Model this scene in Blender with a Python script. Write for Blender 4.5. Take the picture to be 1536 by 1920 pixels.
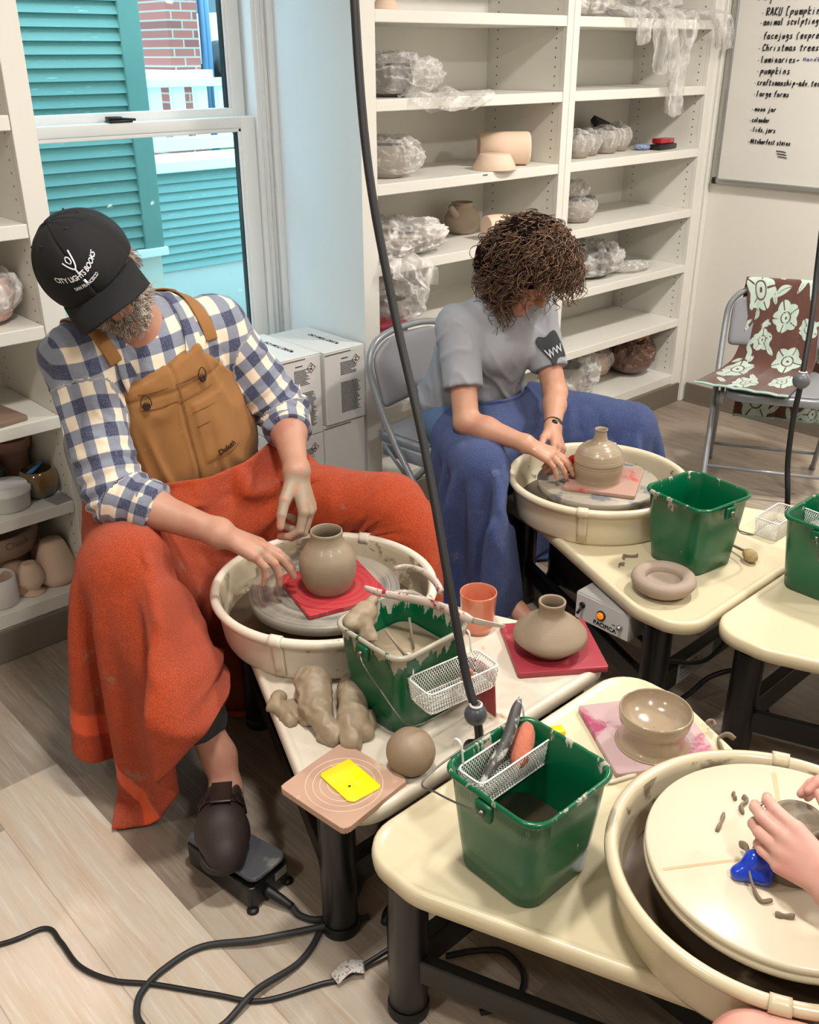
import bpy, bmesh, math, random
import numpy as np
from mathutils import Vector, Matrix
R = math.radians
for o in list(bpy.data.objects): bpy.data.objects.remove(o)
SC = bpy.context.scene
COL = SC.collection
random.seed(7); RNG = np.random.RandomState(7)

# ------------------------------------------------------------------ camera, light, exposure
cam_d = bpy.data.cameras.new('camera'); cam = bpy.data.objects.new('camera', cam_d); COL.objects.link(cam)
PIT, ROL, YAW, FPX = .4443382, -.00364629, .74471524, 1806.7
_F = Vector((math.sin(YAW)*math.cos(PIT), math.cos(YAW)*math.cos(PIT), -math.sin(PIT)))
_r = Vector((math.cos(YAW), -math.sin(YAW), 0)); _u = _r.cross(_F)
_R = _r*math.cos(ROL)+_u*math.sin(ROL); _U = -_r*math.sin(ROL)+_u*math.cos(ROL)
cam.matrix_world = Matrix(((_R.x, _U.x, -_F.x, 0), (_R.y, _U.y, -_F.y, 0), (_R.z, _U.z, -_F.z, 1.6), (0, 0, 0, 1)))
cam_d.sensor_fit = 'HORIZONTAL'; cam_d.sensor_width = 36; cam_d.lens = 36*FPX/1536
cam_d.clip_start = .05; cam_d.clip_end = 200
SC.camera = cam
SC.view_settings.view_transform = 'Standard'; SC.view_settings.look = 'None'
SC.view_settings.gamma = 1; SC.view_settings.use_curve_mapping = False
SC.view_settings.exposure = .47

W = bpy.data.worlds.new('world'); SC.world = W; W.use_nodes = True
nt = W.node_tree; nt.nodes.clear()
bg = nt.nodes.new('ShaderNodeBackground'); wo = nt.nodes.new('ShaderNodeOutputWorld')
bg.inputs[0].default_value = (.54, .78, 1.0, 1); bg.inputs[1].default_value = 4.4
nt.links.new(bg.outputs[0], wo.inputs[0])

def lamp(name, kind, loc, energy, col, size=None, rot=(0, 0, 0), sizey=None):
    d = bpy.data.lights.new(name, kind); o = bpy.data.objects.new(name, d); COL.objects.link(o)
    d.energy = energy; d.color = col; o.location = loc; o.rotation_euler = rot
    if kind == 'AREA':
        d.shape = 'RECTANGLE' if sizey else 'DISK'; d.size = size
        if sizey: d.size_y = sizey
    return o
WARM = (1.0, .955, .90)
for i, (x, y, e) in enumerate(((.95, 1.05, 25), (3.15, 1.05, 38), (.6, -.6, 21), (2.9, -.6, 26), (-.9, .9, 12))):
    lamp('ceiling_lamp', 'AREA', (x, y, 2.62), e, WARM, .24)
sun = lamp('sun', 'SUN', (3, 6, 6), 1.3, (1, .95, .85), rot=(R(52), 0, R(-60)))
sun.data.angle = R(2)
pl = lamp('window_daylight_portal', 'AREA', (1.6, 3.06, 1.45), 1, (1, 1, 1), .96, (R(-90), 0, 0), 1.7)
pl.data.cycles.is_portal = True

# ------------------------------------------------------------------ materials
def lin(c):
    return tuple((v/255/12.92 if v <= 10 else ((v/255+.055)/1.055)**2.4) for v in c)
class NT:
    def __init__(s, name):
        s.m = bpy.data.materials.new(name); s.m.use_nodes = True; s.t = s.m.node_tree; s.t.nodes.clear()
        s.out = s.n('ShaderNodeOutputMaterial')
    def n(s, ty, **kw):
        x = s.t.nodes.new(ty)
        for k, v in kw.items(): setattr(x, k, v)
        return x
    def l(s, a, b): s.t.links.new(a, b)
    def setin(s, sock, v):
        if hasattr(v, 'is_linked') or isinstance(v, bpy.types.NodeSocket): s.l(v, sock)
        else: sock.default_value = v
    def math(s, op, a, b=None, c=None):
        x = s.n('ShaderNodeMath', operation=op)
        s.setin(x.inputs[0], a)
        if b is not None: s.setin(x.inputs[1], b)
        if c is not None: s.setin(x.inputs[2], c)
        return x.outputs[0]
    def mix(s, f, a, b):
        x = s.n('ShaderNodeMix', data_type='RGBA'); s.setin(x.inputs[0], f)
        s.setin(x.inputs[6], a if not isinstance(a, tuple) else (*a[:3], 1)); s.setin(x.inputs[7], b if not isinstance(b, tuple) else (*b[:3], 1))
        return x.outputs[2]
    def noise(s, scale, detail=3, vec=None, rough=.55, dist=0, stretch=None):
        x = s.n('ShaderNodeTexNoise'); x.inputs['Scale'].default_value = scale; x.inputs['Detail'].default_value = detail
        x.inputs['Roughness'].default_value = rough; x.inputs['Distortion'].default_value = dist
        v = vec if vec is not None else s.co()
        if stretch:
            mp = s.n('ShaderNodeMapping'); mp.inputs['Scale'].default_value = stretch; s.l(v, mp.inputs[0]); v = mp.outputs[0]
        s.l(v, x.inputs['Vector']); return x.outputs[0]
    def co(s):
        if not hasattr(s, '_co'): s._co = s.n('ShaderNodeTexCoord').outputs['Object']
        return s._co
    def ramp(s, f, lo, hi):
        x = s.n('ShaderNodeMapRange', interpolation_type='SMOOTHSTEP'); s.setin(x.inputs[0], f); x.inputs[1].default_value = lo; x.inputs[2].default_value = hi
        return x.outputs[0]
    def attr(s, name, out='Fac'):
        x = s.n('ShaderNodeAttribute', attribute_name=name); return x.outputs[out]
    def bsdf(s, col, rough=.5, metal=0, bump=None, spec=.5, sheen=0, trans=0, coat=0, sss=0, emis=None, alpha=None, ior=None):
        b = s.n('ShaderNodeBsdfPrincipled')
        s.setin(b.inputs['Base Color'], col if not isinstance(col, tuple) else (*col[:3], 1))
        s.setin(b.inputs['Roughness'], rough); b.inputs['Metallic'].default_value = metal
        b.inputs['Specular IOR Level'].default_value = spec
        if sheen: b.inputs['Sheen Weight'].default_value = sheen; b.inputs['Sheen Roughness'].default_value = .5
        if trans: b.inputs['Transmission Weight'].default_value = trans
        if coat: b.inputs['Coat Weight'].default_value = coat; b.inputs['Coat Roughness'].default_value = .12
        if sss: b.inputs['Subsurface Weight'].default_value = sss; b.inputs['Subsurface Radius'].default_value = (.012, .005, .003); b.inputs['Subsurface Scale'].default_value = 1
        if emis: b.inputs['Emission Color'].default_value = (*emis[0], 1); b.inputs['Emission Strength'].default_value = emis[1]
        if alpha is not None: s.setin(b.inputs['Alpha'], alpha)
        if ior: b.inputs['IOR'].default_value = ior
        if bump:
            h, st, dist = bump
            bp = s.n('ShaderNodeBump'); bp.inputs['Strength'].default_value = st; bp.inputs['Distance'].default_value = dist
            s.l(h, bp.inputs['Height']); s.l(bp.outputs[0], b.inputs['Normal'])
        s.b = b; s.l(b.outputs[0], s.out.inputs[0]); return s
_MC = {}
def mat(name, rgb, rough=.5, var=.06, vs=9, spots=(), bump=None, **kw):
    """plain surface with slight tone variation; spots = [(rgb, noise scale, lo, hi)]; bump = (scale, strength, dist)"""
    if name in _MC: return _MC[name]
    t = NT(name); c = lin(rgb)
    lo = tuple(v*(1-var) for v in c); hi = tuple(min(1, v*(1+var)) for v in c)
    col = t.mix(t.noise(vs, 4), lo, hi) if var else c
    for i, (rc_, sc, a, b) in enumerate(spots):
        col = t.mix(t.ramp(t.noise(sc, 5, dist=.3+i*.4, rough=.6), a, b), col, lin(rc_))
    bp = None
    if bump: bp = (t.noise(bump[0], 3), bump[1], bump[2])
    t.bsdf(col, rough, bump=bp, **kw); _MC[name] = t.m; return t.m

# ------------------------------------------------------------------ object helpers
def tag(o, label=None, cat=None, group=None, kind=None):
    if label: o['label'] = label
    if cat: o['category'] = cat
    if group: o['group'] = group
    if kind: o['kind'] = kind
    return o
def thing(name, label, cat, loc=(0, 0, 0), rz=0, group=None):
    o = bpy.data.objects.new(name, None); COL.objects.link(o); o.empty_display_size = .05
    o.location = loc; o.rotation_euler = (0, 0, rz); tag(o, label, cat, group)
    o['_m'] = [v for row in (Matrix.Translation(loc) @ Matrix.Rotation(rz, 4, 'Z')) for v in row]
    return o
def wm(o):
    m = o.get('_m')
    if m is None: return Matrix.Identity(4)
    m = list(m); return Matrix([m[0:4], m[4:8], m[8:12], m[12:16]])
def obj(name, geo, m, parent=None, smooth=True, world=False, attrs=None, loc=None, label=None):
    """geo=(verts, faces[, material indices]); world=True: verts given in world space"""
    v, f = geo[0], geo[1]
    v = np.asarray(v, float).reshape(-1, 3)
    if world and parent is not None:
        mi = np.array(wm(parent).inverted()); v = v @ mi[:3, :3].T + mi[:3, 3]
    me = bpy.data.meshes.new(name)
    if loc is not None: v = v - np.array(loc)
    if isinstance(f, np.ndarray):
        me.vertices.add(len(v)); me.vertices.foreach_set('co', v.ravel())
        n = f.shape[1]; me.loops.add(f.size); me.loops.foreach_set('vertex_index', f.astype(np.int32).ravel())
        me.polygons.add(len(f)); me.polygons.foreach_set('loop_start', np.arange(0, f.size, n, dtype=np.int32))
        me.update(calc_edges=True); me.validate()
    else:
        me.from_pydata(v.tolist(), [], [list(map(int, x)) for x in f])
    ms = m if isinstance(m, (list, tuple)) else [m]
    for x in ms: me.materials.append(x)
    if len(geo) > 2 and geo[2] is not None: me.polygons.foreach_set('material_index', list(geo[2]))
    me.polygons.foreach_set('use_smooth', [smooth]*len(me.polygons))
    if attrs:
        for k, a in attrs.items():
            a = np.asarray(a, float)
            if a.ndim == 1:
                at = me.attributes.new(k, 'FLOAT', 'POINT'); at.data.foreach_set('value', a)
            else:
                at = me.attributes.new(k, 'FLOAT_VECTOR', 'POINT'); at.data.foreach_set('vector', a.ravel())
    me.update()
    o = bpy.data.objects.new(name, me); COL.objects.link(o)
    if parent is not None:
        o.parent = parent
        if parent.get('_m') is not None and loc is None: o['_m'] = list(parent['_m'])
    if loc is not None: o.location = loc
    if label: o['label'] = label
    return o
def autosmooth(o, ang=35):
    o.data.polygons.foreach_set('use_smooth', [True]*len(o.data.polygons))
    me = o.data; bm = bmesh.new(); bm.from_mesh(me)
    for e in bm.edges:
        if len(e.link_faces) == 2 and e.calc_face_angle(0) > R(ang): e.smooth = False
    bm.to_mesh(me); bm.free(); return o
def join(*gs):
    V = []; F = []; n = 0; MI = []; has = any(len(g) > 2 for g in gs)
    for g in gs:
        v = np.asarray(g[0], float).reshape(-1, 3); V.append(v); F += [[int(i)+n for i in f] for f in g[1]]
        MI += list(g[2]) if len(g) > 2 and g[2] is not None else [0]*len(g[1])
        n += len(v)
    return (np.concatenate(V), F, MI) if has else (np.concatenate(V), F)
def xf(g, loc=(0, 0, 0), rot=(0, 0, 0), scale=(1, 1, 1)):
    from mathutils import Euler
    m = np.array(Euler(rot).to_matrix()); v = np.asarray(g[0], float)*np.array(scale)
    return (v @ m.T + np.array(loc), *g[1:])
def frame(g, o, x, y, z):
    v = np.asarray(g[0], float); return (np.array(o)+v[:, :1]*np.array(x)+v[:, 1:2]*np.array(y)+v[:, 2:3]*np.array(z), *g[1:])
def box(x0, x1, y0, y1, z0, z1, r=0, seg=2):
    if r <= 0:
        v = [(x, y, z) for z in (z0, z1) for x, y in ((x0, y0), (x1, y0), (x1, y1), (x0, y1))]
        return v, [(0, 3, 2, 1), (4, 5, 6, 7), (0, 1, 5, 4), (1, 2, 6, 5), (2, 3, 7, 6), (3, 0, 4, 7)]
    bm = bmesh.new(); bmesh.ops.create_cube(bm, size=1)
    for q in bm.verts: q.co = ((x0+x1)/2+q.co.x*(x1-x0), (y0+y1)/2+q.co.y*(y1-y0), (z0+z1)/2+q.co.z*(z1-z0))
    bmesh.ops.bevel(bm, geom=bm.edges[:], offset=min(r, (x1-x0)*.49, (y1-y0)*.49, (z1-z0)*.49), segments=seg, profile=.5, affect='EDGES')
    bm.verts.ensure_lookup_table(); g = ([tuple(q.co) for q in bm.verts], [[q.index for q in f.verts] for f in bm.faces]); bm.free(); return g
def spline(P, n):
    """catmull-rom through P, n samples"""
    P = np.asarray(P, float); m = len(P)
    t = np.linspace(0, m-1, n); i = np.clip(t.astype(int), 0, m-2); u = (t-i).reshape(-1, *([1]*(P.ndim-1)))
    g = lambda k: P[np.clip(k, 0, m-1)]
    a, b, c, d = g(i-1), g(i), g(i+1), g(i+2)
    a = np.where((i == 0).reshape(u.shape), 2*b-c, a); d = np.where((i == m-2).reshape(u.shape), 2*c-b, d)
    return .5*(2*b+(c-a)*u+(2*a-5*b+4*c-d)*u**2+(3*b-a-3*c+d)*u**3)
def sweep(P, prof, up=None, scale=None, cap=True, closed=False, normals=None):
    """sweep a closed 2-D profile (k,2) along P; normals optional per-point second axis"""
    P = np.asarray(P, float); n = len(P)
    T = np.roll(P, -1, 0)-np.roll(P, 1, 0)
    if not closed: T[0] = P[1]-P[0]; T[-1] = P[-1]-P[-2]
    T /= np.linalg.norm(T, axis=1)[:, None]+1e-12
    N = np.zeros_like(P)
    if normals is not None:
        N = np.asarray(normals, float)-T*np.sum(np.asarray(normals)*T, 1)[:, None]
        N /= np.linalg.norm(N, axis=1)[:, None]+1e-12
    else:
        a = np.array(up if up is not None else (0, 0, 1.)); 
        if abs(a @ T[0]) > .95: a = np.array((1., 0, 0))
        x = a-T[0]*(a @ T[0]); x /= np.linalg.norm(x); N[0] = x
        for i in range(1, n):
            x = N[i-1]-T[i]*(N[i-1] @ T[i]); N[i] = x/(np.linalg.norm(x)+1e-12)
    B = np.cross(T, N); prof = np.asarray(prof, float); k = len(prof)
    sc = np.ones(n) if scale is None else np.asarray(scale, float)
    V = P[:, None, :]+sc[:, None, None]*(prof[None, :, :1]*N[:, None, :]+prof[None, :, 1:]*B[:, None, :])
    F = []
    for i in range(n if closed else n-1):
        j = (i+1) % n
        for q in range(k): F.append((i*k+q, i*k+(q+1) % k, j*k+(q+1) % k, j*k+q))
    if cap and not closed: F.append(tuple(range(k))[::-1]); F.append(tuple((n-1)*k+q for q in range(k)))
    return V.reshape(-1, 3), F
def circ(r, n=10, ry=None):
    a = np.linspace(0, 2*math.pi, n, endpoint=False); return np.stack([r*np.cos(a), (ry or r)*np.sin(a)], 1)
def tube(P, r, n=10, sm=None, closed=False, up=None):
    P = np.asarray(P, float); r = np.asarray(r, float) if np.ndim(r) else None if False else r
    if sm:
        if np.ndim(r): r = spline(np.asarray(r, float)[:, None], sm)[:, 0]
        P = spline(P, sm)
    return sweep(P, circ(1, n), scale=(np.full(len(P), float(r)) if np.ndim(r) == 0 else r), closed=closed, up=up)
def lathe(prof, n=48, capb=True, capt=False, sm=None):
    """prof list of (r, z)"""
    p = np.asarray(prof, float)
    if sm: p = spline(p, sm)
    a = np.linspace(0, 2*math.pi, n, endpoint=False); k = len(p)
    V = np.stack([p[:, None, 0]*np.cos(a), p[:, None, 0]*np.sin(a), np.repeat(p[:, 1:2], n, 1)], 2).reshape(-1, 3)
    F = [(i*n+j, i*n+(j+1) % n, (i+1)*n+(j+1) % n, (i+1)*n+j) for i in range(k-1) for j in range(n)]
    if capb: F.append(tuple(range(n))[::-1])
    if capt: F.append(tuple((k-1)*n+j for j in range(n)))
    return V, F
def loft(outs, cap=(True, True)):
    """outs: list of closed loops (k,3)"""
    k = len(outs[0]); V = np.concatenate([np.asarray(o, float) for o in outs])
    F = [(i*k+j, i*k+(j+1) % k, (i+1)*k+(j+1) % k, (i+1)*k+j) for i in range(len(outs)-1) for j in range(k)]
    if cap[0]: F.append(tuple(range(k))[::-1])
    if cap[1]: F.append(tuple((len(outs)-1)*k+j for j in range(k)))
    return V, F
def rrect(hx, hy, r, n=6, bulge=0):
    p = []
    for cx, cy, a0 in ((hx-r, hy-r, 0), (-hx+r, hy-r, 90), (-hx+r, -hy+r, 180), (hx-r, -hy+r, 270)):
        for i in range(n+1):
            a = R(a0+90*i/n); p.append((cx+r*math.cos(a), cy+r*math.sin(a)))
    return np.array(p)
def inset(P, d):
    P = np.asarray(P, float); t = np.roll(P, -1, 0)-np.roll(P, 1, 0); t /= np.linalg.norm(t, axis=1)[:, None]+1e-9
    return P-d*np.stack([t[:, 1], -t[:, 0]], 1)
def slab(outline, z0, z1, r=.004, seg=3):
    """rounded-edge slab from a CCW outline"""
    L = []
    for i in range(seg+1):
        a = math.pi/2*i/seg; L.append((r*(1-math.sin(a)), z0+r*(1-math.cos(a))))
    for i in range(seg+1):
        a = math.pi/2*i/seg; L.append((r*(1-math.cos(a)), z1-r*(1-math.sin(a))))
    return loft([np.c_[inset(outline, d), np.full(len(outline), z)] for d, z in L])
def grid(P):
    """(m,n,3) array -> quads"""
    m, n = P.shape[:2]; i = np.arange(m-1)[:, None]*n+np.arange(n-1)[None]
    return P.reshape(-1, 3), np.stack([i, i+1, i+n+1, i+n], -1).reshape(-1, 4)
def mods(o, solid=None, sub=0, off=0):
    if solid:
        s = o.modifiers.new('thick', 'SOLIDIFY'); s.thickness = solid; s.offset = off
    if sub:
        s = o.modifiers.new('sub', 'SUBSURF'); s.levels = sub; s.render_levels = sub
    return o
def text_geo(s, size, extrude=.0003, shear=0, bold=0, align='LEFT', space=1):
    c = bpy.data.curves.new('t', 'FONT'); c.body = s; c.size = size; c.extrude = extrude; c.shear = shear; c.offset = bold
    c.align_x = align; c.space_character = space; c.resolution_u = 3
    o = bpy.data.objects.new('t', c); COL.objects.link(o); dg = bpy.context.evaluated_depsgraph_get(); dg.update()
    me = o.evaluated_get(dg).to_mesh(); v = np.array([tuple(q.co) for q in me.vertices]); f = [list(p.vertices) for p in me.polygons]
    o.evaluated_get(dg).to_mesh_clear(); bpy.data.objects.remove(o); bpy.data.curves.remove(c)
    return v, f
def dup(o, loc=None, rz=None, label=None, parent=None):
    c = o.copy(); COL.objects.link(c)
    if parent is not None: c.parent = parent
    if loc is not None: c.location = loc
    if rz is not None: c.rotation_euler = (0, 0, rz)
    if label: c['label'] = label
    for ch in list(o.children): dup(ch, parent=c)
    return c

# ------------------------------------------------------------------ numpy noise
_perm = np.random.RandomState(3).permutation(256)
_perm = np.concatenate([_perm, _perm, _perm])
_g = np.random.RandomState(4).normal(size=(256, 3)); _g /= np.linalg.norm(_g, axis=1)[:, None]
def pnoise(P):
    P = np.asarray(P, float); i = np.floor(P).astype(int); f = P-i; u = f*f*f*(f*(f*6-15)+10); i &= 255
    r = 0
    for dx in (0, 1):
        for dy in (0, 1):
            for dz in (0, 1):
                h = _perm[_perm[_perm[(i[:, 0]+dx) & 255]+((i[:, 1]+dy) & 255)]+((i[:, 2]+dz) & 255)]
                w = (u[:, 0] if dx else 1-u[:, 0])*(u[:, 1] if dy else 1-u[:, 1])*(u[:, 2] if dz else 1-u[:, 2])
                r = r+w*np.sum(_g[h]*(f-np.array((dx, dy, dz))), 1)
    return r
def fbm(P, s=1, o=3):
    P = np.asarray(P, float)*s; r = 0; a = 1
    for k in range(o): r = r+a*pnoise(P+k*17.3); P = P*2.03; a *= .5
    return r
def crease(P, sc=(9, 9, 5), seed=0, w=.09):
    """thin ridges, stretched along one axis, for folded cloth"""
    Q = np.asarray(P, float)*np.array(sc)+seed; Q = Q+.35*np.stack([pnoise(Q*.6+k*7) for k in range(3)], 1)
    n = pnoise(Q); m = np.clip(.5+1.6*pnoise(Q*.45+31), 0, 1); return np.exp(-(n/w)**2)*m
def vnormals(V, F):
    F = np.asarray(F); a, b, c = V[F[:, 0]], V[F[:, 1]], V[F[:, 2]]
    d = V[F[:, -1]]; n = np.cross(c-a, d-b) if F.shape[1] == 4 else np.cross(b-a, c-a)
    N = np.zeros_like(V)
    for k in range(F.shape[1]): np.add.at(N, F[:, k], n)
    return N/(np.linalg.norm(N, axis=1)[:, None]+1e-12)

# ------------------------------------------------------------------ signed distance modelling
def rc(a, b, ra, rb=None):
    a = np.array(a, float); b = np.array(b, float); rb = ra if rb is None else rb; ab = b-a; L = ab @ ab+1e-12
    def f(P):
        q = P-a; t = np.clip((q @ ab)/L, 0, 1); e = q-t[:, None]*ab
        return np.sqrt(np.einsum('ij,ij->i', e, e))-(ra+(rb-ra)*t)
    return f
def el(c, r, M=None):
    c = np.array(c, float); r = np.array(r, float)
    def f(P):
        q = P-c
        if M is not None: q = q @ M
        k0 = np.sqrt(np.sum((q/r)**2, 1)); k1 = np.sqrt(np.sum((q/r**2)**2, 1))+1e-9
        return k0*(k0-1)/k1
    return f
class SDF:
    def __init__(s): s.p = []
    def add(s, f, k=.01, op=1): s.p.append((f, k, op)); return s
    @staticmethod
    def comb(d, e, k, op):
        if op == 1:
            h = np.clip(.5+.5*(d-e)/k, 0, 1); return d*(1-h)+e*h-k*h*(1-h)
        if op == -1:
            e = -e; h = np.clip(.5-.5*(d-e)/k, 0, 1); return d*(1-h)+e*h+k*h*(1-h)
        h = np.clip(.5-.5*(d-e)/k, 0, 1); return d*(1-h)+e*h+k*h*(1-h)   # op 0: intersection
    def __call__(s, P):
        d = np.full(len(P), 9.)
        for f, k, op in s.p: d = s.comb(d, f(P), k, op)
        return d
    def blocks(s, cen, P, marg):
        """cen (nb,3); P (nb,m,3): culled evaluation"""
        nb, m = P.shape[:2]; D = np.full((nb, m), 9.); dc = s(cen)
        for f, k, op in s.p:
            e = f(cen); sel = np.where(e < (dc+2*marg+k if op == 1 else (marg+k-np.minimum(dc, 0)*0 if op == -1 else 99)))[0] if op != 0 else np.arange(nb)
            if len(sel) == 0: continue
            D[sel] = s.comb(D[sel], f(P[sel].reshape(-1, 3)).reshape(len(sel), m), k, op)
        return D
    def grad(s, P, e=.001):
        g = np.stack([s(P+d)-s(P-d) for d in np.eye(3)*e], 1); return g/(np.linalg.norm(g, axis=1)[:, None]+1e-9)
    def project(s, P, off=0, it=4):
        P = np.array(P, float)
        for _ in range(it):
            P -= (s(P)-off)[:, None]*s.grad(P)
        return P
def mesh_sdf(S, lo, hi, h, B=8):
    lo = np.array(lo, float); n = np.ceil((np.array(hi)-lo)/(h*B)).astype(int)
    g = np.stack(np.meshgrid(*[np.arange(k) for k in n], indexing='ij'), -1).reshape(-1, 3)
    cen = lo+(g+.5)*B*h; rad = B*h*.87
    d = np.concatenate([S(cen[i:i+200000]) for i in range(0, len(cen), 200000)])
    act = g[np.abs(d) < rad*1.35]
    o = np.stack(np.meshgrid(*[np.arange(B+1)]*3, indexing='ij'), -1).reshape(-1, 3)
    keys = []; verts = []; xs = []
    for c0 in range(0, len(act), 1500):
        a = act[c0:c0+1500]; P = lo+((a[:, None]*B)+o[None])*h
        D = S.blocks(lo+(a+.5)*B*h, P, rad).reshape(-1, B+1, B+1, B+1)
        cor = [D[:, x:B+x, y:B+y, z:B+z] for x in (0, 1) for y in (0, 1) for z in (0, 1)]
        neg = sum((c < 0).astype(int) for c in cor); m = (neg > 0) & (neg < 8)
        bi, ci, cj, ck = np.where(m)
        if not len(bi): continue
        idx = a[bi]*B+np.stack([ci, cj, ck], 1)
        val = np.stack([c[m] for c in cor], 1)
        acc = np.zeros((len(bi), 3)); cnt = np.zeros(len(bi))
        cs = np.array([(x, y, z) for x in (0, 1) for y in (0, 1) for z in (0, 1)], float)
        for p in range(8):
            for q in range(p+1, 8):
                if np.abs(cs[p]-cs[q]).sum() != 1: continue
                A, Bv = val[:, p], val[:, q]; w = (A < 0) != (Bv < 0); t = np.where(w, A/(A-Bv+1e-20), 0)
                acc += np.where(w[:, None], cs[p]+(cs[q]-cs[p])*t[:, None], 0); cnt += w
        verts.append(lo+(idx+acc/cnt[:, None])*h)
        keys.append(idx); xs.append(np.stack([val[:, 0] < 0, val[:, 4] < 0, val[:, 2] < 0, val[:, 1] < 0], 1))
    idx = np.concatenate(keys); V = np.concatenate(verts); X = np.concatenate(xs)
    N = (n*B+2).astype(np.int64); K = lambda i: (i[:, 0].astype(np.int64)*N[1]+i[:, 1])*N[2]+i[:, 2]
    key = K(idx); od = np.argsort(key); ks = key[od]; F = []
    for ax, (u, v) in enumerate(((1, 2), (2, 0), (0, 1))):
        e = X[:, 0] != X[:, 1+ax]; c = idx[e]; fl = X[e, 0]
        eu = np.eye(3, dtype=int)[u]; ev = np.eye(3, dtype=int)[v]; q = []; ok = np.ones(len(c), bool)
        for dd in (0*eu, -eu, -eu-ev, -ev):
            k = K(c+dd); p = np.searchsorted(ks, k); p = np.clip(p, 0, len(ks)-1); ok &= ks[p] == k; q.append(od[p])
        q = np.stack(q, 1)[ok]; fl = fl[ok]; q[~fl] = q[~fl][:, ::-1]; F.append(q)
    return V, np.concatenate(F)[:, ::-1].copy()

# ------------------------------------------------------------------ cloth (position based)
def cloth(X, steps=200, iters=8, col=None, pins=None, thick=.006, g=.0016, damp=.985, fric=.5, bend=.15, floor=.004, seed=0):
    X = X.copy(); Vv = np.zeros_like(X); m, n = X.shape[:2]
    rest = {}
    def pairs(di, dj):
        out = []
        A = [(slice(0, m-di), slice(0, n-dj) if dj >= 0 else slice(-dj, n)), (slice(di, m), slice(dj, n) if dj >= 0 else slice(0, n+dj))]
        return A
    C = []
    for di, dj, st in ((0, 1, 1), (1, 0, 1), (1, 1, .4), (1, -1, .4), (0, 2, bend), (2, 0, bend)):
        a, b = pairs(di, abs(dj) if dj >= 0 else dj)
        L = np.linalg.norm(X[b]-X[a], axis=2)
        I = np.arange(L.shape[0])[:, None]; J = np.arange(L.shape[1])[None]
        per = 2*max(di, abs(dj)); q = max(di, abs(dj))
        for c in (0, 1):
            msk = (((I//q) % 2 == c) if di >= abs(dj) and di > 0 else ((J//q) % 2 == c)) & np.ones_like(L, bool)
            if di and dj:
                for c2 in (0, 1): C.append((a, b, L, (((I % 2) == c) & ((J % 2) == c2)), st))
            else: C.append((a, b, L, msk, st))
    C = [c for c in C]
    rng = np.random.RandomState(seed); pin = None if pins is None else (pins, X[pins].copy())
    for s in range(steps):
        P0 = X.copy(); X = X+Vv*damp; X[..., 2] -= g
        for it in range(iters):
            for a, b, L, msk, st in C:
                d = X[b]-X[a]; l = np.linalg.norm(d, axis=2)+1e-9
                w = np.where(msk, st*.5*(l-L)/l, 0)[..., None]*d
                if L is not None and st == bend: w = np.where((l < L)[..., None], w, w*.2)
                X[a] += w; X[b] -= w
            if pin: X[pin[0]] = pin[1]
        if col is not None:
            Q = X.reshape(-1, 3); d = col(Q)-thick; h = np.where(d < 0)[0]
            if len(h):
                q = Q[h]; gr = np.stack([col(q+e)-col(q-e) for e in np.eye(3)*.002], 1); gr /= np.linalg.norm(gr, axis=1)[:, None]+1e-9
                q2 = q-d[h][:, None]*gr; Q[h] = q2; p0 = P0.reshape(-1, 3)
                p0[h] += fric*((q2-p0[h])-np.sum((q2-p0[h])*gr, 1)[:, None]*gr)
        X[..., 2] = np.maximum(X[..., 2], floor)
        Vv = X-P0; sp = np.linalg.norm(Vv, axis=2, keepdims=True); Vv *= np.minimum(1, .02/(sp+1e-9))
    return X
# ================================================================== SETTING
YB = 2.515; XR = 4.2; YW = 2.975; YBK = 2.91
wall_m = mat('warm_white_wall', (228, 224, 214), .6, .02, 3, bump=(220, .08, .001))
jamb_m = mat('white_jamb_paint', (226, 227, 226), .6, .0, 5)
shelf_m = mat('white_shelf_paint', (228, 225, 216), .42, .03, 6, bump=(60, .06, .001))
base_m = mat('taupe_vinyl_base', (118, 108, 96), .5, .06, 5)
# floor of planks: one mesh, tone per plank
PW = .187; fl = []; ff = []; tone = []; rnd = random.Random(11)
seams = {2: (2.009-1.2*3, 'x')}
x = .64-PW*17; ci = 0
over = [((.45, 1.38, .64, 2.01), .93), ((.26, .2, .45, 1.864), .97), ((.45, -.3, .64, 1.379), .93), ((.64, .2, .83, 1.375), .62), ((.07, .9, .26, 2.4), .9), ((.64, 1.375, .83, 2.6), .16), ((.45, 2.01, .64, 2.6), .42), ((.26, 1.864, .45, 2.6), .45)]
while x < XR+.2:
    k = round((x-.64)/PW); y = -2.6-rnd.random()*1.2
    while y < 2.62:
        L = 1.22
        if k == -1: bounds = [2.009-1.22*j for j in range(5)][::-1]+[3.2]
        y1 = y+L; t = rnd.choice([.12, .2, .28, .36, .42, .25])
        fl.append((x, y, x+PW, y1, t)); y = y1
    x += PW; ci += 1
V = []; F = []; T = []; GX = []
cells = []
xs = sorted({round(c[0], 5) for c in fl})
def add_plank(x0, y0, x1, y1, t):
    n = len(V); V.extend([(x0, y0, 0), (x1, y0, 0), (x1, y1, 0), (x0, y1, 0)]); F.append((n, n+1, n+2, n+3)); T.extend([t]*4)
    s = rnd.random()*50; GX.extend([(x0+s, y0+s*3, x0), (x1+s, y0+s*3, x1), (x1+s, y1+s*3, x1), (x0+s, y1+s*3, x0)])
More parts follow.
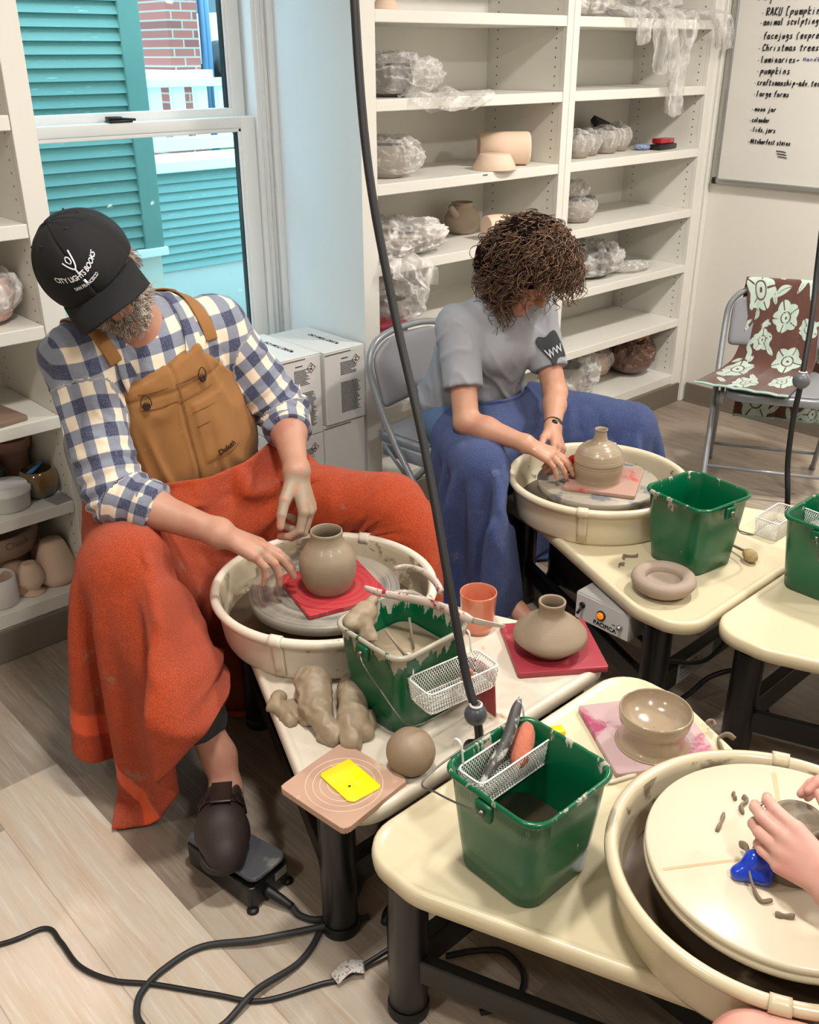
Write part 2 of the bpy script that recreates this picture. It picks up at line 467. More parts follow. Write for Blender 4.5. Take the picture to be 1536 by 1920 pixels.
manual = {0: [(-3.6, -2.0, .3), (-2.0, -.78, .2), (-.78, .155, .25), (.155, 1.375, .62), (1.375, 2.595, .16), (2.595, 3.2, .3)],
          -1: [(-3.6, -1.6, .3), (-1.6, -.4, .5), (-.4, .78, .93), (.78, 2.0, .93), (2.0, 3.2, .42)],
          -2: [(-3.6, -1.8, .3), (-1.8, -.58, .6), (-.58, .64, .9), (.64, 1.862, .97), (1.862, 3.2, .45)],
          -3: [(-3.6, -1.2, .4), (-1.2, 0, .6), (0, 1.22, .85), (1.22, 2.44, .9), (2.44, 3.2, .5)],
          1: [(-3.6, -1.1, .3), (-1.1, .1, .3), (.1, 1.05, .5), (1.05, 1.9, .3), (1.9, 3.2, .22)]}
x = .642-PW*18
for i in range(60):
    k = i-18; x0 = .642+PW*k
    if x0 > XR+.1: break
    if k in manual: rows = manual[k]
    else:
        y = -3.6-rnd.random()*1.2; rows = []
        while y < 3: rows.append((y, y+1.22, rnd.choice([.12, .2, .28, .36, .44, .22]))); y += 1.22
    for y0, y1, t in rows: add_plank(x0, y0, x0+PW, min(y1, 3.05), t)
t = NT('vinyl_planks'); gv = t.attr('grain', 'Vector'); tn = t.attr('tone')
g1 = t.noise(1, 6, gv, .6, .8, (26, 2.2, 0)); g2 = t.noise(1, 5, gv, .65, .4, (120, 5, 0)); g3 = t.noise(2.3, 3, gv)
c = t.mix(tn, lin((117, 102, 88)), lin((212, 199, 182)))
c = t.mix(t.math('MULTIPLY', t.ramp(g1, .42, .68), .8), c, t.mix(tn, lin((88, 76, 66)), lin((206, 182, 156))))
c = t.mix(t.math('MULTIPLY', t.ramp(g2, .48, .72), .7), c, t.mix(tn, lin((150, 138, 124)), lin((226, 218, 206))))
c = t.mix(t.math('MULTIPLY', t.ramp(g3, .5, .75), .4), c, t.mix(tn, lin((140, 122, 108)), lin((232, 200, 188))))
sp = t.noise(1, 4, gv, .7, 0, (60, 14, 0)); c = t.mix(t.math('MULTIPLY', t.ramp(sp, .73, .8), .7), c, lin((104, 92, 84)))
# bevel lines at plank edges from world x
co = t.n('ShaderNodeSeparateXYZ'); t.l(t.co(), co.inputs[0])
fx = t.math('ABSOLUTE', t.math('SUBTRACT', t.math('FRACT', t.math('DIVIDE', t.math('SUBTRACT', co.outputs[0], .642), PW)), .5))
c = t.mix(t.math('MULTIPLY', t.ramp(fx, .49, .4985), .45), c, lin((96, 84, 74)))
t.bsdf(c, .42, bump=(g2, .15, .001), spec=.35)
floor = obj('floor', (V, F), t.m, attrs={'tone': T, 'grain': GX}, smooth=False); tag(floor, kind='structure')

def struct(name, geo, m, **kw):
    o = obj(name, geo, m, smooth=False, **kw); tag(o, kind='structure'); return o
X0, Y0, ZC = -2.6, -3.0, 2.75
struct('ceiling', box(X0, XR+.1, Y0, 3.1, ZC, ZC+.1), mat('ceiling_paint', (235, 232, 225), .7, .01))
struct('wall_left', box(X0-.1, X0, Y0, 3.1, -.02, ZC), wall_m)
struct('wall_front', box(X0, XR, Y0-.1, Y0, -.02, ZC), wall_m)
struct('wall_right', box(XR, XR+.1, Y0, 3.1, -.02, ZC), wall_m)
WX0, WX1, WZ0, WZ1 = 1.14, 2.085, .56, 2.3      # window opening
struct('wall_back', join(box(X0, WX0, YW, YW+.14, -.02, ZC), box(WX1, XR, YW, YW+.14, -.02, ZC),
       box(WX0, WX1, YW, YW+.14, -.02, WZ0), box(WX0, WX1, YW, YW+.14, WZ1, ZC)), wall_m)
struct('baseboard_right', join(box(XR-.012, XR, Y0, YB-.03, 0, .098, .003), box(XR-.016, XR, Y0, YB-.03, .0, .012)), base_m)
struct('trim_1', join(box(XR-.03, XR, YB-.022, YB+.0, 0, ZC, .004), box(XR-.05, XR-.034, YB-.012, YB, 0, ZC, .003)), shelf_m)
# window (double hung) seen at the bottom of its recess
wn = thing('window_1', None, None, (0, 0, 0)); tag(wn, kind='structure')
fr = mat('white_sash_vinyl', (230, 230, 227), .5, 0)
obj('window_frame', join(box(2.03, WX1, YW-.012, YW+.1, WZ0, WZ1, .004), box(WX0, WX0+.05, YW-.012, YW+.1, WZ0, WZ1, .004),
    box(WX0+.05, 2.03, YW-.012, YW+.1, WZ1-.05, WZ1, .004), box(2.046, 2.05, YW-.018, YW-.01, WZ0, WZ1), box(2.068, 2.072, YW-.018, YW-.01, WZ0, WZ1)), fr, wn)
obj('casing', join(box(WX1, 2.111, YW-.026, YW, WZ0-.05, WZ1+.06, .004), box(1.10, WX1, YW-.055, YW+.02, WZ0-.05, WZ0, .006)), jamb_m, wn)
def sash(y, z0, z1, x0, x1, w, top, bot):
    return join(box(x0, x0+w, y, y+.035, z0, z1, .004), box(x1-w, x1, y, y+.035, z0, z1, .004), box(x0+w-.002, x1-w+.002, y, y+.035, z1-top, z1, .004), box(x0+w-.002, x1-w+.002, y, y+.035, z0, z0+bot, .004),
                box(x0+w-.002, x1-w+.002, y+.004, y+.012, z1-top-.012, z1-top+.002, .002), box(x1-w-.01, x1-w+.002, y+.004, y+.012, z0+bot, z1-top, .002))
obj('lower_sash', sash(YW+.0, WZ0+.03, 1.408, WX0+.05, 2.028, .058, .036, .06), fr, wn)
obj('upper_sash', sash(YW+.045, 1.395, WZ1-.04, WX0+.05, 2.022, .05, .05, .04), fr, wn)
gk = mat('dark_window_gasket', (52, 58, 58), .4, .02)
obj('gasket', join(box(1.955, 1.963, YW+.012, YW+.03, WZ0+.09, 1.372), box(1.955, 1.965, YW+.055, YW+.075, 1.43, WZ1-.09)), gk, wn)
t = NT('cyan_glass'); a = t.n('ShaderNodeBsdfTransparent'); a.inputs[0].default_value = (.86, .965, .98, 1)
b_ = t.n('ShaderNodeBsdfGlossy'); b_.inputs['Roughness'].default_value = .02; mx = t.n('ShaderNodeMixShader'); mx.inputs[0].default_value = .003
t.l(a.outputs[0], mx.inputs[1]); t.l(b_.outputs[0], mx.inputs[2]); t.l(mx.outputs[0], t.out.inputs[0]); glass = t.m
obj('pane', box(WX0+.1, 1.957, YW+.016, YW+.020, WZ0+.08, 1.375), glass, wn)
obj('pane', box(WX0+.1, 1.957, YW+.062, YW+.066, 1.43, WZ1-.08), glass, wn)
blk = mat('black_plastic', (22, 22, 24), .35, .1)
lk = obj('sash_lock', join(box(1.49, 1.57, YW-.004, YW+.03, 1.408, 1.416, .003), box(1.49, 1.536, YW+.0, YW+.028, 1.416, 1.426, .003), tube([(1.53, YW+.01, 1.419), (1.56, YW-.002, 1.417), (1.577, YW-.006, 1.416)], .004, 8)), blk, wn)

# ------------------------------------------------------------------ bookcases
peg = None
t = NT('white_side_with_peg_holes')
s3 = t.n('ShaderNodeSeparateXYZ'); t.l(t.co(), s3.inputs[0])
fz = t.math('SUBTRACT', t.math('FRACT', t.math('DIVIDE', s3.outputs[2], .032)), .5); fz = t.math('MULTIPLY', fz, .032)
m_ = None
for yy in (.045, .34):
    dy = t.math('SUBTRACT', s3.outputs[1], yy); d = t.math('SQRT', t.math('ADD', t.math('MULTIPLY', dy, dy), t.math('MULTIPLY', fz, fz)))
    q = t.math('LESS_THAN', d, .0031); m_ = q if m_ is None else t.math('MAXIMUM', m_, q)
c = t.mix(m_, t.mix(t.noise(6), lin((228, 225, 216)), lin((222, 219, 209))), lin((60, 56, 50)))
t.bsdf(c, .42); side_m = t.m
ZS = [1.985, 1.723, 1.467, 1.209, .945, .69, .43]
def bookcase(name, label, x0, x1, yf, left_edge, right_edge, zs=ZS):
    """x0,x1 inner clear width"""
    b = thing(name, label, 'bookcase', ((x0+x1)/2, yf, 0)); cx = (x0+x1)/2
    zt = 2.3; dp = YBK-yf; h = (x1-x0)/2
    for sx, w in ((-1, left_edge), (1, right_edge)):
        xa = sx*h; xb = sx*(h+w-.0005)
        obj('side_panel', box(min(xa, xb), max(xa, xb), .018, dp, 0, zt), side_m, b, smooth=False)
    obj('back_panel', box(-h, h, dp, dp+.012, .1, zt), shelf_m, b, smooth=False)
    obj('face_stile', box(-h-left_edge, -h+.0, -.004, .018, .098, zt, .002), shelf_m, b, smooth=False)
    obj('face_stile', box(h, h+right_edge, -.004, .018, .098, zt, .002), shelf_m, b, smooth=False)
    obj('plinth', box(-h-left_edge, h+right_edge, .0, .02, 0, .1), shelf_m, b, smooth=False)
    obj('kickboard', box(-h-left_edge-.001, h+right_edge+.001, -.012, 0, 0, .1, .003), base_m, b, smooth=False)
    obj('bottom_shelf', box(-h, h, -.004, dp, .105, .15, .002), shelf_m, b, smooth=False)
    for z in zs:
        s = obj('shelf', box(-h+.001, h-.001, -.002, dp-.002, z-.036, z, .0025), shelf_m, b, smooth=False)
    return b
b1 = bookcase('bookcase', 'tall white built-in bookcase beside the window with bagged pots and bisque cylinder', 2.178, 3.112, YB, .067, .036)
bookcase('bookcase', 'tall white built-in bookcase in the corner beside the whiteboard', 3.186, 4.1, YB, .036, .06)
b3 = bookcase('bookcase', 'white bookcase at the left edge holding glazed pots and bisque ware', .1, 1.008, 2.535, .06, .062)
lbl = mat('dark_small_print', (90, 86, 80), .6, 0)
for bb, zz, xx in ((b1, 1.209, .05), (b1, .945, .28), ):
    obj('shelf_label', box(xx-.012, xx+.012, -.0035, -.002, zz-.010, zz-.006), lbl, bb, smooth=False)
obj('end_skin', box(-.467-.0685, -.467-.067, -.004, .46, .0, 2.3), jamb_m, b1, smooth=False)
# tall stacked cases run on left, out of the picture
# ------------------------------------------------------------------ whiteboard
wb = thing('whiteboard', 'large whiteboard with a handwritten black marker list', 'whiteboard', (XR, 1.75, 1.65))
wbm = mat('whiteboard_enamel', (222, 219, 212), .22, .01, coat=.3)
alu = mat('aluminium_trim', (168, 168, 166), .3, .03, metal=.7)
obj('surface', box(-.022, -.012, -.72, .70, -.575, .68), wbm, wb, smooth=False)
obj('frame', join(box(-.03, -.0, .695, .715, -.585, .69, .004), box(-.03, 0, -.73, -.715, -.585, .69, .004), box(-.034, 0, -.73, .715, -.59, -.57, .004), box(-.03, 0, -.73, .715, .68, .70, .004)), alu, wb)
obj('corner_cap', box(-.037, 0, .699, .719, -.594, -.566, .004), blk, wb)
GL = {'a': 'ab.5,.9 .1,.75 .05,.3 .3,0 .6,.3 .65,.85 .65,.3 .85,0', 'b': '.1,1.7 .1,0|.1,.5 .4,.85 .7,.5 .45,.02 .1,.15', 'c': '.7,.75 .4,.9 .08,.5 .3,.05 .7,.15', 'd': '.6,.7 .3,.85 .05,.4 .3,0 .6,.3|.65,1.6 .62,0',
 'e': '.1,.45 .65,.55 .5,.88 .15,.7 .1,.2 .4,0 .75,.15', 'f': '.7,1.6 .4,1.5 .3,.9 .25,-.1|.0,.85 .6,.9', 'g': '.6,.8 .2,.85 .1,.4 .5,.3 .62,.85 .55,-.4 .1,-.5', 'h': '.1,1.6 .05,0|.08,.5 .4,.85 .6,.5 .6,0', 'i': '.2,.85 .18,0|.22,1.2 .24,1.25',
 'j': '.4,.85 .35,-.4 .0,-.5|.45,1.2 .47,1.25', 'k': '.1,1.6 .08,0|.6,.9 .1,.4 .65,0', 'l': '.2,1.6 .12,.3 .3,0', 'm': '.05,.85 .05,0|.05,.5 .3,.85 .42,.0|.42,.5 .68,.85 .8,0', 'n': '.08,.85 .08,0|.08,.5 .4,.85 .6,.4 .62,0', 'o': '.4,.85 .08,.5 .35,0 .68,.4 .4,.85',
 'p': '.1,.85 .06,-.6|.1,.6 .5,.85 .65,.4 .1,.1', 'r': '.1,.85 .1,0|.1,.5 .35,.85 .6,.8', 's': '.6,.8 .2,.75 .3,.45 .6,.25 .4,0 .05,.08', 't': '.35,1.4 .3,.1 .55,0|.05,.95 .65,1.0', 'u': '.08,.85 .12,.1 .45,.1 .6,.85 .62,0', 'v': '.05,.85 .3,0 .6,.9', 'x': '.05,.85 .6,0|.6,.85 .05,0',
 ',': '.2,.1 .1,-.25', '.': '.15,.0 .2,.05', '-': '.1,.5 .7,.55', '(': '.5,1.5 .15,.7 .3,-.3', '[': '.6,1.5 .15,1.5 .1,0 .5,0', 'R': '.1,1.5 .1,0|.0,1.4 .7,1.4 .6,.8 .1,.7 .8,0', 'A': '.05,0 .4,1.5 .75,0|.15,.55 .7,.6', 'K': '.1,1.5 .08,0|.75,1.5 .1,.7 .8,0', 'U': '.05,1.5 .15,.1 .6,.1 .7,1.5', 'C': '.8,1.3 .4,1.5 .05,.7 .3,0 .8,.2',
 'O': '.4,1.4 .05,.7 .4,0 .75,.7 .4,1.4', 'H': '.1,1.5 .1,0|.7,1.5 .7,0|.1,.75 .7,.8', 'T': '.0,1.5 .8,1.5|.4,1.5 .4,0', 'D': '.1,1.5 .1,0 .7,.3 .7,1.2 .1,1.5', '*': '.1,.45 .17,.5'}
def scribble(s, y, z, w, h, x=-.0245, r=.0021, seed=0):
    """hand-lettered text on the board plane; y is the left end (reading towards -y)"""
    rr = random.Random(seed); adv = [1.0 if c in GL else .75 for c in s]; k = w/sum(adv); pos = 0; out = []
    for c, a in zip(s, adv):
        g = GL.get(c)
        if g:
            for st in g.replace('ab', '').split('|'):
                P = []
                for q in st.split():
                    u, v = map(float, q.split(',')); P.append((x, y-(pos+(u+.12*v)*.86+rr.uniform(-.04, .04))*k, z+(v+rr.uniform(-.05, .05))*h))
                out.append(tube(P, r, 5, sm=max(6, 4*len(P))))
        pos += a
    return join(*out)
TXT = [('*RAKU [pumpkin', 2.336, 1.738, .26, .019), ('*animal scvlpting', 2.337, 1.702, .26, .016), ('*facejugs (expre', 2.33, 1.650, .265, .016), ('*Christmas trees', 2.328, 1.605, .27, .016), ('*luminaries-', 2.325, 1.560, .19, .016), ('*pumpkins', 2.322, 1.516, .155, .017),
 ('*craftsmanship-adv.tech', 2.326, 1.472, .31, .014), ('*large forms', 2.322, 1.428, .165, .014), ('*moon jar', 2.320, 1.369, .115, .012), ('*colander', 2.324, 1.325, .095, .012), ('*lids,jars', 2.314, 1.286, .12, .012), ('*Oktoberfest steins', 2.318, 1.238, .20, .012)]
ink = mat('marker_ink', (18, 18, 20), .5, 0)
G = [scribble(s, y-1.75, z-1.65, w, h, seed=i) for i, (s, y, z, w, h) in enumerate(TXT)]
G.append(scribble('Topics', .62, .145, .2, .024, seed=77))
for k in range(3): G.append(tube([(-.0245, .43-.005*k, -.437-.011*k), (-.0245, .40, -.438-.011*k), (-.0245, .385-.004*k, -.441-.011*k)], .0018, 5))
for g in G: obj('handwritten_line', g, ink, wb)
obj('blue_handwriting', scribble('Handb', 2.123-1.75, 1.566-1.65, .078, .009, seed=9, r=.0012), mat('blue_marker', (60, 70, 140), .5, 0), wb, label='small blue handwriting')

# ================================================================== OUTSIDE THE WINDOW
t = NT('teal_lap_siding'); s3 = t.n('ShaderNodeSeparateXYZ'); t.l(t.co(), s3.inputs[0])
c = t.mix(t.noise(3, 4), lin((122, 160, 150)), lin((106, 144, 136))); c = t.mix(t.ramp(t.noise(40, 5, stretch=(.3, 1, 6)), .66, .74), c, lin((190, 214, 206)))
t.bsdf(c, .6); teal = t.m
tealc = mat('teal_corner_board', (100, 138, 128), .55, .04)
wht = mat('white_exterior_paint', (226, 232, 228), .6, .05, 3)
conc = mat('pale_concrete', (188, 190, 180), .8, .06, 2, spots=[((150, 150, 140), 6, .58, .7)])
hs = thing('neighbour_house', 'teal clapboard house wall with corner board seen through the window', 'house', (1.2, 3.95, 0))
G = []; z = .84; k = 0
while z < 2.7:
    G.append(loft([np.array([(x, 0, z), (x, -.026, z), (x, -.004, z+.052), (x, 0, z+.052)]) for x in (-1.6, .86)])); z += .0475
obj('siding', join(*G), teal, hs, smooth=False)
obj('wall_body', box(-1.6, .92, 0, 1.3, .0, 2.7), tealc, hs, smooth=False)
obj('corner_board', box(.86, .95, -.035, .05, .82, 2.7, .004), tealc, hs, smooth=False)
obj('water_table', box(-1.6, .96, -.05, .02, .80, .835, .004), wht, hs, smooth=False)
obj('foundation', join(box(-1.6, .93, -.03, 0, .0, .80)), mat('patched_stone', (196, 196, 184), .85, .08, 4, spots=[((160, 130, 108), 3, .62, .66)]), hs, smooth=False)
# lower receding porch wall
pw = thing('porch', 'white railed porch with teal skirting and a brick column outside', 'porch', (2.15, 5.3, 0))
G = []; z = .42
while z < .98:
    G.append(loft([np.array([(x, 0, z), (x, -.026, z), (x, -.004, z+.055), (x, 0, z+.055)]) for x in (-.4, 3.2)])); z += .05
obj('skirting', join(*G), teal, pw, smooth=False)
obj('sill_board', box(-.4, 3.2, -.06, .4, .98, 1.04, .005), wht, pw, smooth=False)
obj('foundation', box(-.4, 3.2, -.01, .3, 0, .42), conc, pw, smooth=False)
obj('bottom_rail', box(.4, 3.2, .0, .06, 1.09, 1.16, .005), wht, pw, smooth=False)
obj('top_rail', box(.4, 3.2, -.02, .08, 1.43, 1.475, .005), wht, pw, smooth=False)
for k in range(15): obj('baluster', box(.62+k*.15, .70+k*.15, .01, .05, 1.15, 1.44, .004), wht, pw, smooth=False)
t = NT('red_brick'); br = t.n('ShaderNodeTexBrick'); mp = t.n('ShaderNodeMapping'); mp.inputs['Rotation'].default_value = (R(90), 0, 0); t.l(t.co(), mp.inputs[0]); t.l(mp.outputs[0], br.inputs[0])
br.inputs['Color1'].default_value = (*lin((150, 84, 70)), 1); br.inputs['Color2'].default_value = (*lin((120, 66, 58)), 1); br.inputs['Mortar'].default_value = (*lin((150, 140, 128)), 1)
br.inputs['Scale'].default_value = 1; br.inputs['Brick Width'].default_value = .21; br.inputs['Row Height'].default_value = .075; br.inputs['Mortar Size'].default_value = .008
t.bsdf(br.outputs[0], .8); brick = t.m
bc = thing('brick_column', 'red brick column with a white stone cap beyond the porch railing', 'column', (5.08, 8.5, 0))
obj('shaft', box(-.15, .16, 0, .7, 1.47, 3.2), brick, bc, smooth=False); obj('column_cap', box(-.24, .23, -.08, .8, 1.385, 1.47, .006), wht, bc, smooth=False); obj('pier', box(-.18, .19, -.02, .75, .5, 1.386), brick, bc, smooth=False)
obj('downpipe', join(*[tube([(.27+d, .1, .6), (.27+d, .1, 3.2)], .03, 12) for d in (0, .05)]), mat('blue_grey_pipe', (86, 120, 150), .5, .05), bc)
gr = obj('lawn', join(box(-3, 4.2, 3.2, 9.9, -.12, 0), box(-3, 24, 9.8, 32, -.1, 1.12), box(4.2, 24, 3.2, 9.9, -.1, .4)), mat('lawn_grass', (96, 120, 78), .9, .2, 6, spots=[((140, 150, 110), 9, .55, .65)])); tag(gr, kind='structure')
wk = obj('path', box(-3, 4.2, 3.15, 5.2, -.02, .03), conc); tag(wk, kind='structure')
bl = thing('far_building', 'white building across the street with dark tall windows', 'building', (13, 23, 1.3))
obj('walls', box(-6, 8, 0, 5, 0, 3.6), wht, bl, smooth=False)
obj('fascia', box(-6, 8, -.15, 0, 1.5+.9, 2.7), mat('pale_fascia', (200, 206, 204), .6, .03), bl, smooth=False)
for k in range(8): obj('window', box(-4.6+1.45*k, -4.0+1.45*k, -.03, .02, .5, 2.3), mat('dark_far_glass', (44, 52, 56), .2, .05), bl, smooth=False)
def hedge(name, label, c, s, seed, grp=None):
    bm = bmesh.new(); bmesh.ops.create_icosphere(bm, subdivisions=4, radius=1); v = np.array([tuple(q.co) for q in bm.verts]); f = [[q.index for q in p.verts] for p in bm.faces]; bm.free()
    v = v*(1+.35*fbm(v*2.1+seed, 1.6, 4)[:, None])*np.array(s); o = obj(name, (v+np.array((0, 0, s[2])), f), mat('dark_leaves', (62, 92, 58), .9, .5, 9, bump=(30, 1, .05)), smooth=False); o.location = c
    tag(o, label, 'shrub', grp); return o
hedge('hedge', 'clipped green hedge before the white building across the street', (11.5, 18, 1.1), (7, .8, .42), 1)
hedge('shrub', 'dark leafy shrub beside the parked white car', (8.9, 12.0, 1.1), (.5, .5, .3), 2)
hedge('tree', 'dark green tree between teal house and brick column', (6.1, 12, 1.1), (.9, 1, .9), 3)
car = thing('parked_car', 'white car parked outside across the porch', 'car', (9.4, 14.2, 1.12), R(15))
obj('body', loft([np.array([(x, w*a, z+dz) for a, z in ((-1, .35), (-1, .85), (-.9, 1.0), (.9, 1.0), (1, .85), (1, .35))]) for x, w, dz in ((-2.2, .7, -.05), (-1.9, .85, 0), (0, .88, .02), (1.9, .85, -.02), (2.2, .7, -.1))]), mat('white_car_paint', (226, 232, 232), .25, .02, coat=.5), car)
obj('cabin', loft([np.array([(x, -.78, .98), (x+d, -.66, 1.5), (x+d, .66, 1.5), (x, .78, .98)]) for x, d in ((-1.7, .25), (.9, -.5))]), mat('car_glass', (60, 76, 80), .1, .05), car, smooth=False)
obj('roof', box(-1.45, .4, -.66, .66, 1.49, 1.54, .02), mat('white_car_paint', (0, 0, 0)), car)
for k in range(4): obj('wheel', xf(lathe([(.1, -.1), (.3, -.1), (.33, 0), (.3, .1), (.1, .1)], 24, True, True), ((-1.35, 1.4)[k % 2], (-.85, .85)[k//2], .33), (R(90), 0, 0)), blk, car)
# ================================================================== POTTER'S WHEELS
cream = mat('cream_table_laminate', (214, 201, 168), .32, .03, 4, spots=[((176, 150, 112), 14, .70, .76)], coat=.15)
cream1 = mat('clay_dusted_table', (218, 208, 190), .38, .05, 4, spots=[((168, 144, 114), 9, .59, .68), ((196, 186, 168), 4, .5, .7)], coat=.1)
blackm = mat('black_steel', (9, 9, 10), .35, .1, 10, spots=[((80, 78, 74), 40, .75, .8)], coat=.1)
blackp = mat('black_motor_housing', (14, 14, 14), .5, .2)
panm = mat('splash_pan_plastic', (216, 204, 176), .35, .03, 5, spots=[((150, 134, 110), 26, .70, .78)])
panin = mat('clay_smeared_pan_inside', (204, 190, 162), .45, .06, 6, spots=[((138, 124, 102), 11, .47, .56), ((112, 100, 82), 24, .62, .7)])
slip = mat('wet_brown_slip', (84, 70, 56), .15, .15, 10, spots=[((150, 132, 108), 8, .58, .7)])
def ringmat(name, c1, c2, c3, sc=60, seed=0., mottled=.3):
    t = NT(name); s3 = t.n('ShaderNodeSeparateXYZ'); t.l(t.co(), s3.inputs[0])
    r = t.math('SQRT', t.math('ADD', t.math('MULTIPLY', s3.outputs[0], s3.outputs[0]), t.math('MULTIPLY', s3.outputs[1], s3.outputs[1])))
    cb = t.n('ShaderNodeCombineXYZ'); t.l(r, cb.inputs[0]); cb.inputs[1].default_value = seed
    f = t.noise(sc, 4, cb.outputs[0], .7); f2 = t.noise(sc*2.6, 2, cb.outputs[0])
    c = t.mix(t.ramp(f, .38, .62), lin(c1), lin(c2)); c = t.mix(t.math('MULTIPLY', t.ramp(f2, .55, .72), .8), c, lin(c3))
    c = t.mix(t.math('MULTIPLY', t.ramp(t.noise(9, 4), .45, .62), mottled), c, lin(c2))
    t.bsdf(c, .38, bump=(f2, .25, .001)); return t.m
headm = ringmat('wet_metal_wheel_head', (96, 98, 100), (168, 160, 142), (58, 62, 66), 45, mottled=.6)
headm2 = mat('clay_covered_wheel_head', (160, 150, 134), .4, .06, 8, spots=[((104, 106, 112), 16, .52, .62)])
def fillet(pts, rad, n=8):
    pts = [np.array(p, float) for p in pts]; out = []; m = len(pts)
    for i in range(m):
        a, b, c = pts[i-1], pts[i], pts[(i+1) % m]; u = (a-b)/np.linalg.norm(a-b); v = (c-b)/np.linalg.norm(c-b); r = rad[i]
        ang = math.acos(np.clip(u @ v, -1, 1)); L = r/math.tan(ang/2); p0, p1 = b+u*L, b+v*L; cc = b+(u+v)/np.linalg.norm(u+v)*r/math.sin(ang/2)
        a0 = math.atan2(*(p0-cc)[::-1]); a1 = math.atan2(*(p1-cc)[::-1]); d = (a1-a0+math.pi) % (2*math.pi)-math.pi
        for k in range(n+1): out.append(cc+r*np.array((math.cos(a0+d*k/n), math.sin(a0+d*k/n))))
    return np.array(out)
def outline():
    return fillet([(.15, -.25), (.20, -.05), (.392, .42), (.392, .5725), (-.392, .5725), (-.392, .42), (-.20, -.05), (-.15, -.25)], [.05, .2, .12, .085, .085, .12, .2, .05])
def wheel(label, loc, rz, tm, pm, hm, ctrl=False, hr=.178):
    w = thing('potters_wheel', label, 'pottery wheel', loc, rz, None)
    o = outline()
    L = [(.012, .322), (.002, .328), (0, .345), (.002, .356), (.007, .3605), (.013, .3605), (.019, .357), (.024, .3555)]
    obj('tabletop', loft([np.c_[inset(o, d), np.full(len(o), z)] for d, z in L]), tm, w)
    prof = [(.0, .372), (.222, .372), (.234, .382), (.241, .42), (.244, .452), (.247, .465), (.253, .472), (.260, .4725), (.267, .468), (.2685, .46), (.264, .452), (.257, .449), (.2535, .44), (.248, .40), (.243, .366), (.238, .3565), (.2, .3565)]
    g = lathe(prof, 96, capb=False); nf = len(g[1]); mi = [1 if i//96 < 5 else 0 for i in range(nf)]
    sp = obj('splash_pan', (g[0], g[1], mi), [pm, panin if pm is not panm else mat('lightly_spotted_pan_inside', (214, 202, 174), .4, .04, 6, spots=[((120, 106, 86), 22, .62, .7)])], w)
    for a in (R(28), R(208)):
        q = np.array([(r*1.006, z+.0015) for r, z in prof[4:15]]); outs = []
        for da in np.linspace(-.055, .055, 5):
            outs.append(np.array([(r*math.cos(a+da), r*math.sin(a+da), z) for r, z in q]))
        outs = np.array(outs); G = grid(outs)
        sb = obj('seam_band', (G[0], G[1].tolist()), pm, sp); mods(sb, solid=.003, off=1)
    obj('slip_in_pan', lathe([(0.001, .381), (.232, .381)], 64, False), slip, sp)
    wh = obj('wheel_head', lathe([(.04, .37), (.04, .425), (hr-.012, .428), (hr, .432), (hr+.001, .452), (hr-.002, .455), (.0005, .4555)], 96, False), hm, w)
    for x, y in ((-.352, .47), (.352, .47), (0.09, -.19), (-.09, -.19)):
        lg = obj('leg', lathe([(.034, .0), (.036, .004), (.036, .322)], 28), blackm, w, loc=(0, 0, 0)); lg.location = (x, y, 0)
        obj('leg_cap', lathe([(.038, .0), (.039, .003), (.039, .022), (.037, .026)], 28), blackp, lg)
    cb = obj('crossbar', box(-.33, .33, .452, .485, .095, .165, .004), blackm, w, smooth=False)
    for sx in (-1, 1): obj('rail', xf(box(-.012, .012, -.33, .33, .10, .155, .003), (sx*.225, .14, 0), (0, 0, sx*R(-22))), blackm, w, smooth=False)
    obj('motor', join(box(-.11, .13, -.02, .25, .13, .30, .015), xf(lathe([(.05, -.06), (.09, -.055), (.09, .06), (.05, .065)], 32, True, True), (.0, .0, .22)), tube([(.1, .2, .2), (.18, .26, .16), (.2, .34, .14)], .008, 8, sm=12)), blackp, w)
    if ctrl:
        cbx = obj('control_box', box(.285, .37, .225, .40, .236, .318, .005), mat('grey_control_box', (150, 148, 144), .4, .03), w)
        obj('face_plate', box(.37, .3715, .229, .396, .24, .314), mat('silver_face_plate', (206, 205, 202), .35, .02), cbx, smooth=False)
        # local +x face; reading direction from outside runs +y -> -y mirrored by the wheel's turn
        def onface(g, y, z): v = np.asarray(g[0]); return (np.c_[.3720+v[:, 2], y+v[:, 0], z+v[:, 1]], g[1])
        obj('nameplate_text', onface(text_geo('PACIFICA', .017, .0003, bold=.0004), .288, .2465), mat('black_print', (24, 24, 24), .5, 0), cbx, smooth=False)
        obj('small_text', join(*[onface(text_geo('OFF  ON', .006, .0002), .345, z) for z in (.266,)]+[onface(text_geo('POWER', .005, .0002), .30, .262)]), _MC['black_print'], cbx, smooth=False)
        obj('indicator_bezel', xf(lathe([(.0125, 0), (.0135, .003), (.011, .005)], 24, True, True), (.3715, .312, .281), (0, R(90), 0)), blackp, cbx)
        obj('indicator_lamp', xf(lathe([(.010, 0), (.0095, .004), (.006, .0065), (.0005, .0075)], 24), (.3745, .312, .281), (0, R(90), 0)), mat('orange_indicator', (235, 110, 10), .2, 0, emis=(lin((255, 110, 10)), .8)), cbx)
        obj('toggle_switch', join(xf(lathe([(.009, 0), (.009, .003), (.004, .005)], 16, True, True), (.3715, .25, .285), (0, R(90), 0)), tube([(.373, .25, .285), (.384, .252, .278), (.394, .25, .268)], .0042, 8)), blackp, cbx)
        obj('switch', xf(lathe([(.0075, 0), (.0075, .003), (.005, .006), (.005, .012), (.0005, .013)], 16), (.3715, .372, .272), (0, R(90), 0)), alu, cbx)
    return w, cb
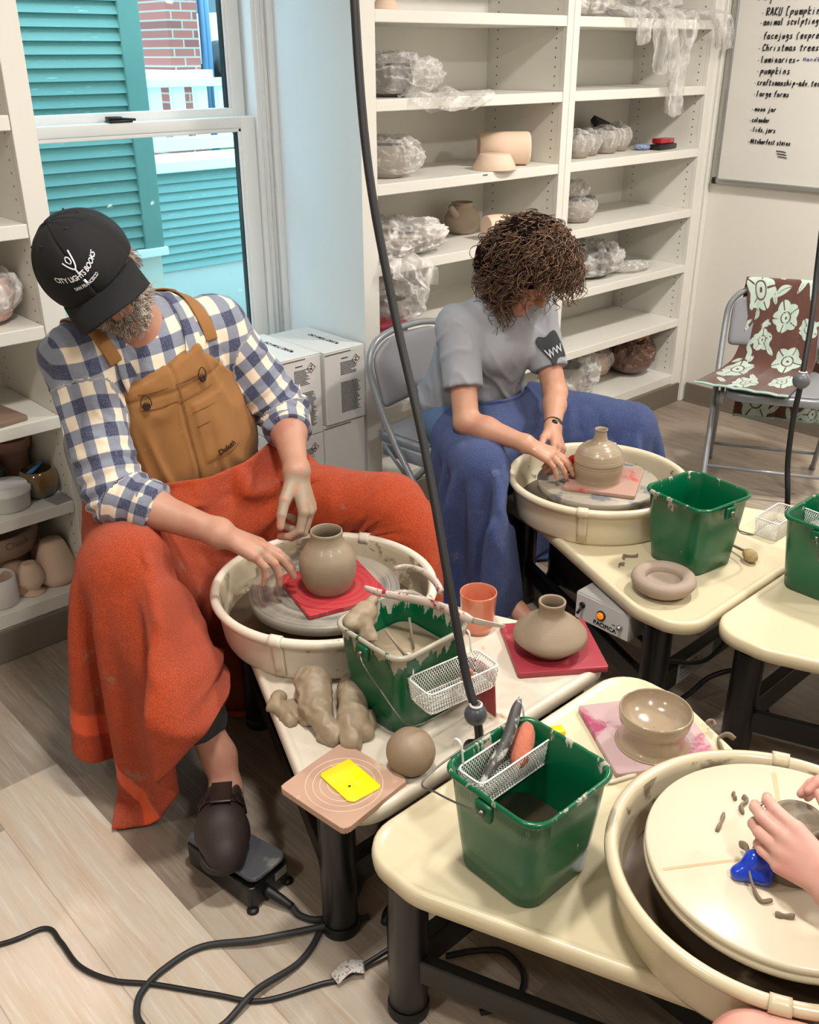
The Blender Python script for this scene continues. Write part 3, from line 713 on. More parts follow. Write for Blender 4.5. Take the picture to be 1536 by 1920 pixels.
w1, cb1 = wheel('clay-smeared cream pottery wheel in front of the man in the plaid shirt', (1.2, 1.6, 0), R(180), cream1, mat('used_pan_plastic', (224, 214, 196), .38, .04, 5, spots=[((160, 144, 120), 20, .64, .72)]), headm)
w2, cb2 = wheel('cream pottery wheel with grey control box before the curly-haired woman', (2.19, 1.55, 0), R(180), cream, panm, headm2, ctrl=True)
w3, cb3 = wheel('front cream pottery wheel carrying the large round cream bat', (1.175, .43, 0), 0, cream, mat('glossy_cream_pan', (206, 192, 160), .25, .03, 5, coat=.3), mat('black_wheel_head', (40, 36, 34), .25, .2, 8))
w4, cb4 = wheel('cream pottery wheel at the right edge with a green bucket on its table', (2.25, .395, 0), 0, cream, panm, headm2)
stk = mat('silver_sticker', (150, 150, 146), .4, .03)
def sticker(cb, x0, x1, lines, face):
    y = .452-.0008 if face < 0 else .4858
    s = obj('sticker', box(x0, x1, min(y, y+.0006*face), max(y, y+.0006*face), .1, .16), stk, cb, smooth=False)
    G = []
    for tx, sz, xx, zz in lines:
        g = text_geo(tx, sz, .0002); v = g[0]
        G.append((np.c_[(xx+v[:, 0]*(-face if True else 1)), np.full(len(v), y+.0012*face), zz+v[:, 1]], g[1]))
    obj('sticker_text', join(*G), mat('dark_print', (40, 40, 40), .5, 0), s, smooth=False)
# wheel 2 is turned round: its crossbar's outer (+y) face looks at the camera
sticker(cb2, .09, .26, [('PACIFICA', .02, .25, .136), ('WHEELS AND', .009, .25, .122), ('POTTERY', .009, .24, .110), ('L', .03, .15, .12)], 1)
fs = obj('flag_sticker', box(-.02-.18, .03-.18, .4851, .4857, .1, .16), mat('white_sticker', (225, 225, 225), .4, 0), cb1, smooth=False)
obj('flag_stripes', join(*[box(-.19, -.16, .4858, .4861, .130+.006*k, .133+.006*k) for k in range(4)]), mat('flag_red', (180, 40, 50), .5, 0), fs, smooth=False)
obj('flag_canton', box(-.168, -.155, .4862, .4864, .141, .155), mat('flag_blue', (40, 50, 120), .5, 0), fs, smooth=False)

# ================================================================== BUCKETS AND BASKETS
def bucket_mat(name, dirt):
    t = NT(name); s3 = t.n('ShaderNodeSeparateXYZ'); t.l(t.co(), s3.inputs[0])
    c = t.mix(t.noise(4, 3), lin((0, 96, 58)), lin((0, 84, 50)))
    zz = t.ramp(s3.outputs[2], .12, .21)
    n1 = t.noise(1, 5, t.co(), .65, .5, (30, 30, 9)); th = t.math('SUBTRACT', .70, t.math('MULTIPLY', zz, dirt))
    c = t.mix(t.math('MULTIPLY', t.ramp(t.math('SUBTRACT', n1, th), 0, .03), .9), c, t.mix(t.noise(60), lin((164, 152, 134)), lin((190, 182, 170))))
    n2 = t.noise(70, 3); c = t.mix(t.math('MULTIPLY', t.ramp(n2, .74, .78), .7), c, lin((150, 160, 140)))
    t.bsdf(c, .25, spec=.5); return t.m
wire = mat('bucket_wire', (120, 118, 112), .3, .05, metal=.9)
def bucket(label, loc, rz, water, wm_, dirt=.12, handle='side'):
    b = thing('bucket', label, 'bucket', loc, rz, None)
    Lz = [(.0, .078), (.004, .083), (.06, .088), (.13, .094), (.19, .0985), (.194, .1035), (.199, .105), (.2035, .1035), (.205, .0995), (.2, .0965), (.13, .0915), (.06, .0855), (.006, .080)]
    g = loft([np.c_[rrect(h, h, .036), np.full(28, z)] for z, h in Lz])
    obj('shell', g, bucket_mat('green_bucket_plastic_%s' % str(dirt), dirt), b)
    if water: obj('slurry', loft([np.c_[rrect(.081+.07*water-.002, .081+.07*water-.002, .034), np.full(28, z)] for z in (water-.002, water)]), wm_, b)
    em = mat('green_ear', (0, 84, 50), .3, .03)
    for sx in (-1, 1):
        e = obj('ear', xf(box(-.004, .008, -.017, .017, -.016, .016, .004), (sx*.1035, 0, .178), (0, 0, 0 if sx > 0 else math.pi)), em, b)
        obj('pivot', xf(lathe([(.006, 0), (.006, .012)], 12, True, True), (sx*.106, 0, .178), (0, sx*R(90), 0)), wire, e)
    if handle == 'hang':   # handle lies down along one flank
        P = [(-.113, .0, .178), (-.121, -.02, .165), (-.112, -.06, .12), (-.1, -.112, .07), (-.06, -.124, .05), (.06, -.124, .05), (.1, -.112, .07), (.112, -.06, .12), (.121, -.02, .165), (.113, 0, .178)]
    elif handle == 'back':
        P = [(.113, 0, .178), (.122, .012, .165), (.126, .035, .13), (.118, .10, .10), (.05, .122, .09), (-.05, .122, .09), (-.118, .10, .10), (-.126, .035, .13), (-.122, .012, .165), (-.113, 0, .178)]
    elif handle == 'loop':
        P = [(-.113, 0, .178), (-.12, .03, .176), (-.125, .085, .17), (-.118, .125, .165), (0, .142, .16), (.118, .125, .165), (.125, .085, .17), (.12, .03, .176), (.113, 0, .178)]
    else:
        P = [(.113, 0, .178), (.121, -.01, .16), (.124, -.03, .12), (.118, -.1, .09), (.05, -.125, .07), (-.05, -.125, .07), (-.118, -.1, .09), (-.124, -.03, .12), (-.121, -.01, .16), (-.113, 0, .178)]
    obj('handle', tube(P, .0017, 8, sm=60), wire, b)
    return b
slurry = mat('pale_slurry', (176, 158, 132), .12, .04, 6)
murk = mat('murky_water', (74, 64, 52), .05, .1, 6)
bk1 = bucket('green bucket half full of pale slurry with clay slumped on its rim', (1.12, 1.238, .3555), 0, .135, slurry, .33, 'hang')
bk3 = bucket('large-looking green bucket in front holding murky water and a wire basket', (.973, .772, .3555), 0, .06, murk, .16, 'loop')
bk2 = bucket('green bucket in front of the woman, streaked with dried clay inside', (2.13, 1.186, .3555), R(82), 0, murk, .14, 'side')
bk4 = bucket('green bucket cut off by the right edge of the picture', (2.25, .862, .3555), R(0), .08, murk, .1, 'side')
whitew = mat('white_coated_wire', (232, 230, 224), .35, .02)
def basket(label, loc, rz, L=.165, Wd=.065, H=.048, hooks=0, tilt=(0, 0), flip=1):
    """origin: centre of bottom"""
    b = thing('wire_basket', label, 'basket', loc, rz, None)
    from mathutils import Euler
    def T(g): return xf(g, (0, 0, 0), (tilt[0], tilt[1], 0))
    def rim(l, w, z, r): return tube(np.c_[rrect(l/2, w/2, .012, 4), np.full(20, z)], r, 6, closed=True)
    obj('rim', T(rim(L, Wd, H, .0019)), whitew, b); obj('base_rim', T(rim(L*.93, Wd*.88, 0, .0014)), whitew, b)
    def panel(fn, ul, vl, p=.0066, ax=.6):
        G = []; n = int(ul/p)+int(vl/ax/p)+2
        sl = 1/ax
        for sgn in (1, -1):
            for k in range(-int(vl*ax/p)-1, int(ul/p)+2):
                u0 = k*p if sgn > 0 else k*p+vl*ax; u1 = u0+sgn*vl*ax; v0, v1 = 0, vl
                if u1 == u0: continue
                def clipu(u): return (u-u0)/(u1-u0)*vl
                a, c = (u0, v0), (u1, v1)
                if sgn > 0:
                    if a[0] < 0: a = (0, clipu(0))
                    if c[0] > ul: c = (ul, clipu(ul))
                    if a[0] > ul or c[0] < 0: continue
                else:
                    if a[0] > ul: a = (ul, clipu(ul))
                    if c[0] < 0: c = (0, clipu(0))
                    if a[0] < 0 or c[0] > ul: continue
                if abs(a[0]-c[0]) < 1e-4: continue
                G.append(tube([fn(*a), fn(*c)], .00075, 4))
        return join(*G)
    l2, w2 = L/2, Wd/2; s = .93; q = .88
    for y in (-1, 1): obj('mesh_side', T(panel(lambda u, v, y=y: ((u-l2)*(s+(1-s)*v/H), y*w2*(q+(1-q)*v/H), v), L, H)), whitew, b)
    for x in (-1, 1): obj('mesh_end', T(panel(lambda u, v, x=x: (x*l2*(s+(1-s)*v/H), (u-w2)*(q+(1-q)*v/H), v), Wd, H)), whitew, b)
    obj('mesh_floor', T(panel(lambda u, v: ((u-l2)*s, (v-w2)*q, 0), L, Wd)), whitew, b)
    for x in ((-.42, .42) if hooks else ()):
        if hooks == 1: P = [(x*L, Wd/2, H), (x*L, Wd/2+.004, H+.03), (x*L, Wd/2+.010, H+.042), (x*L, Wd/2+.020, H+.040), (x*L, Wd/2+.024, H+.026)]
        else: P = [(x*L, Wd/2, H), (x*L, Wd/2, H+.02), (x*L, Wd/2-.001, H+.03), (x*L, Wd/2+.010, H+.036), (x*L, Wd/2+.014, H+.022)]
        obj('hook', T(tube(P, .0021, 7, sm=20)), whitew, b)
    return b
basket('white wire basket hooked outside the slurry bucket, holding a clay ring', (1.128, 1.097, .455), R(-7), .172, .072, .05, 1)
basket('white wire basket hung inside the front green bucket, holding sponge and tool', (.993, .838, .487), 0, .182, .056, .052, 1)
basket('empty white wire basket standing on the far wheel table', (2.456, 1.108, .357), R(1), .14, .07, .054, 0)
basket('white wire basket hanging in the bucket at the right edge', (2.33, .93, .49), R(-5), .13, .06, .05, 0, flip=1)

# ================================================================== POTS, BATS, CLAY
def claymat(name, rgb, rough=.45, rings=0, wet=0, spots=()):
    t = NT(name); s3 = t.n('ShaderNodeSeparateXYZ'); t.l(t.co(), s3.inputs[0]); c = lin(rgb)
    cb = t.n('ShaderNodeCombineXYZ'); t.l(s3.outputs[2], cb.inputs[2]); f = t.noise(420 if rings < 2 else 150, 2, cb.outputs[0])
    col = t.mix(t.noise(16, 4), tuple(v*.92 for v in c), tuple(min(1, v*1.07) for v in c))
    if rings: col = t.mix(t.math('MULTIPLY', f, .3), col, tuple(v*.78 for v in c))
    for q, sc, a, b in spots: col = t.mix(t.ramp(t.noise(sc, 4), a, b), col, lin(q))
    t.bsdf(col, rough, bump=(f, (.35, .9)[rings > 1] if rings else 0, .0012 if rings < 2 else .0025), coat=wet, spec=.4); return t.m
clay1 = claymat('damp_grey_clay', (150, 134, 112), .42, 1, .12); clay2 = claymat('wet_thrown_clay', (160, 142, 118), .28, 2, .3)
clay3 = claymat('leather_hard_clay', (146, 128, 106), .55, 1); clayb = claymat('pinkish_firm_clay', (160, 142, 126), .6)
claylump = mat('raw_wedged_clay', (154, 136, 112), .5, .08, 18, bump=(60, .25, .003))
def pot(name, label, cat, loc, prof, m, sm=60, n=72, group=None, rim=True):
    o = obj(name, lathe(prof, n, sm=sm), m); o.location = loc; return tag(o, label, cat, group)
def sq_bat(label, loc, rz, s, th, m, r=.006, group=None, cat='bat'):
    o = obj('throwing_bat', slab(rrect(s/2, s/2, r, 3), 0, th, .0015, 2), m); o.location = loc; o.rotation_euler = (0, 0, rz); return tag(o, label, cat, group)
redrings = ringmat('red_bat_with_slip_rings', (168, 38, 48), (180, 62, 66), (204, 130, 128), 70, 1.3, .12)
pinkbat = mat('clay_coated_pink_bat', (176, 140, 124), .35, .06, 8, spots=[((190, 76, 80), 9, .56, .66), ((160, 146, 124), 14, .55, .66)])
sq_bat('red square bat on the wheel under the round-bellied vase', (1.208, 1.577, .4558), R(-16), .205, .012, redrings)
sq_bat('pink clay-coated square bat on the wheel under the ribbed vase', (2.19, 1.528, .4558), R(28), .205, .012, pinkbat)
redb = mat('dusty_red_bat', (156, 48, 62), .4, .06, 8, spots=[((196, 104, 112), 10, .6, .72)])
sq_bat('crimson square bat under the squat vase on the table corner', (1.508, 1.153, .357), R(-36), .205, .014, redb)
pale = mat('purple_stained_pale_bat', (190, 160, 160), .45, .06, 8, spots=[((166, 70, 104), 8, .53, .62), ((206, 190, 182), 12, .6, .7)])
sq_bat('pale bat stained purple and pink under the freshly thrown bowl', (1.405, .822, .357), R(-32), .215, .012, pale)
# vases
pot('vase', 'round-bellied grey clay vase on the red bat, touched by the man', 'vase', (1.193, 1.575, .468),
    [(.001, .0), (.040, .0), (.050, .004), (.062, .03), (.0665, .058), (.064, .085), (.052, .107), (.041, .122), (.037, .137), (.0375, .148), (.0345, .150), (.033, .138), (.037, .12), (.049, .104), (.060, .083), (.062, .05), (.05, .012), (.001, .01)], clay1)
pot('vase', 'glossy wet ribbed vase with a short narrow neck on the pink bat', 'vase', (2.165, 1.535, .468),
    [(.001, .0), (.062, .0), (.066, .003), (.068, .02), (.072, .04), (.0715, .06), (.073, .064), (.070, .075), (.062, .094), (.045, .110), (.026, .120), (.019, .132), (.0165, .150), (.019, .157), (.0165, .158), (.013, .15), (.015, .13), (.04, .107), (.066, .07), (.064, .02), (.001, .008)], clay2, 90)
pot('vase', 'squat wide grey clay vase with a short collar on the crimson bat', 'vase', (1.491, 1.148, .371),
    [(.001, .0), (.044, .0), (.055, .006), (.080, .030), (.084, .038), (.080, .050), (.060, .070), (.038, .085), (.030, .094), (.0285, .108), (.031, .123), (.0285, .125), (.025, .122), (.025, .1), (.036, .08), (.074, .045), (.05, .008), (.001, .006)], clay3, 80)
bw = pot('bowl', 'freshly thrown shiny clay bowl on a thick foot', 'bowl', (1.385, .797, .369),
    [(.001, .0), (.067, .0), (.070, .004), (.067, .009), (.064, .014), (.0615, .03), (.063, .04), (.067, .050), (.070, .060), (.071, .074), (.069, .079), (.0665, .078), (.065, .070), (.06, .058), (.045, .045), (.02, .038), (.001, .036)], claymat('wet_bowl_clay', (162, 142, 118), .16, 1, .6), 80)
pot('ring_dish', 'thick-rimmed pinkish clay ring dish beside the far green bucket', 'dish', (1.925, 1.135, .357),
    [(.001, .0), (.045, .0), (.062, .006), (.078, .022), (.082, .034), (.078, .044), (.068, .050), (.056, .049), (.047, .043), (.044, .034), (.04, .027), (.001, .026)], clayb, 60)
bm = bmesh.new(); bmesh.ops.create_uvsphere(bm, u_segments=48, v_segments=32, radius=1); sv = np.array([tuple(q.co) for q in bm.verts]); sf = [[q.index for q in p.verts] for p in bm.faces]; bm.free()
v = sv*np.array((.0475, .0475, .0465)); v *= 1+.02*fbm(sv*1.6, 1, 3)[:, None]; v[:, 2] = np.maximum(v[:, 2], -.042)
o = obj('clay_ball', (v, sf), mat('smooth_ball_clay', (144, 124, 102), .5, .05, 20, bump=(90, .12, .002))); o.location = (.992, 1.075, .3975); tag(o, 'smooth round ball of grey-brown clay beside the ringed tile', 'clay')
def lump(label, loc, rz, S_, seed, name='clay_lump'):
    """S_: list of capsules"""
    s = SDF()
    for a, b, ra, rb in S_: s.add(rc(a, b, ra, rb), .012)
    A = np.array([q for a, b, _, _ in S_ for q in (a, b)]); V, Fq = mesh_sdf(s, A.min(0)-.06, A.max(0)+.06, .003)
    N = vnormals(V, Fq); V = V+N*(.009*np.abs(fbm(V+seed, 18, 2))-.004+.002*fbm(V+seed*2, 60, 2)-.006*crease(V, (24, 24, 24), seed, .12))[:, None]; V[:, 2] = np.maximum(V[:, 2], 0)
    o = obj(name, (V, Fq), claylump); o.location = loc; o.rotation_euler = (0, 0, rz); return tag(o, label, 'clay')
lump('long knobbly clay lump, upper left of the pair beside the slurry bucket', (.94, 1.33, .357), 0, [((-.005, -.075, .02), (.01, -.02, .028), .02, .026), ((.01, -.02, .028), (.045, .035, .045), .028, .033), ((.045, .035, .045), (.05, .06, .04), .033, .026), ((0, -.08, .015), (-.01, -.09, .012), .018, .014)], 3)
lump('torn rough clay lump nearest the slurry bucket, right of the pair', (1.0, 1.285, .357), 0, [((-.05, -.085, .018), (-.02, -.05, .024), .018, .026), ((-.02, -.05, .024), (.03, .01, .035), .028, .028), ((.03, .01, .035), (.055, .045, .03), .028, .024), ((-.01, -.08, .012), (.02, -.05, .012), .014, .012)], 9)
lump('flat slabs of torn clay at the table edge, left of the lumps', (.925, 1.375, .357), 0, [((-.02, -.03, .006), (-.01, .03, .008), .012, .014), ((.01, -.05, .007), (.01, .01, .008), .015, .014), ((-.02, .03, .01), (.01, .05, .008), .012, .01)], 5)
# tile with rings + yellow rib
tile = thing('throwing_bat', 'chipped tan square bat with scratched white rings at the table corner', 'bat', (.862, 1.118, .357), R(7))
o_ = rrect(.0865, .0865, .012, 3); rg = np.random.RandomState(2); o_ = np.array([p for q in zip(o_, (o_+np.roll(o_, -1, 0))/2) for p in q]); o_ = o_*(1+rg.uniform(-.02, .012, (len(o_), 1)))
obj('slab', slab(o_, 0, .014, .0012, 2), mat('tan_chipped_bat', (182, 146, 124), .6, .06, 12, spots=[((200, 176, 150), 18, .6, .7)]), tile, smooth=False)
for rr_ in (.03, .045, .058, .072): obj('scratched_ring', xf(lathe([(rr_, .0), (rr_, .0006), (rr_+.0011, .0006), (rr_+.0011, 0)], 64, False), (-.002, -.002, .0139)), mat('scratch_white', (232, 206, 180), .6, 0), tile)
t = NT('yellow_rib'); t.bsdf(t.mix(t.ramp(t.noise(34, 4), .6, .75), lin((240, 216, 0)), lin((240, 226, 110))), .35); yel = t.m
yr = thing('rib_tool', 'bright yellow flat plastic rib lying on the tan ringed bat', 'pottery tool', (.874, 1.113, .3715), R(-2))
obj('blade', slab(np.array([(-.03, .052), (-.036, .046), (-.038, -.04), (-.03, -.05), (.028, -.052), (.034, -.046), (.035, .048), (.03, .051)])[::1], 0, .0028, .0008, 2), yel, yr)
obj('finger_hole', xf(lathe([(.0004, 0), (.0028, 0), (.0028, .0004), (.0004, .0004)], 16), (-.012, -.012, .0026)), mat('hole_dark', (60, 50, 10), .8, 0), yr)
# orange cup
cup = pot('cup', 'orange glazed cup with yellow and red splashes behind the slurry bucket', 'cup', (1.447, 1.332, .3565),
    [(.001, .0), (.030, .0), (.033, .004), (.038, .014), (.0405, .025), (.041, .06), (.042, .075), (.0435, .092), (.044, .101), (.0425, .103), (.041, .1), (.039, .075), (.038, .02), (.03, .006), (.001, .005)], None or mat('orange_glaze', (214, 130, 100), .2, .05, 10, spots=[((206, 92, 40), 16, .52, .64), ((222, 150, 40), 12, .58, .66), ((226, 136, 104), 20, .6, .75)], coat=.5))
# knife with red smeared handle, loop, leaning red board, sticks
kn = thing('clay_knife', 'long clay-smeared tool with red flecks lying across the slurry bucket', 'pottery tool', (1.18, 1.25, .57))
smear = mat('red_tool_with_pale_slip', (206, 190, 180), .35, .05, 20, spots=[((160, 16, 28), 34, .57, .62), ((150, 136, 116), 20, .55, .66)])
kd = [(1.128, 1.365, .583), (1.142, 1.335, .577), (1.165, 1.285, .578), (1.185, 1.225, .582), (1.2, 1.165, .578), (1.212, 1.13, .572)]
obj('handle', sweep(spline(kd, 30), circ(.008, 10, .0045), scale=np.interp(np.linspace(0, 1, 30), [0, .1, .5, .9, 1], [.6, 1, 1.3, 1.5, 1]), up=(0, 0, 1)), smear, kn, world=True)
obj('blade', sweep(spline([(1.212, 1.13, .572), (1.23, 1.10, .570), (1.25, 1.075, .566)], 12), circ(.008, 8, .0016), scale=np.linspace(1, .5, 12), up=(0, 0, 1)), mat('slip_dulled_steel', (190, 182, 168), .35, .06, metal=.3), kn, world=True)
kn['_m'] = kn['_m']
lp = thing('trimming_tool', 'curved red and pale loop-handled tool standing up from the slurry bucket', 'pottery tool', (1.22, 1.29, .56))
obj('curved_handle', sweep(spline([(1.222, 1.378, .587), (1.245, 1.36, .59), (1.262, 1.325, .585), (1.258, 1.285, .58), (1.24, 1.25, .578)], 30), circ(.007, 10, .005), scale=np.interp(np.linspace(0, 1, 30), [0, .3, 1], [.8, 1, 1.5]), up=(0, 0, 1)), smear, lp, world=True)
slp = lump('wet glistening clay slumped over the corner of the slurry bucket', (1.075, 1.315, .52), 0, [((-.02, .0, .03), (.015, .005, .035), .018, .022), ((.0, .0, .03), (.0, -.03, .0), .018, .014), ((.02, .01, .04), (.05, .02, .045), .012, .008), ((-.005, -.02, .0), (-.01, -.03, -.05), .012, .010)], 13)
slp.data.vertices  # keeps its own mesh
for lab, a, b, r_ in (('thin grey wooden stick leaning on the near rim of the slurry bucket', (1.055, 1.215, .577), (1.066, 1.162, .53), .003), ('flat wooden rib standing in the pale slurry', (1.155, 1.255, .545), (1.13, 1.215, .50), .007)):
    o = obj('stick', sweep([a, b], circ(r_, 8, .0028)), mat('clay_stained_wood', (136, 120, 104), .6, .1, 30), loc=a); tag(o, lab, 'stick')
rb = obj('splash_board', frame(slab(np.array([(0, 0), (.14, 0), (.135, .09), (.04, .115), (0, .11)]), 0, .005, .001, 1), (1.222, 1.068, .362), np.array((.08, .99, 0.0)), np.array((-.02, .06, .99)), (1, 0, 0)), mat('dusty_red_plastic', (150, 34, 46), .35, .05, 9, spots=[((186, 150, 146), 30, .66, .72)]), loc=(1.222, 1.068, .362)); tag(rb, 'red plastic board leaning against the right side of the slurry bucket', 'board')
ring = obj('clay_ring', frame(tube([(.013*math.cos(a), .013*math.sin(a), 0) for a in np.linspace(0, 6.283, 24, endpoint=False)], .0045, 8, closed=True), (1.168, 1.098, .4735), (1, 0, 0), (0, .3, .95), (0, 1, 0)), mat('terracotta', (176, 118, 92), .6, .06), loc=(1.168, 1.098, .472)); tag(ring, 'small terracotta ring inside the basket on the slurry bucket', 'ring')
# sponge and tool in basket 3
sp_ = obj('sponge', (sv*np.array((.019, .046, .020))*(1+.05*fbm(sv, 3, 2)[:, None]), sf), mat('terracotta_sponge', (186, 108, 84), .9, .1, 60, bump=(300, .6, .003))); sp_.location = (1.03, .835, .535); sp_.rotation_euler = (R(20), 0, R(-62)); tag(sp_, 'rounded terracotta-pink sponge in the front bucket basket', 'sponge')
tl = obj('modelling_tool', tube([(.915, .828, .505), (.95, .835, .528), (1.0, .845, .556), (1.04, .862, .588), (1.06, .87, .60)], [.004, .009, .010, .009, .003], 10, sm=24), mat('clay_streaked_dark_tool', (70, 68, 66), .5, .1, 12, spots=[((190, 186, 178), 40, .5, .6)]), loc=(.98, .84, .55)); tag(tl, 'dark clay-streaked modelling tool propped in the front bucket basket', 'pottery tool')
# small stuff
o = thing('sponge_stick', 'ochre sponge on a short wooden stick by the far green bucket', 'pottery tool', (2.232, 1.065, .357), R(60))
obj('sponge_head', (sv*np.array((.026, .018, .017))*(1+.08*fbm(sv, 2.2, 2)[:, None])+np.array((0, 0, .016)), sf), mat('ochre_sponge', (176, 152, 104), .9, .1, 40, spots=[((140, 126, 100), 30, .5, .6)]), o)
obj('stick', tube([(.02, .004, .02), (.075, .012, .012)], .004, 8), mat('clay_stained_wood', (0, 0, 0)), o)
o = thing('yellow_tool', 'small yellow plastic tool box just behind the front green bucket', 'box', (1.262, .955, .357), R(-28))
obj('body', box(-.03, .03, -.012, .012, 0, .016, .003), mat('yellow_plastic', (240, 196, 0), .35, .02), o); obj('print', box(-.018, .014, -.0125, -.0121, .004, .012), _MC['black_print'], o, smooth=False)
o = obj('needle_tool', tube([(0, 0, .004), (.03, -.01, .004), (.04, -.014, .004), (.09, -.032, .003)], [.0012, .0012, .004, .0045], 8, sm=20), mat('pale_handle', (206, 196, 176), .5, .04)); o.location = (1.20, .80, .357); tag(o, 'thin needle tool lying between front bucket and splash pan', 'pottery tool')
t_sc = mat('clay_scrap', (130, 114, 94), .6, .08, 30)
def curl(P, r, label, cat='clay', flat=.45):
    P = np.array(P, float); c = P.mean(0); n = max(14, 6*len(P))
    o = obj('clay_trimming', sweep(spline(P, n), circ(r, 8, r*flat), scale=1+.25*np.sin(np.linspace(0, 9, n)), up=(0, 0, 1)), t_sc, loc=c); return tag(o, label, cat)
curl([(1.507, .752, .375), (1.518, .745, .380), (1.512, .735, .374)], .006, 'small clay scrap on the right corner of the purple-stained bat')
curl([(1.47, .69, .360), (1.482, .705, .362), (1.49, .712, .361), (1.502, .718, .361), (1.515, .708, .368), (1.52, .694, .362)], .007, 'curled clay trimming over the table edge beside the purple-stained bat')
curl([(1.335, .728, .372), (1.345, .738, .374), (1.36, .735, .376), (1.375, .725, .374)], .005, 'clay curl stuck at the foot of the thrown bowl')
for P, lab in (([(1.14, .523, .4885), (1.16, .528, .49), (1.18, .535, .4885)], 'straight short trimming on the cream bat, leftmost'), ([(1.205, .515, .489), (1.215, .525, .492), (1.235, .525, .489), (1.24, .535, .489)], 'crooked trimming on the cream bat, behind the fingers'), ([(1.225, .54, .489), (1.235, .55, .489)], 'tiny trimming on the cream bat, furthest back'),
    ([(1.13, .478, .5), (1.118, .462, .512), (1.095, .448, .512), (1.072, .425, .50), (1.063, .405, .4895), (1.075, .395, .489)], 'long curved trimming draped over the blue tool'), ([(1.055, .378, .489), (1.06, .368, .491), (1.07, .358, .489)], 'lump of trimming on the cream bat, nearest the forearm')):
    curl(P, .006, lab)
o = obj('metal_rib', slab(np.array([(.035*math.cos(a), .014*math.sin(a)) for a in np.linspace(0, 6.283, 16, endpoint=False)]), 0, .003, .001, 1), mat('slip_dulled_steel', (0, 0, 0))); o.location = (2.075, .745, .3565); tag(o, 'pale clay-smeared metal tool on the right edge table', 'pottery tool')
for P, lab in (([(1.99, 1.30, .3572), (2.0, 1.31, .359), (2.02, 1.29, .358), (2.03, 1.285, .357)], 'dried clay flakes on the far table beside the splash pan'), ([(1.945, 1.285, .357), (1.955, 1.29, .359), (1.962, 1.28, .357)], 'small dried clay flake near the far table edge')): curl(P, .009, lab, flat=.15)
# big bat on wheel 3
bb = thing('throwing_bat', 'large round cream bat on the front wheel with one scored line', 'bat', (1.178, .425, .4558))
bbm = NT('cream_plastic_bat'); s3 = bbm.n('ShaderNodeSeparateXYZ'); bbm.l(bbm.co(), s3.inputs[0])
bbm.bsdf(bbm.mix(bbm.noise(3), lin((218, 208, 184)), lin((212, 198, 170))), .35, coat=.2)
obj('disc', lathe([(.0005, .0), (.206, .0), (.2115, .003), (.213, .009), (.2115, .0135), (.2085, .0155), (.2105, .018), (.2125, .022), (.2115, .0275), (.2085, .0305), (.0005, .031)], 128, False), bbm.m, bb)
stain = mat('tan_stain', (196, 164, 120), .5, .08, 30)
obj('scored_line', xf(box(-.20, -.055, -.0025, .0025, .0306, .0311), (0, 0, 0), (0, 0, R(-34))), stain, bb, smooth=False)
obj('scored_line', xf(box(.10, .19, -.004, .004, .0306, .0311), (0, 0, 0), (0, 0, R(34))), stain, bb, smooth=False)
# held clay pot (upside-down on the bat), blue tool
hp = thing('clay_pot', 'small upside-down clay pot being trimmed, gripped by the hand', 'pot', (1.165, .415, .487))
obj('wall', lathe([(.052, 0), (.054, .004), (.052, .03), (.047, .06), (.041, .083), (.038, .088), (.034, .0895), (.031, .087), (.029, .085), (.0005, .0845)], 64, False), claymat('trimmed_clay', (128, 116, 98), .5, 1), hp)
bt = thing('centering_tool', 'bright blue plastic grip clamping the pot on the cream bat', 'pottery tool', (1.10, .44, .487))
bs = SDF(); bs.add(rc((-.02, .012, .01), (.0, .0, .03), .010, .012), .01); bs.add(rc((0, 0, .03), (.022, -.012, .028), .014, .016), .01); bs.add(rc((-.022, .012, .01), (-.005, -.022, .012), .008, .01), .01); bs.add(rc((.0, -.02, .012), (.022, -.014, .03), .010, .014), .008)
gV, gF = mesh_sdf(bs, (-.06, -.06, -.01), (.06, .06, .07), .0025); gV[:, 2] = np.maximum(gV[:, 2], 0); obj('grip', (gV, gF), mat('royal_blue_plastic', (14, 60, 190), .2, .04, coat=.4), bt)
obj('rubber_pad', xf(lathe([(.0005, 0), (.018, 0), (.018, .008), (.0005, .008)], 24), (.03, -.016, .028), (R(10), R(80), 0)), blackp, bt)
# ================================================================== PEOPLE
nz = lambda v: np.array(v, float)/np.linalg.norm(v)
def ortho(f, u):
    f = nz(f); u = np.array(u, float); u = nz(u-f*(u @ f)); s = np.cross(f, u); return np.stack([s, f, u], 1)   # columns: person's right, forward, up
def skin_mat(name, rgb, red, clayrgb, sc=22, th=.46):
    t = NT(name); c = lin(rgb)
    col = t.mix(t.noise(30, 5), tuple(v*.93 for v in c), tuple(min(1, v*1.06) for v in c))
    col = t.mix(t.math('MULTIPLY', t.ramp(t.noise(13, 3), .48, .68), .5), col, lin(red))
    n = t.noise(sc*2, 5, rough=.65); a = t.attr('clay'); k = t.ramp(t.math('ADD', n, t.math('MULTIPLY', t.math('SUBTRACT', a, .5), .9)), th+.16, th+.22)
    col = t.mix(t.math('MULTIPLY', k, .85), col, t.mix(t.noise(50), lin(clayrgb), tuple(v*1.25 for v in lin(clayrgb))))
    t.bsdf(col, .5, bump=(t.noise(240, 3), .12, .001), sss=.0, spec=.4); return t.m
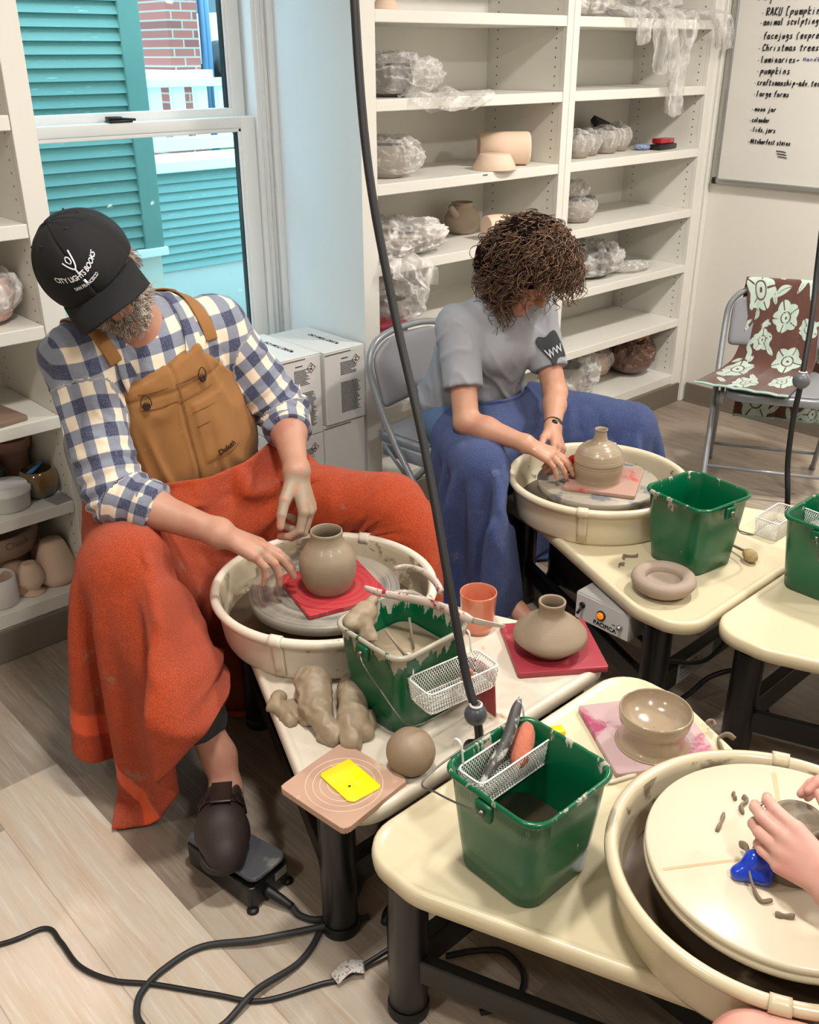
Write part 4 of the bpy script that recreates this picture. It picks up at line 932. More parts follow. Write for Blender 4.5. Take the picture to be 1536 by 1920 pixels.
def add_head(S, C, M, sc=1, female=False):
    L = lambda x, y, z: np.array(C)+M @ (np.array((x, y, z))*sc)
    S.add(el(L(0, -.012, .035), np.array((.076, .094, .088))*sc, M), .02)
    S.add(el(L(0, .02, -.035), np.array((.062, .066, .075))*sc, M), .03)
    S.add(rc(L(-.035, .02, -.075), L(0, .068, -.098), .024*sc, .020*sc), .025); S.add(rc(L(.035, .02, -.075), L(0, .068, -.098), .024*sc, .020*sc), .025)
    S.add(rc(L(-.038, .074, .024), L(.038, .074, .024), .011*sc), .014)
    for x in (-1, 1):
        S.add(el(L(x*.040, .062, -.03), np.array((.022, .018, .02))*sc, M), .02)
        S.add(el(L(x*.032, .094, .004), np.array((.018, .014, .011))*sc, M), .010, -1)
        S.add(el(L(x*.032, .074, .003), np.array((.0125, .0125, .0125))*sc, M), .003)
    S.add(rc(L(0, .086, .010), L(0, .108, -.026), .008*sc, .0125*sc), .012)
    for x in (-1, 1): S.add(el(L(x*.012, .098, -.031), np.array((.009, .010, .008))*sc, M), .006)
    S.add(rc(L(-.018, .080, -.058), L(.018, .080, -.058), .0075*sc), .006); S.add(rc(L(-.016, .080, -.068), L(.016, .080, -.068), .0085*sc), .006)
    for x in (-1, 1):
        S.add(el(L(x*.079, -.008, -.005), np.array((.010, .021, .032))*sc, M), .008); S.add(el(L(x*.086, .0, -.002), np.array((.006, .010, .016))*sc, M), .005, -1)
    return L
def add_hand(S, Wp, d, n, side, curl, spread=(.10, .03, -.04, -.12), thumb=(.75, .55, -.25), tb=.35, sc=1, wr=.026, dirs=None):
    """side +1 left hand, -1 right hand; thumb = (along fingers, thumbward, towards back)"""
    d = nz(d); n = np.array(n, float); n = nz(n-d*(n @ d)); s = side*np.cross(d, n); Wp = np.array(Wp)
    off = [.029, .010, -.010, -.028]; kn = [.086, .090, .085, .076]; le = [(.042, .027, .021), (.046, .030, .022), (.042, .028, .021), (.034, .022, .019)]
    S.add(rc(Wp-s*.010*sc, Wp+s*.010*sc, wr*.82*sc), .02)
    tips = []
    for i in range(4):
        K = Wp+(d*kn[i]+s*off[i]+n*(-.004 if i in (0, 3) else 0))*sc
        S.add(rc(Wp+s*off[i]*.35*sc+d*.012*sc, K, .017*sc, .0125*sc), .010)
    for i in range(4):
        K = Wp+(d*kn[i]+s*off[i]+n*(-.004 if i in (0, 3) else 0))*sc; p = K; a = 0; r = [.0102, .0093, .0086, .0074] if i < 3 else [.009, .0082, .0076, .0066]
        for j in range(3):
            a += curl[i][j]; sp = spread[i]
            dd = nz((d*math.cos(sp)+s*math.sin(sp))*math.cos(a)-n*math.sin(a)); q = p+dd*le[i][j]*sc
            S.add(rc(p, q, r[j]*sc, r[j+1]*sc), .0045 if j == 0 else .0025); p = q
        tips.append(p)
    B = Wp+(d*.020+s*.022-n*.010)*sc; td = nz(d*thumb[0]+s*thumb[1]+n*thumb[2]); m = B+td*.044*sc
    S.add(rc(B, m, .0165*sc, .0130*sc), .012)
    td2 = nz(td+(d-s*1.1-n*.1)*tb*.5); m2 = m+td2*.033*sc; S.add(rc(m, m2, .0122*sc, .0108*sc), .004)
    td3 = nz(td2+(d-s*1.1-n*.1)*tb*.5); m3 = m2+td3*.026*sc; S.add(rc(m2, m3, .0105*sc, .0082*sc), .003); tips.append(m3)
    return tips
def chain_uv(V, chains):
    """chains: list of (points list, radius, reference dir, v offset) -> (u, v) in metres around/along the nearest chain"""
    best = np.full(len(V), 9.); UV = np.zeros((len(V), 3))
    for pts, rad, ref, v0 in chains:
        acc = v0
        for a, b in zip(pts[:-1], pts[1:]):
            a = np.array(a, float); b = np.array(b, float); L = np.linalg.norm(b-a); t = (b-a)/L; e1 = np.array(ref, float); e1 = nz(e1-t*(e1 @ t)); e2 = np.cross(t, e1)
            q = V-a; h = q @ t; hc = np.clip(h, 0, L); w = q-hc[:, None]*t; dd = np.linalg.norm(w, axis=1)-rad
            x = q @ e1; y = q @ e2; ang = np.arctan2(y, x); m = dd < best; best[m] = dd[m]
            UV[m, 0] = (ang*(rad+.02))[m]; UV[m, 1] = (acc+h)[m]; acc += L
    return UV
def folds(V, N, amp, sc, seed=0, stretch=(1, 1, 1), sharp=1.):
    f = fbm(V*np.array(stretch)+seed, sc, 3); return V+N*(amp*(np.abs(f)*1.6-.4) if sharp else amp*f)[:, None]

# ---------------- plaid shirt material
t = NT('blue_cream_plaid'); uv = t.attr('uvm', 'Vector'); s3 = t.n('ShaderNodeSeparateXYZ'); t.l(uv, s3.inputs[0])
def stripe(sock, per=.064):
    f = t.math('ABSOLUTE', t.math('SUBTRACT', t.math('FRACT', t.math('DIVIDE', sock, per)), .5)); return t.ramp(f, .235, .262)
a, b = stripe(s3.outputs[0]), stripe(s3.outputs[1])
c = t.mix(t.math('MULTIPLY', a, b), t.mix(t.math('MAXIMUM', a, b), lin((232, 216, 192)), lin((128, 134, 150))), lin((56, 62, 92)))
wv = t.noise(420, 2); c = t.mix(t.math('MULTIPLY', t.ramp(wv, .5, .7), .25), c, lin((190, 186, 182)))
t.bsdf(c, .85, bump=(t.noise(700, 2), .2, .0008), sheen=.2); plaid = t.m
def fabric(name, rgb, bs=600, var=.07, spots=(), st=.25, sheen=.04): return mat(name, rgb, .88, var, 14, spots=spots, bump=(bs, st, .001), sheen=sheen)
duck = fabric('brown_duck_canvas', (150, 104, 56), 500, .10, spots=[((178, 132, 84), 22, .66, .74), ((206, 190, 160), 30, .76, .78)])
duckd = fabric('brown_duck_seam', (128, 86, 44), 500, .1)

# ================================================================== MAN
man = thing('person', 'seated man in black cap, blue plaid shirt and brown bib apron, leaning over his wheel', 'person', (1.1, 2.17, 0))
PEL = (1.10, 2.17, .56); NEC = (1.03, 2.05, 1.03); HD = np.array((.915, 1.975, 1.180))
RS = (.88, 2.05, .985); LS = (1.25, 2.07, .985); RE = (.85, 1.9, .705); LE = (1.385, 1.985, .75); RW = (.985, 1.690, .640); LW = (1.28, 1.80, .668)
RH = (1.0, 2.15, .53); LH = (1.21, 2.15, .53); RK = (.80, 1.79, .575); LK = (1.53, 1.74, .50); RA = (.835, 1.53, .20); LA = (1.52, 1.70, .12)
MH = ortho((-.346, -.892, -.241), (-.606, .02, .796))
S = SDF()
S.add(el((1.10, 2.17, .56), (.175, .13, .13)), .03); S.add(el((1.09, 2.11, .74), (.175, .125, .19)), .06); S.add(el((1.05, 2.09, .92), (.17, .11, .14)), .06)
S.add(rc(RS, LS, .055), .05); S.add(rc(NEC, HD-MH @ np.array((0, .012, .04)), .064, .058), .04)
S.add(rc(RS, RE, .052, .044), .03); S.add(rc(LS, LE, .052, .044), .03)
mid = lambda a, b, k: tuple(np.array(a)*(1-k)+np.array(b)*k)
for e, w in ((RE, RW), (LE, LW)):
    S.add(rc(e, mid(e, w, .35), .043, .045), .02); S.add(rc(mid(e, w, .35), w, .043, .0285), .02)
add_head(S, HD, MH)
hd_ = nz(np.array((1.105, 1.595, .555))-np.array(RW))
tR = add_hand(S, RW, hd_+np.array((0, 0, .04)), (.35, -.35, .87), -1, [(.10, .28, .2), (.15, .35, .2), (.3, .5, .3), (.4, .65, .35)], spread=(.0, -.03, -.04, -.05), thumb=(.95, .28, -.30), tb=.15, sc=1.10, wr=.031)
tL = add_hand(S, LW, (-.02, -.50, -.86), (.55, -.62, .36), 1, [(.55, .85, .5), (.6, .9, .55), (.65, 1.0, .6), (.75, 1.0, .6)], spread=(.06, .02, -.03, -.07), thumb=(.70, .62, -.40), tb=.35, sc=1.15, wr=.031)
for h, k, a_ in ((RH, RK, RA), (LH, LK, LA)):
    S.add(rc(h, k, .085, .058), .04); S.add(rc(k, a_, .052, .036), .02)
S.add(rc(RA, (.825, 1.49, .135), .036, .032), .02); S.add(rc((.825, 1.50, .13), (.745, 1.39, .125), .034, .03), .02)
S.add(rc(LA, (1.47, 1.58, .05), .034, .03), .02)
V, Fq = mesh_sdf(S, (.55, 1.28, .0), (1.68, 2.40, 1.40), .0032)
cl = np.maximum(.80-np.clip((np.linalg.norm(V-(np.array(LW)+np.array((-.01, -.05, -.07))), axis=1)-.085)/.03, 0, 1), .62*(1-np.clip((np.linalg.norm(V-(np.array(RW)+hd_*.11), axis=1)-.07)/.03, 0, 1)))
mskin = skin_mat('ruddy_skin', (184, 138, 116), (174, 110, 94), (150, 138, 118), th=.50)
obj('body', (V, Fq), mskin, man, world=True, attrs={'clay': cl})
# shirt
def torso_sdf(off=0):
    T = SDF(); T.add(el((1.10, 2.16, .58), (.19+off, .145+off, .15+off)), .03); T.add(el((1.11, 2.10, .71), (.228+off, .15+off, .21+off)), .07); T.add(el((1.06, 2.085, .90), (.195+off, .13+off, .17+off)), .07)
    T.add(rc(RS, LS, .068+off), .06); T.add(rc((.98, 2.07, 1.02), (1.12, 2.08, 1.02), .062+off), .04); return T
T = torso_sdf()
RC_ = mid(RE, RW, .36); LC = mid(LE, LW, .30)
T.add(rc(RS, RE, .075, .062), .04); T.add(rc(LS, LE, .074, .060), .04)
T.add(rc(RE, RC_, .062, .058), .025); T.add(rc(LE, LC, .061, .056), .025)
T.add(el(np.array(NEC)+np.array((-.03, -.075, .045)), (.06, .075, .075)), .015, -1)
# flat cuffs
for e, w, c_ in ((RE, RW, RC_), (LE, LW, LC)):
    ax = nz(np.array(w)-np.array(e)); pl_ = np.array(c_)
    T.add((lambda ax, pl_: (lambda P: np.where(np.linalg.norm(P-pl_, axis=1) < .10, (pl_+ax*.012-P) @ ax, 1.)))(ax, pl_), .006, -1)
TV, TF = mesh_sdf(T, (.72, 1.6, .42), (1.6, 2.36, 1.14), .0055)
N = vnormals(TV, TF)
if np.mean(np.sum(N*(TV-TV.mean(0)), 1)) < 0: N = -N
uvm = chain_uv(TV, [([PEL, (1.09, 2.09, .8), (1.04, 2.07, .95)], .17, (0, -1, 0), 0), ([(.93, 2.07, 1.0), (1.18, 2.08, 1.0)], .09, (0, -1, 0), 0), ([RS, RE, RC_], .06, (0, -1, 0), .01), ([LS, LE, LC], .06, (0, -1, 0), .02)])
_tor = np.minimum(chain_uv(TV, [([PEL, NEC], .17, (0, -1, 0), 0)])[:, 1]*0+np.linalg.norm(TV-np.array(RS), axis=1), np.linalg.norm(TV-np.array(LS), axis=1))
_arm = np.minimum(*[SDF().add(rc(a_, b_, .085)).add(rc(b_, c_, .08))(TV) for a_, b_, c_ in ((RS, RE, RC_), (LS, LE, LC))]); _in = (_arm > -.012) | ((TV[:, 0] > .93) & (TV[:, 0] < 1.2))
uvm[_in, 0] = TV[_in, 0]*1.02+.1*(TV[_in, 2]-.8)*.3; uvm[_in, 1] = TV[_in, 2]-.10*TV[_in, 0]-.6*np.clip(TV[_in, 1]-2.02, 0, 1)
uvm[:, :2] += .006*np.stack([fbm(TV, 7, 2), fbm(TV+9, 7, 2)], 1)
# crumples: rings across the sleeves near the elbows, soft creases on the chest
fr_ = np.sin(uvm[:, 1]*190+4*pnoise(TV*9))*np.clip(1.25-np.minimum(np.linalg.norm(TV-np.array(RE), axis=1), np.linalg.norm(TV-np.array(LE), axis=1))/.12, 0, 1)
TV = TV+N*(.0055*fr_+.007*(np.abs(fbm(TV*(1, 1, .7), 9, 3))-.25)+.007*crease(TV, (11, 11, 6), 3)+.005*crease(TV, (16, 9, 15), 8))[:, None]
obj('shirt', (TV, TF), plaid, man, world=True, attrs={'uvm': uvm})
# rolled cuff bands
for e, w, c_, r_ in ((RE, RW, RC_, .0605), (LE, LW, LC, .0585)):
    ax = nz(np.array(w)-np.array(e)); c_ = np.array(c_)
    P = [c_-ax*.028, c_-ax*.026, c_+ax*.012, c_+ax*.014, c_+ax*.012, c_-ax*.02]; g = sweep(P, circ(1, 40), scale=[r_*.97, r_+.003, r_+.002, r_-.001, r_-.006, r_-.010], cap=False)
    GV = np.array(g[0]); GV += (.002*fbm(GV, 40, 2))[:, None]; obj('rolled_cuff', (GV, g[1]), plaid, man, world=True, attrs={'uvm': chain_uv(GV, [([e, w], .06, (0, -1, 0), .033)])})
# collar flaps
for sg in (-1, 1):
    b0 = np.array(NEC)+np.array((0, .035, .055)); pts = []
    A0 = [np.array(NEC)+np.array(q) for q in ((sg*.0, .062, .03), (sg*.055, .045, .036), (sg*.078, -.005, .02), (sg*.075, -.055, -.03), (sg*.06, -.10, -.085))]
    A1 = [np.array(NEC)+np.array(q) for q in ((sg*.0, .088, -.005), (sg*.085, .062, -.004), (sg*.115, -.0, -.022), (sg*.112, -.062, -.075), (sg*.085, -.118, -.115))]
    a_, b_ = spline(A0, 20), spline(A1, 20); Gd = np.stack([a_+(b_-a_)*k+np.array((0, 0, .008*math.sin(k*3.1))) for k in np.linspace(0, 1, 6)], 1)
    Gv, Gf = grid(Gd); Gv = T.project(Gv, .009, 4)*.85+Gv*.15
    o = obj('collar', (Gv, Gf), plaid, man, world=True, attrs={'uvm': np.c_[Gv[:, 0]*1.2, Gv[:, 2], Gv[:, 0]]}); mods(o, .004, 0)
# apron bib: canvas over the chest, standing off the shirt
A = torso_sdf(.017); up = nz(np.array(NEC)-np.array(PEL)); fw = nz(np.array((0, -1, 0))-up*(np.array((0, -1, 0)) @ up)); sx = np.cross(fw, up); PE = np.array(PEL)
def bibloc(P): q = P-PE; return q @ sx, q @ fw, q @ up
xs_ = bibloc(np.array([[1.3, 2.1, .7]]))[0][0]; SXN = 1 if xs_ > 0 else -1
def bib(P):
    x, f, h = bibloc(P); x = x*SXN
    top = h-(.435+.02*x/.1); hw = np.clip(.118+(.435-h)*.85, .118, .245); xx = np.abs(x+.022)-hw*1.06; return np.maximum.reduce([top, xx*.8, -(f-.01), -(h+.02)])
A.add(bib, .003, 0)
AV, AF = mesh_sdf(A, (.8, 1.8, .45), (1.4, 2.25, 1.08), .005)
N = vnormals(AV, AF); x, f, h = bibloc(AV); x = x*SXN
dd = .006*(np.abs(fbm(AV*(1, 1, .55)+2, 7, 3))-.3)+.008*crease(AV+.25*AV[:, ::-1]*np.array((1, 0, 0)), (11, 11, 4), 2)-.0035*np.exp(-((x-.005)/.004)**2)-.003*np.exp(-((h-.385)/.004)**2)+.004*np.exp(-((h-.385-.02)/.02)**2)
pk = np.maximum(np.abs(x-.085)-.055, np.abs(h-.265)-.075); dd += .0035/(1+np.exp(pk/.0012)); pk2 = np.maximum(np.abs(x-.07)-.11, h-.07); dd += .0035/(1+np.exp(pk2/.0012))
sgn = 1 if np.mean(np.sum(N*(AV-np.array((1.09, 2.2, .75))), 1)) > 0 else -1
AV = AV+sgn*N*dd[:, None]
obj('apron', (AV, AF), duck, man, world=True)
A2 = torso_sdf(.024)
def onbib(pts, off=0):
    Q = np.array([PE+sx*SXN*a_+up*b_+fw*.22 for a_, b_ in pts]); return A2.project(Q, off, 6)
def ribbon(name, pts, w, th, m, S_, off, parent, n=40):
    P = S_.project(spline(pts, n), off, 4); Nn = S_.grad(P); o = obj(name, sweep(P, rrect(th/2, w/2, th*.4, 2), normals=Nn), m, parent, world=True); return o
for pts in ([(.90, 2.17, 1.05), (.885, 2.08, 1.075), (.90, 2.0, 1.05), (.93, 1.95, .985)], [(1.15, 2.18, 1.06), (1.165, 2.09, 1.08), (1.175, 2.01, 1.05), (1.185, 1.965, .985)]):
    ribbon('shoulder_strap', pts, .036, .004, duck, T, .006, man)
for pts in ([(1.075, 2.17, 1.10), (1.12, 2.13, 1.09), (1.165, 2.09, 1.08)],): ribbon('strap_end', pts, .034, .004, duck, T, .008, man)
btn = mat('dark_bronze_button', (70, 52, 48), .35, .05, metal=.6)
for a_, b_ in ((-.10, .398), (.085, .418)):
    P = onbib([(a_, b_)], .004)[0]; Nn = A2.grad(P[None])[0]; e1 = nz(np.cross(Nn, (0, 0, 1))); e2 = np.cross(Nn, e1)
    obj('button', frame(lathe([(.0005, .004), (.004, .003), (.007, .005), (.0095, .003), (.0095, 0)], 20), P, e1, e2, Nn), btn, man, world=True)
    o = obj('strap_hook', tube([P+e1*.012+up*.0, P+e1*.010+up*.018, P+up*.030, P-e1*.010+up*.018, P-e1*.012], .0012, 6, sm=24), btn, man, world=True)
g = text_geo('Duluth', .022, .0002, bold=.0006); v = np.asarray(g[0]); ca, sa = math.cos(.12), math.sin(.12)
P = onbib([(.085+(q[0]*ca-q[1]*sa)-.02, .205+(q[0]*sa+q[1]*ca)) for q in v], 0); P += A2.grad(P)*.0055; obj('embroidery', (P, g[1]), mat('dark_thread', (40, 34, 30), .7, 0), man, world=True, smooth=False)
for nm, pts in (('pocket_seam', [(.03, .34), (.14, .34)]), ('pocket_seam', [(.03, .30), (.14, .30)]), ('hem_seam', [(-.11, .424), (.09, .43)]), ('hem_seam', [(-.12, .385), (.12, .39)]), ('centre_seam', [(.008, .42), (.006, .2), (.01, .03)]), ('pocket_seam', [(-.04, .07), (.16, .07)])):
    P = onbib(spline(np.array(pts), 30), 0); P += A2.grad(P)*(-.0028); obj(nm, tube(P, .0011, 6), duckd, man, world=True)
# trousers
Q = SDF()
for h, k, a_ in ((RH, RK, RA), (LH, LK, LA)):
    Q.add(rc(h, k, .10, .074), .04); Q.add(rc(k, mid(k, a_, .80), .070, .058), .03)
Q.add(el((1.10, 2.17, .54), (.19, .14, .13)), .04)
Q.add(lambda P: np.where((P[:, 0] < 1.1) & (P[:, 1] < 1.8), P[:, 2]-.215+.25*(P[:, 0]-.84), 1), .004, -1)
QV, QF = mesh_sdf(Q, (.6, 1.4, .08), (1.7, 2.36, .72), .007)
N = vnormals(QV, QF); QV = folds(QV, N, .006, 12, 5, (1, 1, .4))
obj('trousers', (QV, QF), fabric('charcoal_trousers', (58, 58, 60), 500), man, world=True)
# clog
shoe = thing('clog', None, None, (.77, 1.42, .09)); shoe.parent = man; shoe.location = tuple(np.array((.77, 1.42, .09))-np.array((1.1, 2.17, 0)))
del shoe['_m']; shoe['_m'] = [v_ for row in Matrix.Translation((.77, 1.42, .09)) for v_ in row]
fd = nz((-.115, -.165, -.02)); rt = nz(np.cross(fd, (0, 0, 1)))
def SP(x, y, z): return np.array((.775, 1.43, .10))+rt*x+fd*y+np.array((0, 0, z))
U = SDF(); U.add(rc(SP(0, -.05, .035), SP(.0, .03, .045), .040, .046), .03); U.add(rc(SP(.006, .05, .03), SP(.0, .085, .022), .048, .036), .04); U.add(rc(SP(-.012, .055, .025), SP(-.012, .09, .02), .038, .030), .03)
U.add(lambda P: -(P[:, 2]-.100)+0*P[:, 0], .004, 0)
U.add(rc(SP(0, -.085, .07), SP(0, -.01, .115), .034, .036), .01, -1)
UV_, UF = mesh_sdf(U, SP(0, .02, .03)-.17, SP(0, .02, .03)+.17, .0035)
obj('upper', (UV_, UF), mat('dark_brown_leather', (46, 32, 30), .62, .12, 18, spots=[((150, 142, 130), 60, .75, .78)]), shoe, world=True)
so = np.array([(rt*x+fd*y)[:2] for x, y in ((-.034, -.09), (.034, -.09), (.036, -.02), (.050, .05), (.040, .105), (.005, .126), (-.035, .11), (-.047, .05), (-.036, -.02))]); so = spline(np.vstack([so, so[:1]]), 60)[:-1]
ar = np.sum(so[:, 0]*np.roll(so[:, 1], -1)-np.roll(so[:, 0], -1)*so[:, 1]); so = so if ar > 0 else so[::-1]
g = slab(so, -.012, .006, .003, 2); obj('sole', (np.array(g[0])+np.array((.775, 1.43, .10)), g[1]), mat('dark_cork_sole', (44, 36, 32), .7, .2, 60), shoe, world=True)
lea = mat('strap_leather', (40, 28, 26), .4, .1)
Ut = SDF(); Ut.p = U.p[:3]
ribbon('buckle_strap', [SP(-.05, -.01, .035), SP(-.03, .0, .085), SP(0, .0, .10), SP(.03, -.002, .085), SP(.05, -.01, .04)], .024, .004, lea, Ut, .003, shoe)
ribbon('tongue', [SP(0, -.045, .10), SP(0, -.01, .095), SP(0, .03, .085)], .044, .004, lea, Ut, .006, shoe, 16)
for sg in (-1, 1):
    c_ = Ut.project(np.array([SP(sg*.036, .0, .075)]), .008)[0]; nn = Ut.grad(c_[None])[0]; e1 = nz(np.cross(nn, fd)); e2 = np.cross(nn, e1)
    obj('buckle', frame(tube(np.c_[rrect(.011, .014, .004, 2), np.zeros(12)], .0016, 6, closed=True), c_, e1, e2, nn), btn, shoe, world=True)
# cap
capm = fabric('black_cap_twill', (15, 15, 16), 900, .12, spots=[((44, 44, 46), 26, .72, .8)], st=.15, sheen=.0)
cap = obj('baseball_cap', ([(0, 0, 0)], []), capm, man); bpy.data.objects.remove(cap)
CL = lambda P: HD+np.asarray(P) @ MH.T
hatc = np.array((0, .0, .036)); hr_ = np.array((.101, .120, .104))
def crown(az, elv, off=0):
    p = np.stack([np.cos(elv)*np.sin(az)*(hr_[0]+off), np.cos(elv)*np.cos(az)*(hr_[1]+off), np.sin(elv)*(hr_[2]+off)], -1)
    tall = np.clip(np.cos(az), 0, 1)*np.sin(np.clip(elv, 0, 1.57)*2)*.012; p = p*(1+.05*np.clip(np.cos(az), 0, 1)*np.cos(elv))[..., None]; p[..., 2] += tall
    return CL(p+hatc)
az = np.linspace(0, 2*math.pi, 97); ev = np.linspace(-.22, math.pi/2-.02, 26); AZ, EV = np.meshgrid(az, ev)
seam = -.0022*np.exp(-(((AZ*6/(2*math.pi)) % 1-.0)/.02)**2)-.0022*np.exp(-(((AZ*6/(2*math.pi)) % 1-1.)/.02)**2)
G = crown(AZ, EV, seam+.0018*pnoise(np.c_[(np.cos(AZ)*2.2).ravel(), (np.sin(AZ)*2.2).ravel(), EV.ravel()*2]).reshape(AZ.shape)*2)
cp = obj('cap_crown', grid(G), capm, man, world=True); mods(cp, .003)
obj('cap_button', ((sv*.009)+crown(np.array([0.]), np.array([1.55]))[0], sf), capm, cp, world=True)
for k in range(6):
    P = crown(np.array([(k+.5)*math.pi/3]), np.array([.95]), .002)[0]; obj('eyelet', (sv*.0028+P, sf), mat('eyelet_dark', (12, 12, 12), .6, 0), cp, world=True)
bz = np.linspace(-1.05, 1.05, 30); rows = []
for k in np.linspace(0, 1, 12):
    L_ = .080*np.cos(bz*.92)**.55; p = np.stack([np.sin(bz)*(.100+k*.004), (.118+.0)*np.cos(bz)+k*L_, -.020-.020*k-.34*(np.sin(bz)*.094)**2/.094*(.35+k)+0*bz], -1); rows.append(CL(p+hatc*np.array((1, 1, 1))+np.array((0, -.0, 0))))
br_ = obj('cap_brim', grid(np.array(rows)), capm, man, world=True); mods(br_, .004)
thr = mat('white_embroidery', (226, 226, 230), .7, 0)
def captext(s, size, v0, arc, bold=.0004, sp_=1):
    g = text_geo(s, size, .0, align='CENTER', bold=bold, space=sp_); v = np.asarray(g[0]); a_ = v[:, 0]/.112; e_ = v0+(v[:, 1]-arc*(v[:, 0]/.03)**2)/.105
    return crown(-a_*SG, e_, .0035), g[1]
SG = 1
# the reader sees the wearer's right on the left; fix the sign so that text reads properly
if (crown(np.array([.3]), np.array([.2]))[0]-crown(np.array([-.3]), np.array([.2]))[0]) @ np.array(_R) > 0: SG = -1
obj('cap_lettering', captext('CITY LIGHTS BOOKS', .0125, .20, -.004, .0003, .95), thr, cp, world=True, smooth=False)
obj('cap_lettering', captext('SAN FRANCISCO', .0078, .06, -.003, .0002, 1), thr, cp, world=True, smooth=False)
def capline(pts, r): P = spline(np.array(pts, float), 24); return sweep(crown(-P[:, 0]*SG/.112, .2+P[:, 1]/.105, .0035), circ(r, 6, r*.5))
obj('cap_emblem', join(capline([(-.016, .034), (-.008, .022), (0, .016), (.008, .024), (.015, .046)], .0016), capline([(0, .016), (.0, .008), (0, .004)], .0018),
    capline([(-.0045+.0*k, .03) for k in (0,)]+[(-.006, .033), (-.002, .039), (.004, .036), (.004, .029), (-.001, .026), (-.0045, .03)], .0013), capline([(0, -.004), (0, -.009), (0, -.011)], .0028)), thr, cp, world=True)
# beard, temples
def strands(n, fn, r, m, name, parent, seed=0, seg=8, sides=4):
    rg = np.random.RandomState(seed); Vs = []; Fs = []; tn_ = []; k = 0
    for i in range(n):
        P = fn(rg)
        if P is None: continue
        g = sweep(P, circ(1, sides), scale=r*np.linspace(1, .35, len(P)), cap=False); Vs.append(g[0]); Fs.append(np.array(g[1])+k); k += len(g[0]); tn_.append(np.full(len(g[0]), rg.rand()))
    return obj(name, (np.concatenate(Vs), np.concatenate(Fs)), m, parent, world=True, attrs={'tone': np.concatenate(tn_)})
def hairmat(name, a_, b_, rough=.45):
    t = NT(name); t.bsdf(t.mix(t.attr('tone'), lin(a_), lin(b_)), rough, spec=.5); return t.m
HS = SDF(); add_head(HS, HD, MH); 
def beardfn(rg):
    th = rg.uniform(-1.45, 1.45); z = rg.uniform(-.118, -.04)
    if abs(th) < .42 and -.072 < z < -.052: return None
    if abs(th) < .9 and z > -.05 and abs(th) > .5: return None
    if abs(th) < .5 and z > -.046: return None
    p = np.array((math.sin(th)*.07, math.cos(th)*.085, z)); P0 = HS.project(CL(p)[None], 0, 4)[0]; n_ = HS.grad(P0[None])[0]
    dn = nz(n_*.55-MH[:, 2]*.9+rg.normal(size=3)*.25); L_ = rg.uniform(.007, .014); c_ = rg.normal(size=3)*.004
    return np.array([P0-n_*.002, P0+n_*.004+dn*L_*.35, P0+n_*.004+dn*L_*.75+c_, P0+dn*L_*1.05+c_*1.5])
strands(2600, beardfn, .0010, hairmat('grey_beard_hair', (120, 106, 94), (216, 206, 194)), 'beard', man, 5)
def templefn(rg):
    sg = rg.choice([-1, 1]); p = np.array((sg*.08, rg.uniform(-.09, .03), rg.uniform(-.04, .02))); P0 = HS.project(CL(p)[None], 0, 3)[0]; n_ = HS.grad(P0[None])[0]; dn = nz(-MH[:, 2]+n_*.2-MH[:, 1]*.4+rg.normal(size=3)*.15)
    return np.array([P0, P0+n_*.003+dn*.008, P0+n_*.002+dn*.018])
strands(700, templefn, .0010, _MC.get('x') or hairmat('greying_temple_hair', (80, 70, 62), (180, 170, 160)), 'hair', man, 6)
gl = mat('dark_spectacle_frame', (40, 34, 60), .25, .05)
gg = []
for x in (-1, 1):
    gg.append(tube([CL(np.array((x*.032+.024*math.cos(a_), .104, .004+.018*math.sin(a_)))) for a_ in np.linspace(0, 6.283, 24, endpoint=False)], .0014, 6, closed=True)); gg.append(tube([CL(np.array(q)) for q in ((x*.056, .102, .008), (x*.08, .06, .010), (x*.084, -.005, .006))], .0016, 6))
gg.append(tube([CL(np.array(q)) for q in ((-.009, .106, .008), (0, .108, .011), (.009, .106, .008))], .0013, 6))
obj('spectacles', join(*gg), gl, man, world=True)

# ================================================================== WOMAN
wom = thing('person', 'seated woman with curly brown hair in a grey t-shirt, trimming a vase with both hands', 'person', (2.23, 2.15, 0))
PEL2 = (2.23, 2.15, .54); NEC2 = (2.22, 1.99, .905); HD2 = np.array((2.235, 1.905, 1.005))
RS2 = (2.055, 2.01, .855); LS2 = (2.385, 1.98, .845); RE2 = (1.965, 1.88, .605); LE2 = (2.335, 1.845, .62); RW2 = (2.018, 1.69, .575); LW2 = (2.195, 1.735, .565)
RH2 = (2.13, 2.12, .51); LH2 = (2.33, 2.12, .51); RK2 = (1.94, 1.79, .49); LK2 = (2.62, 1.74, .455); RA2 = (1.93, 1.70, .12); LA2 = (2.6, 1.72, .1)
MW = ortho((.16, -.70, -.70), (.14, -.70, .72))
S = SDF()
S.add(el(PEL2, (.165, .12, .115)), .03); S.add(el((2.23, 2.09, .68), (.135, .105, .15)), .06); S.add(el((2.22, 2.03, .80), (.145, .095, .12)), .06)
S.add(rc(RS2, LS2, .045), .05); S.add(rc(NEC2, HD2-MW @ np.array((0, .012, .04)), .048, .046), .03)
for s_, e, w in ((RS2, RE2, RW2), (LS2, LE2, LW2)):
    S.add(rc(s_, e, .046, .038), .03); S.add(rc(e, mid(e, w, .35), .037, .037), .015); S.add(rc(mid(e, w, .35), w, .036, .024), .015)
add_head(S, HD2, MW, .94)
hd2 = nz(np.array((2.095, 1.565, .525))-np.array(RW2))
tips2 = add_hand(S, RW2, hd2, (.15, -.62, .77), -1, [(.25, .30, .18), (.28, .34, .2), (.34, .4, .2), (.42, .45, .25)], spread=(.06, .02, -.02, -.06), thumb=(.85, .35, -.45), sc=.93, wr=.026)
hd3 = nz(np.array((2.125, 1.62, .50))-np.array(LW2))
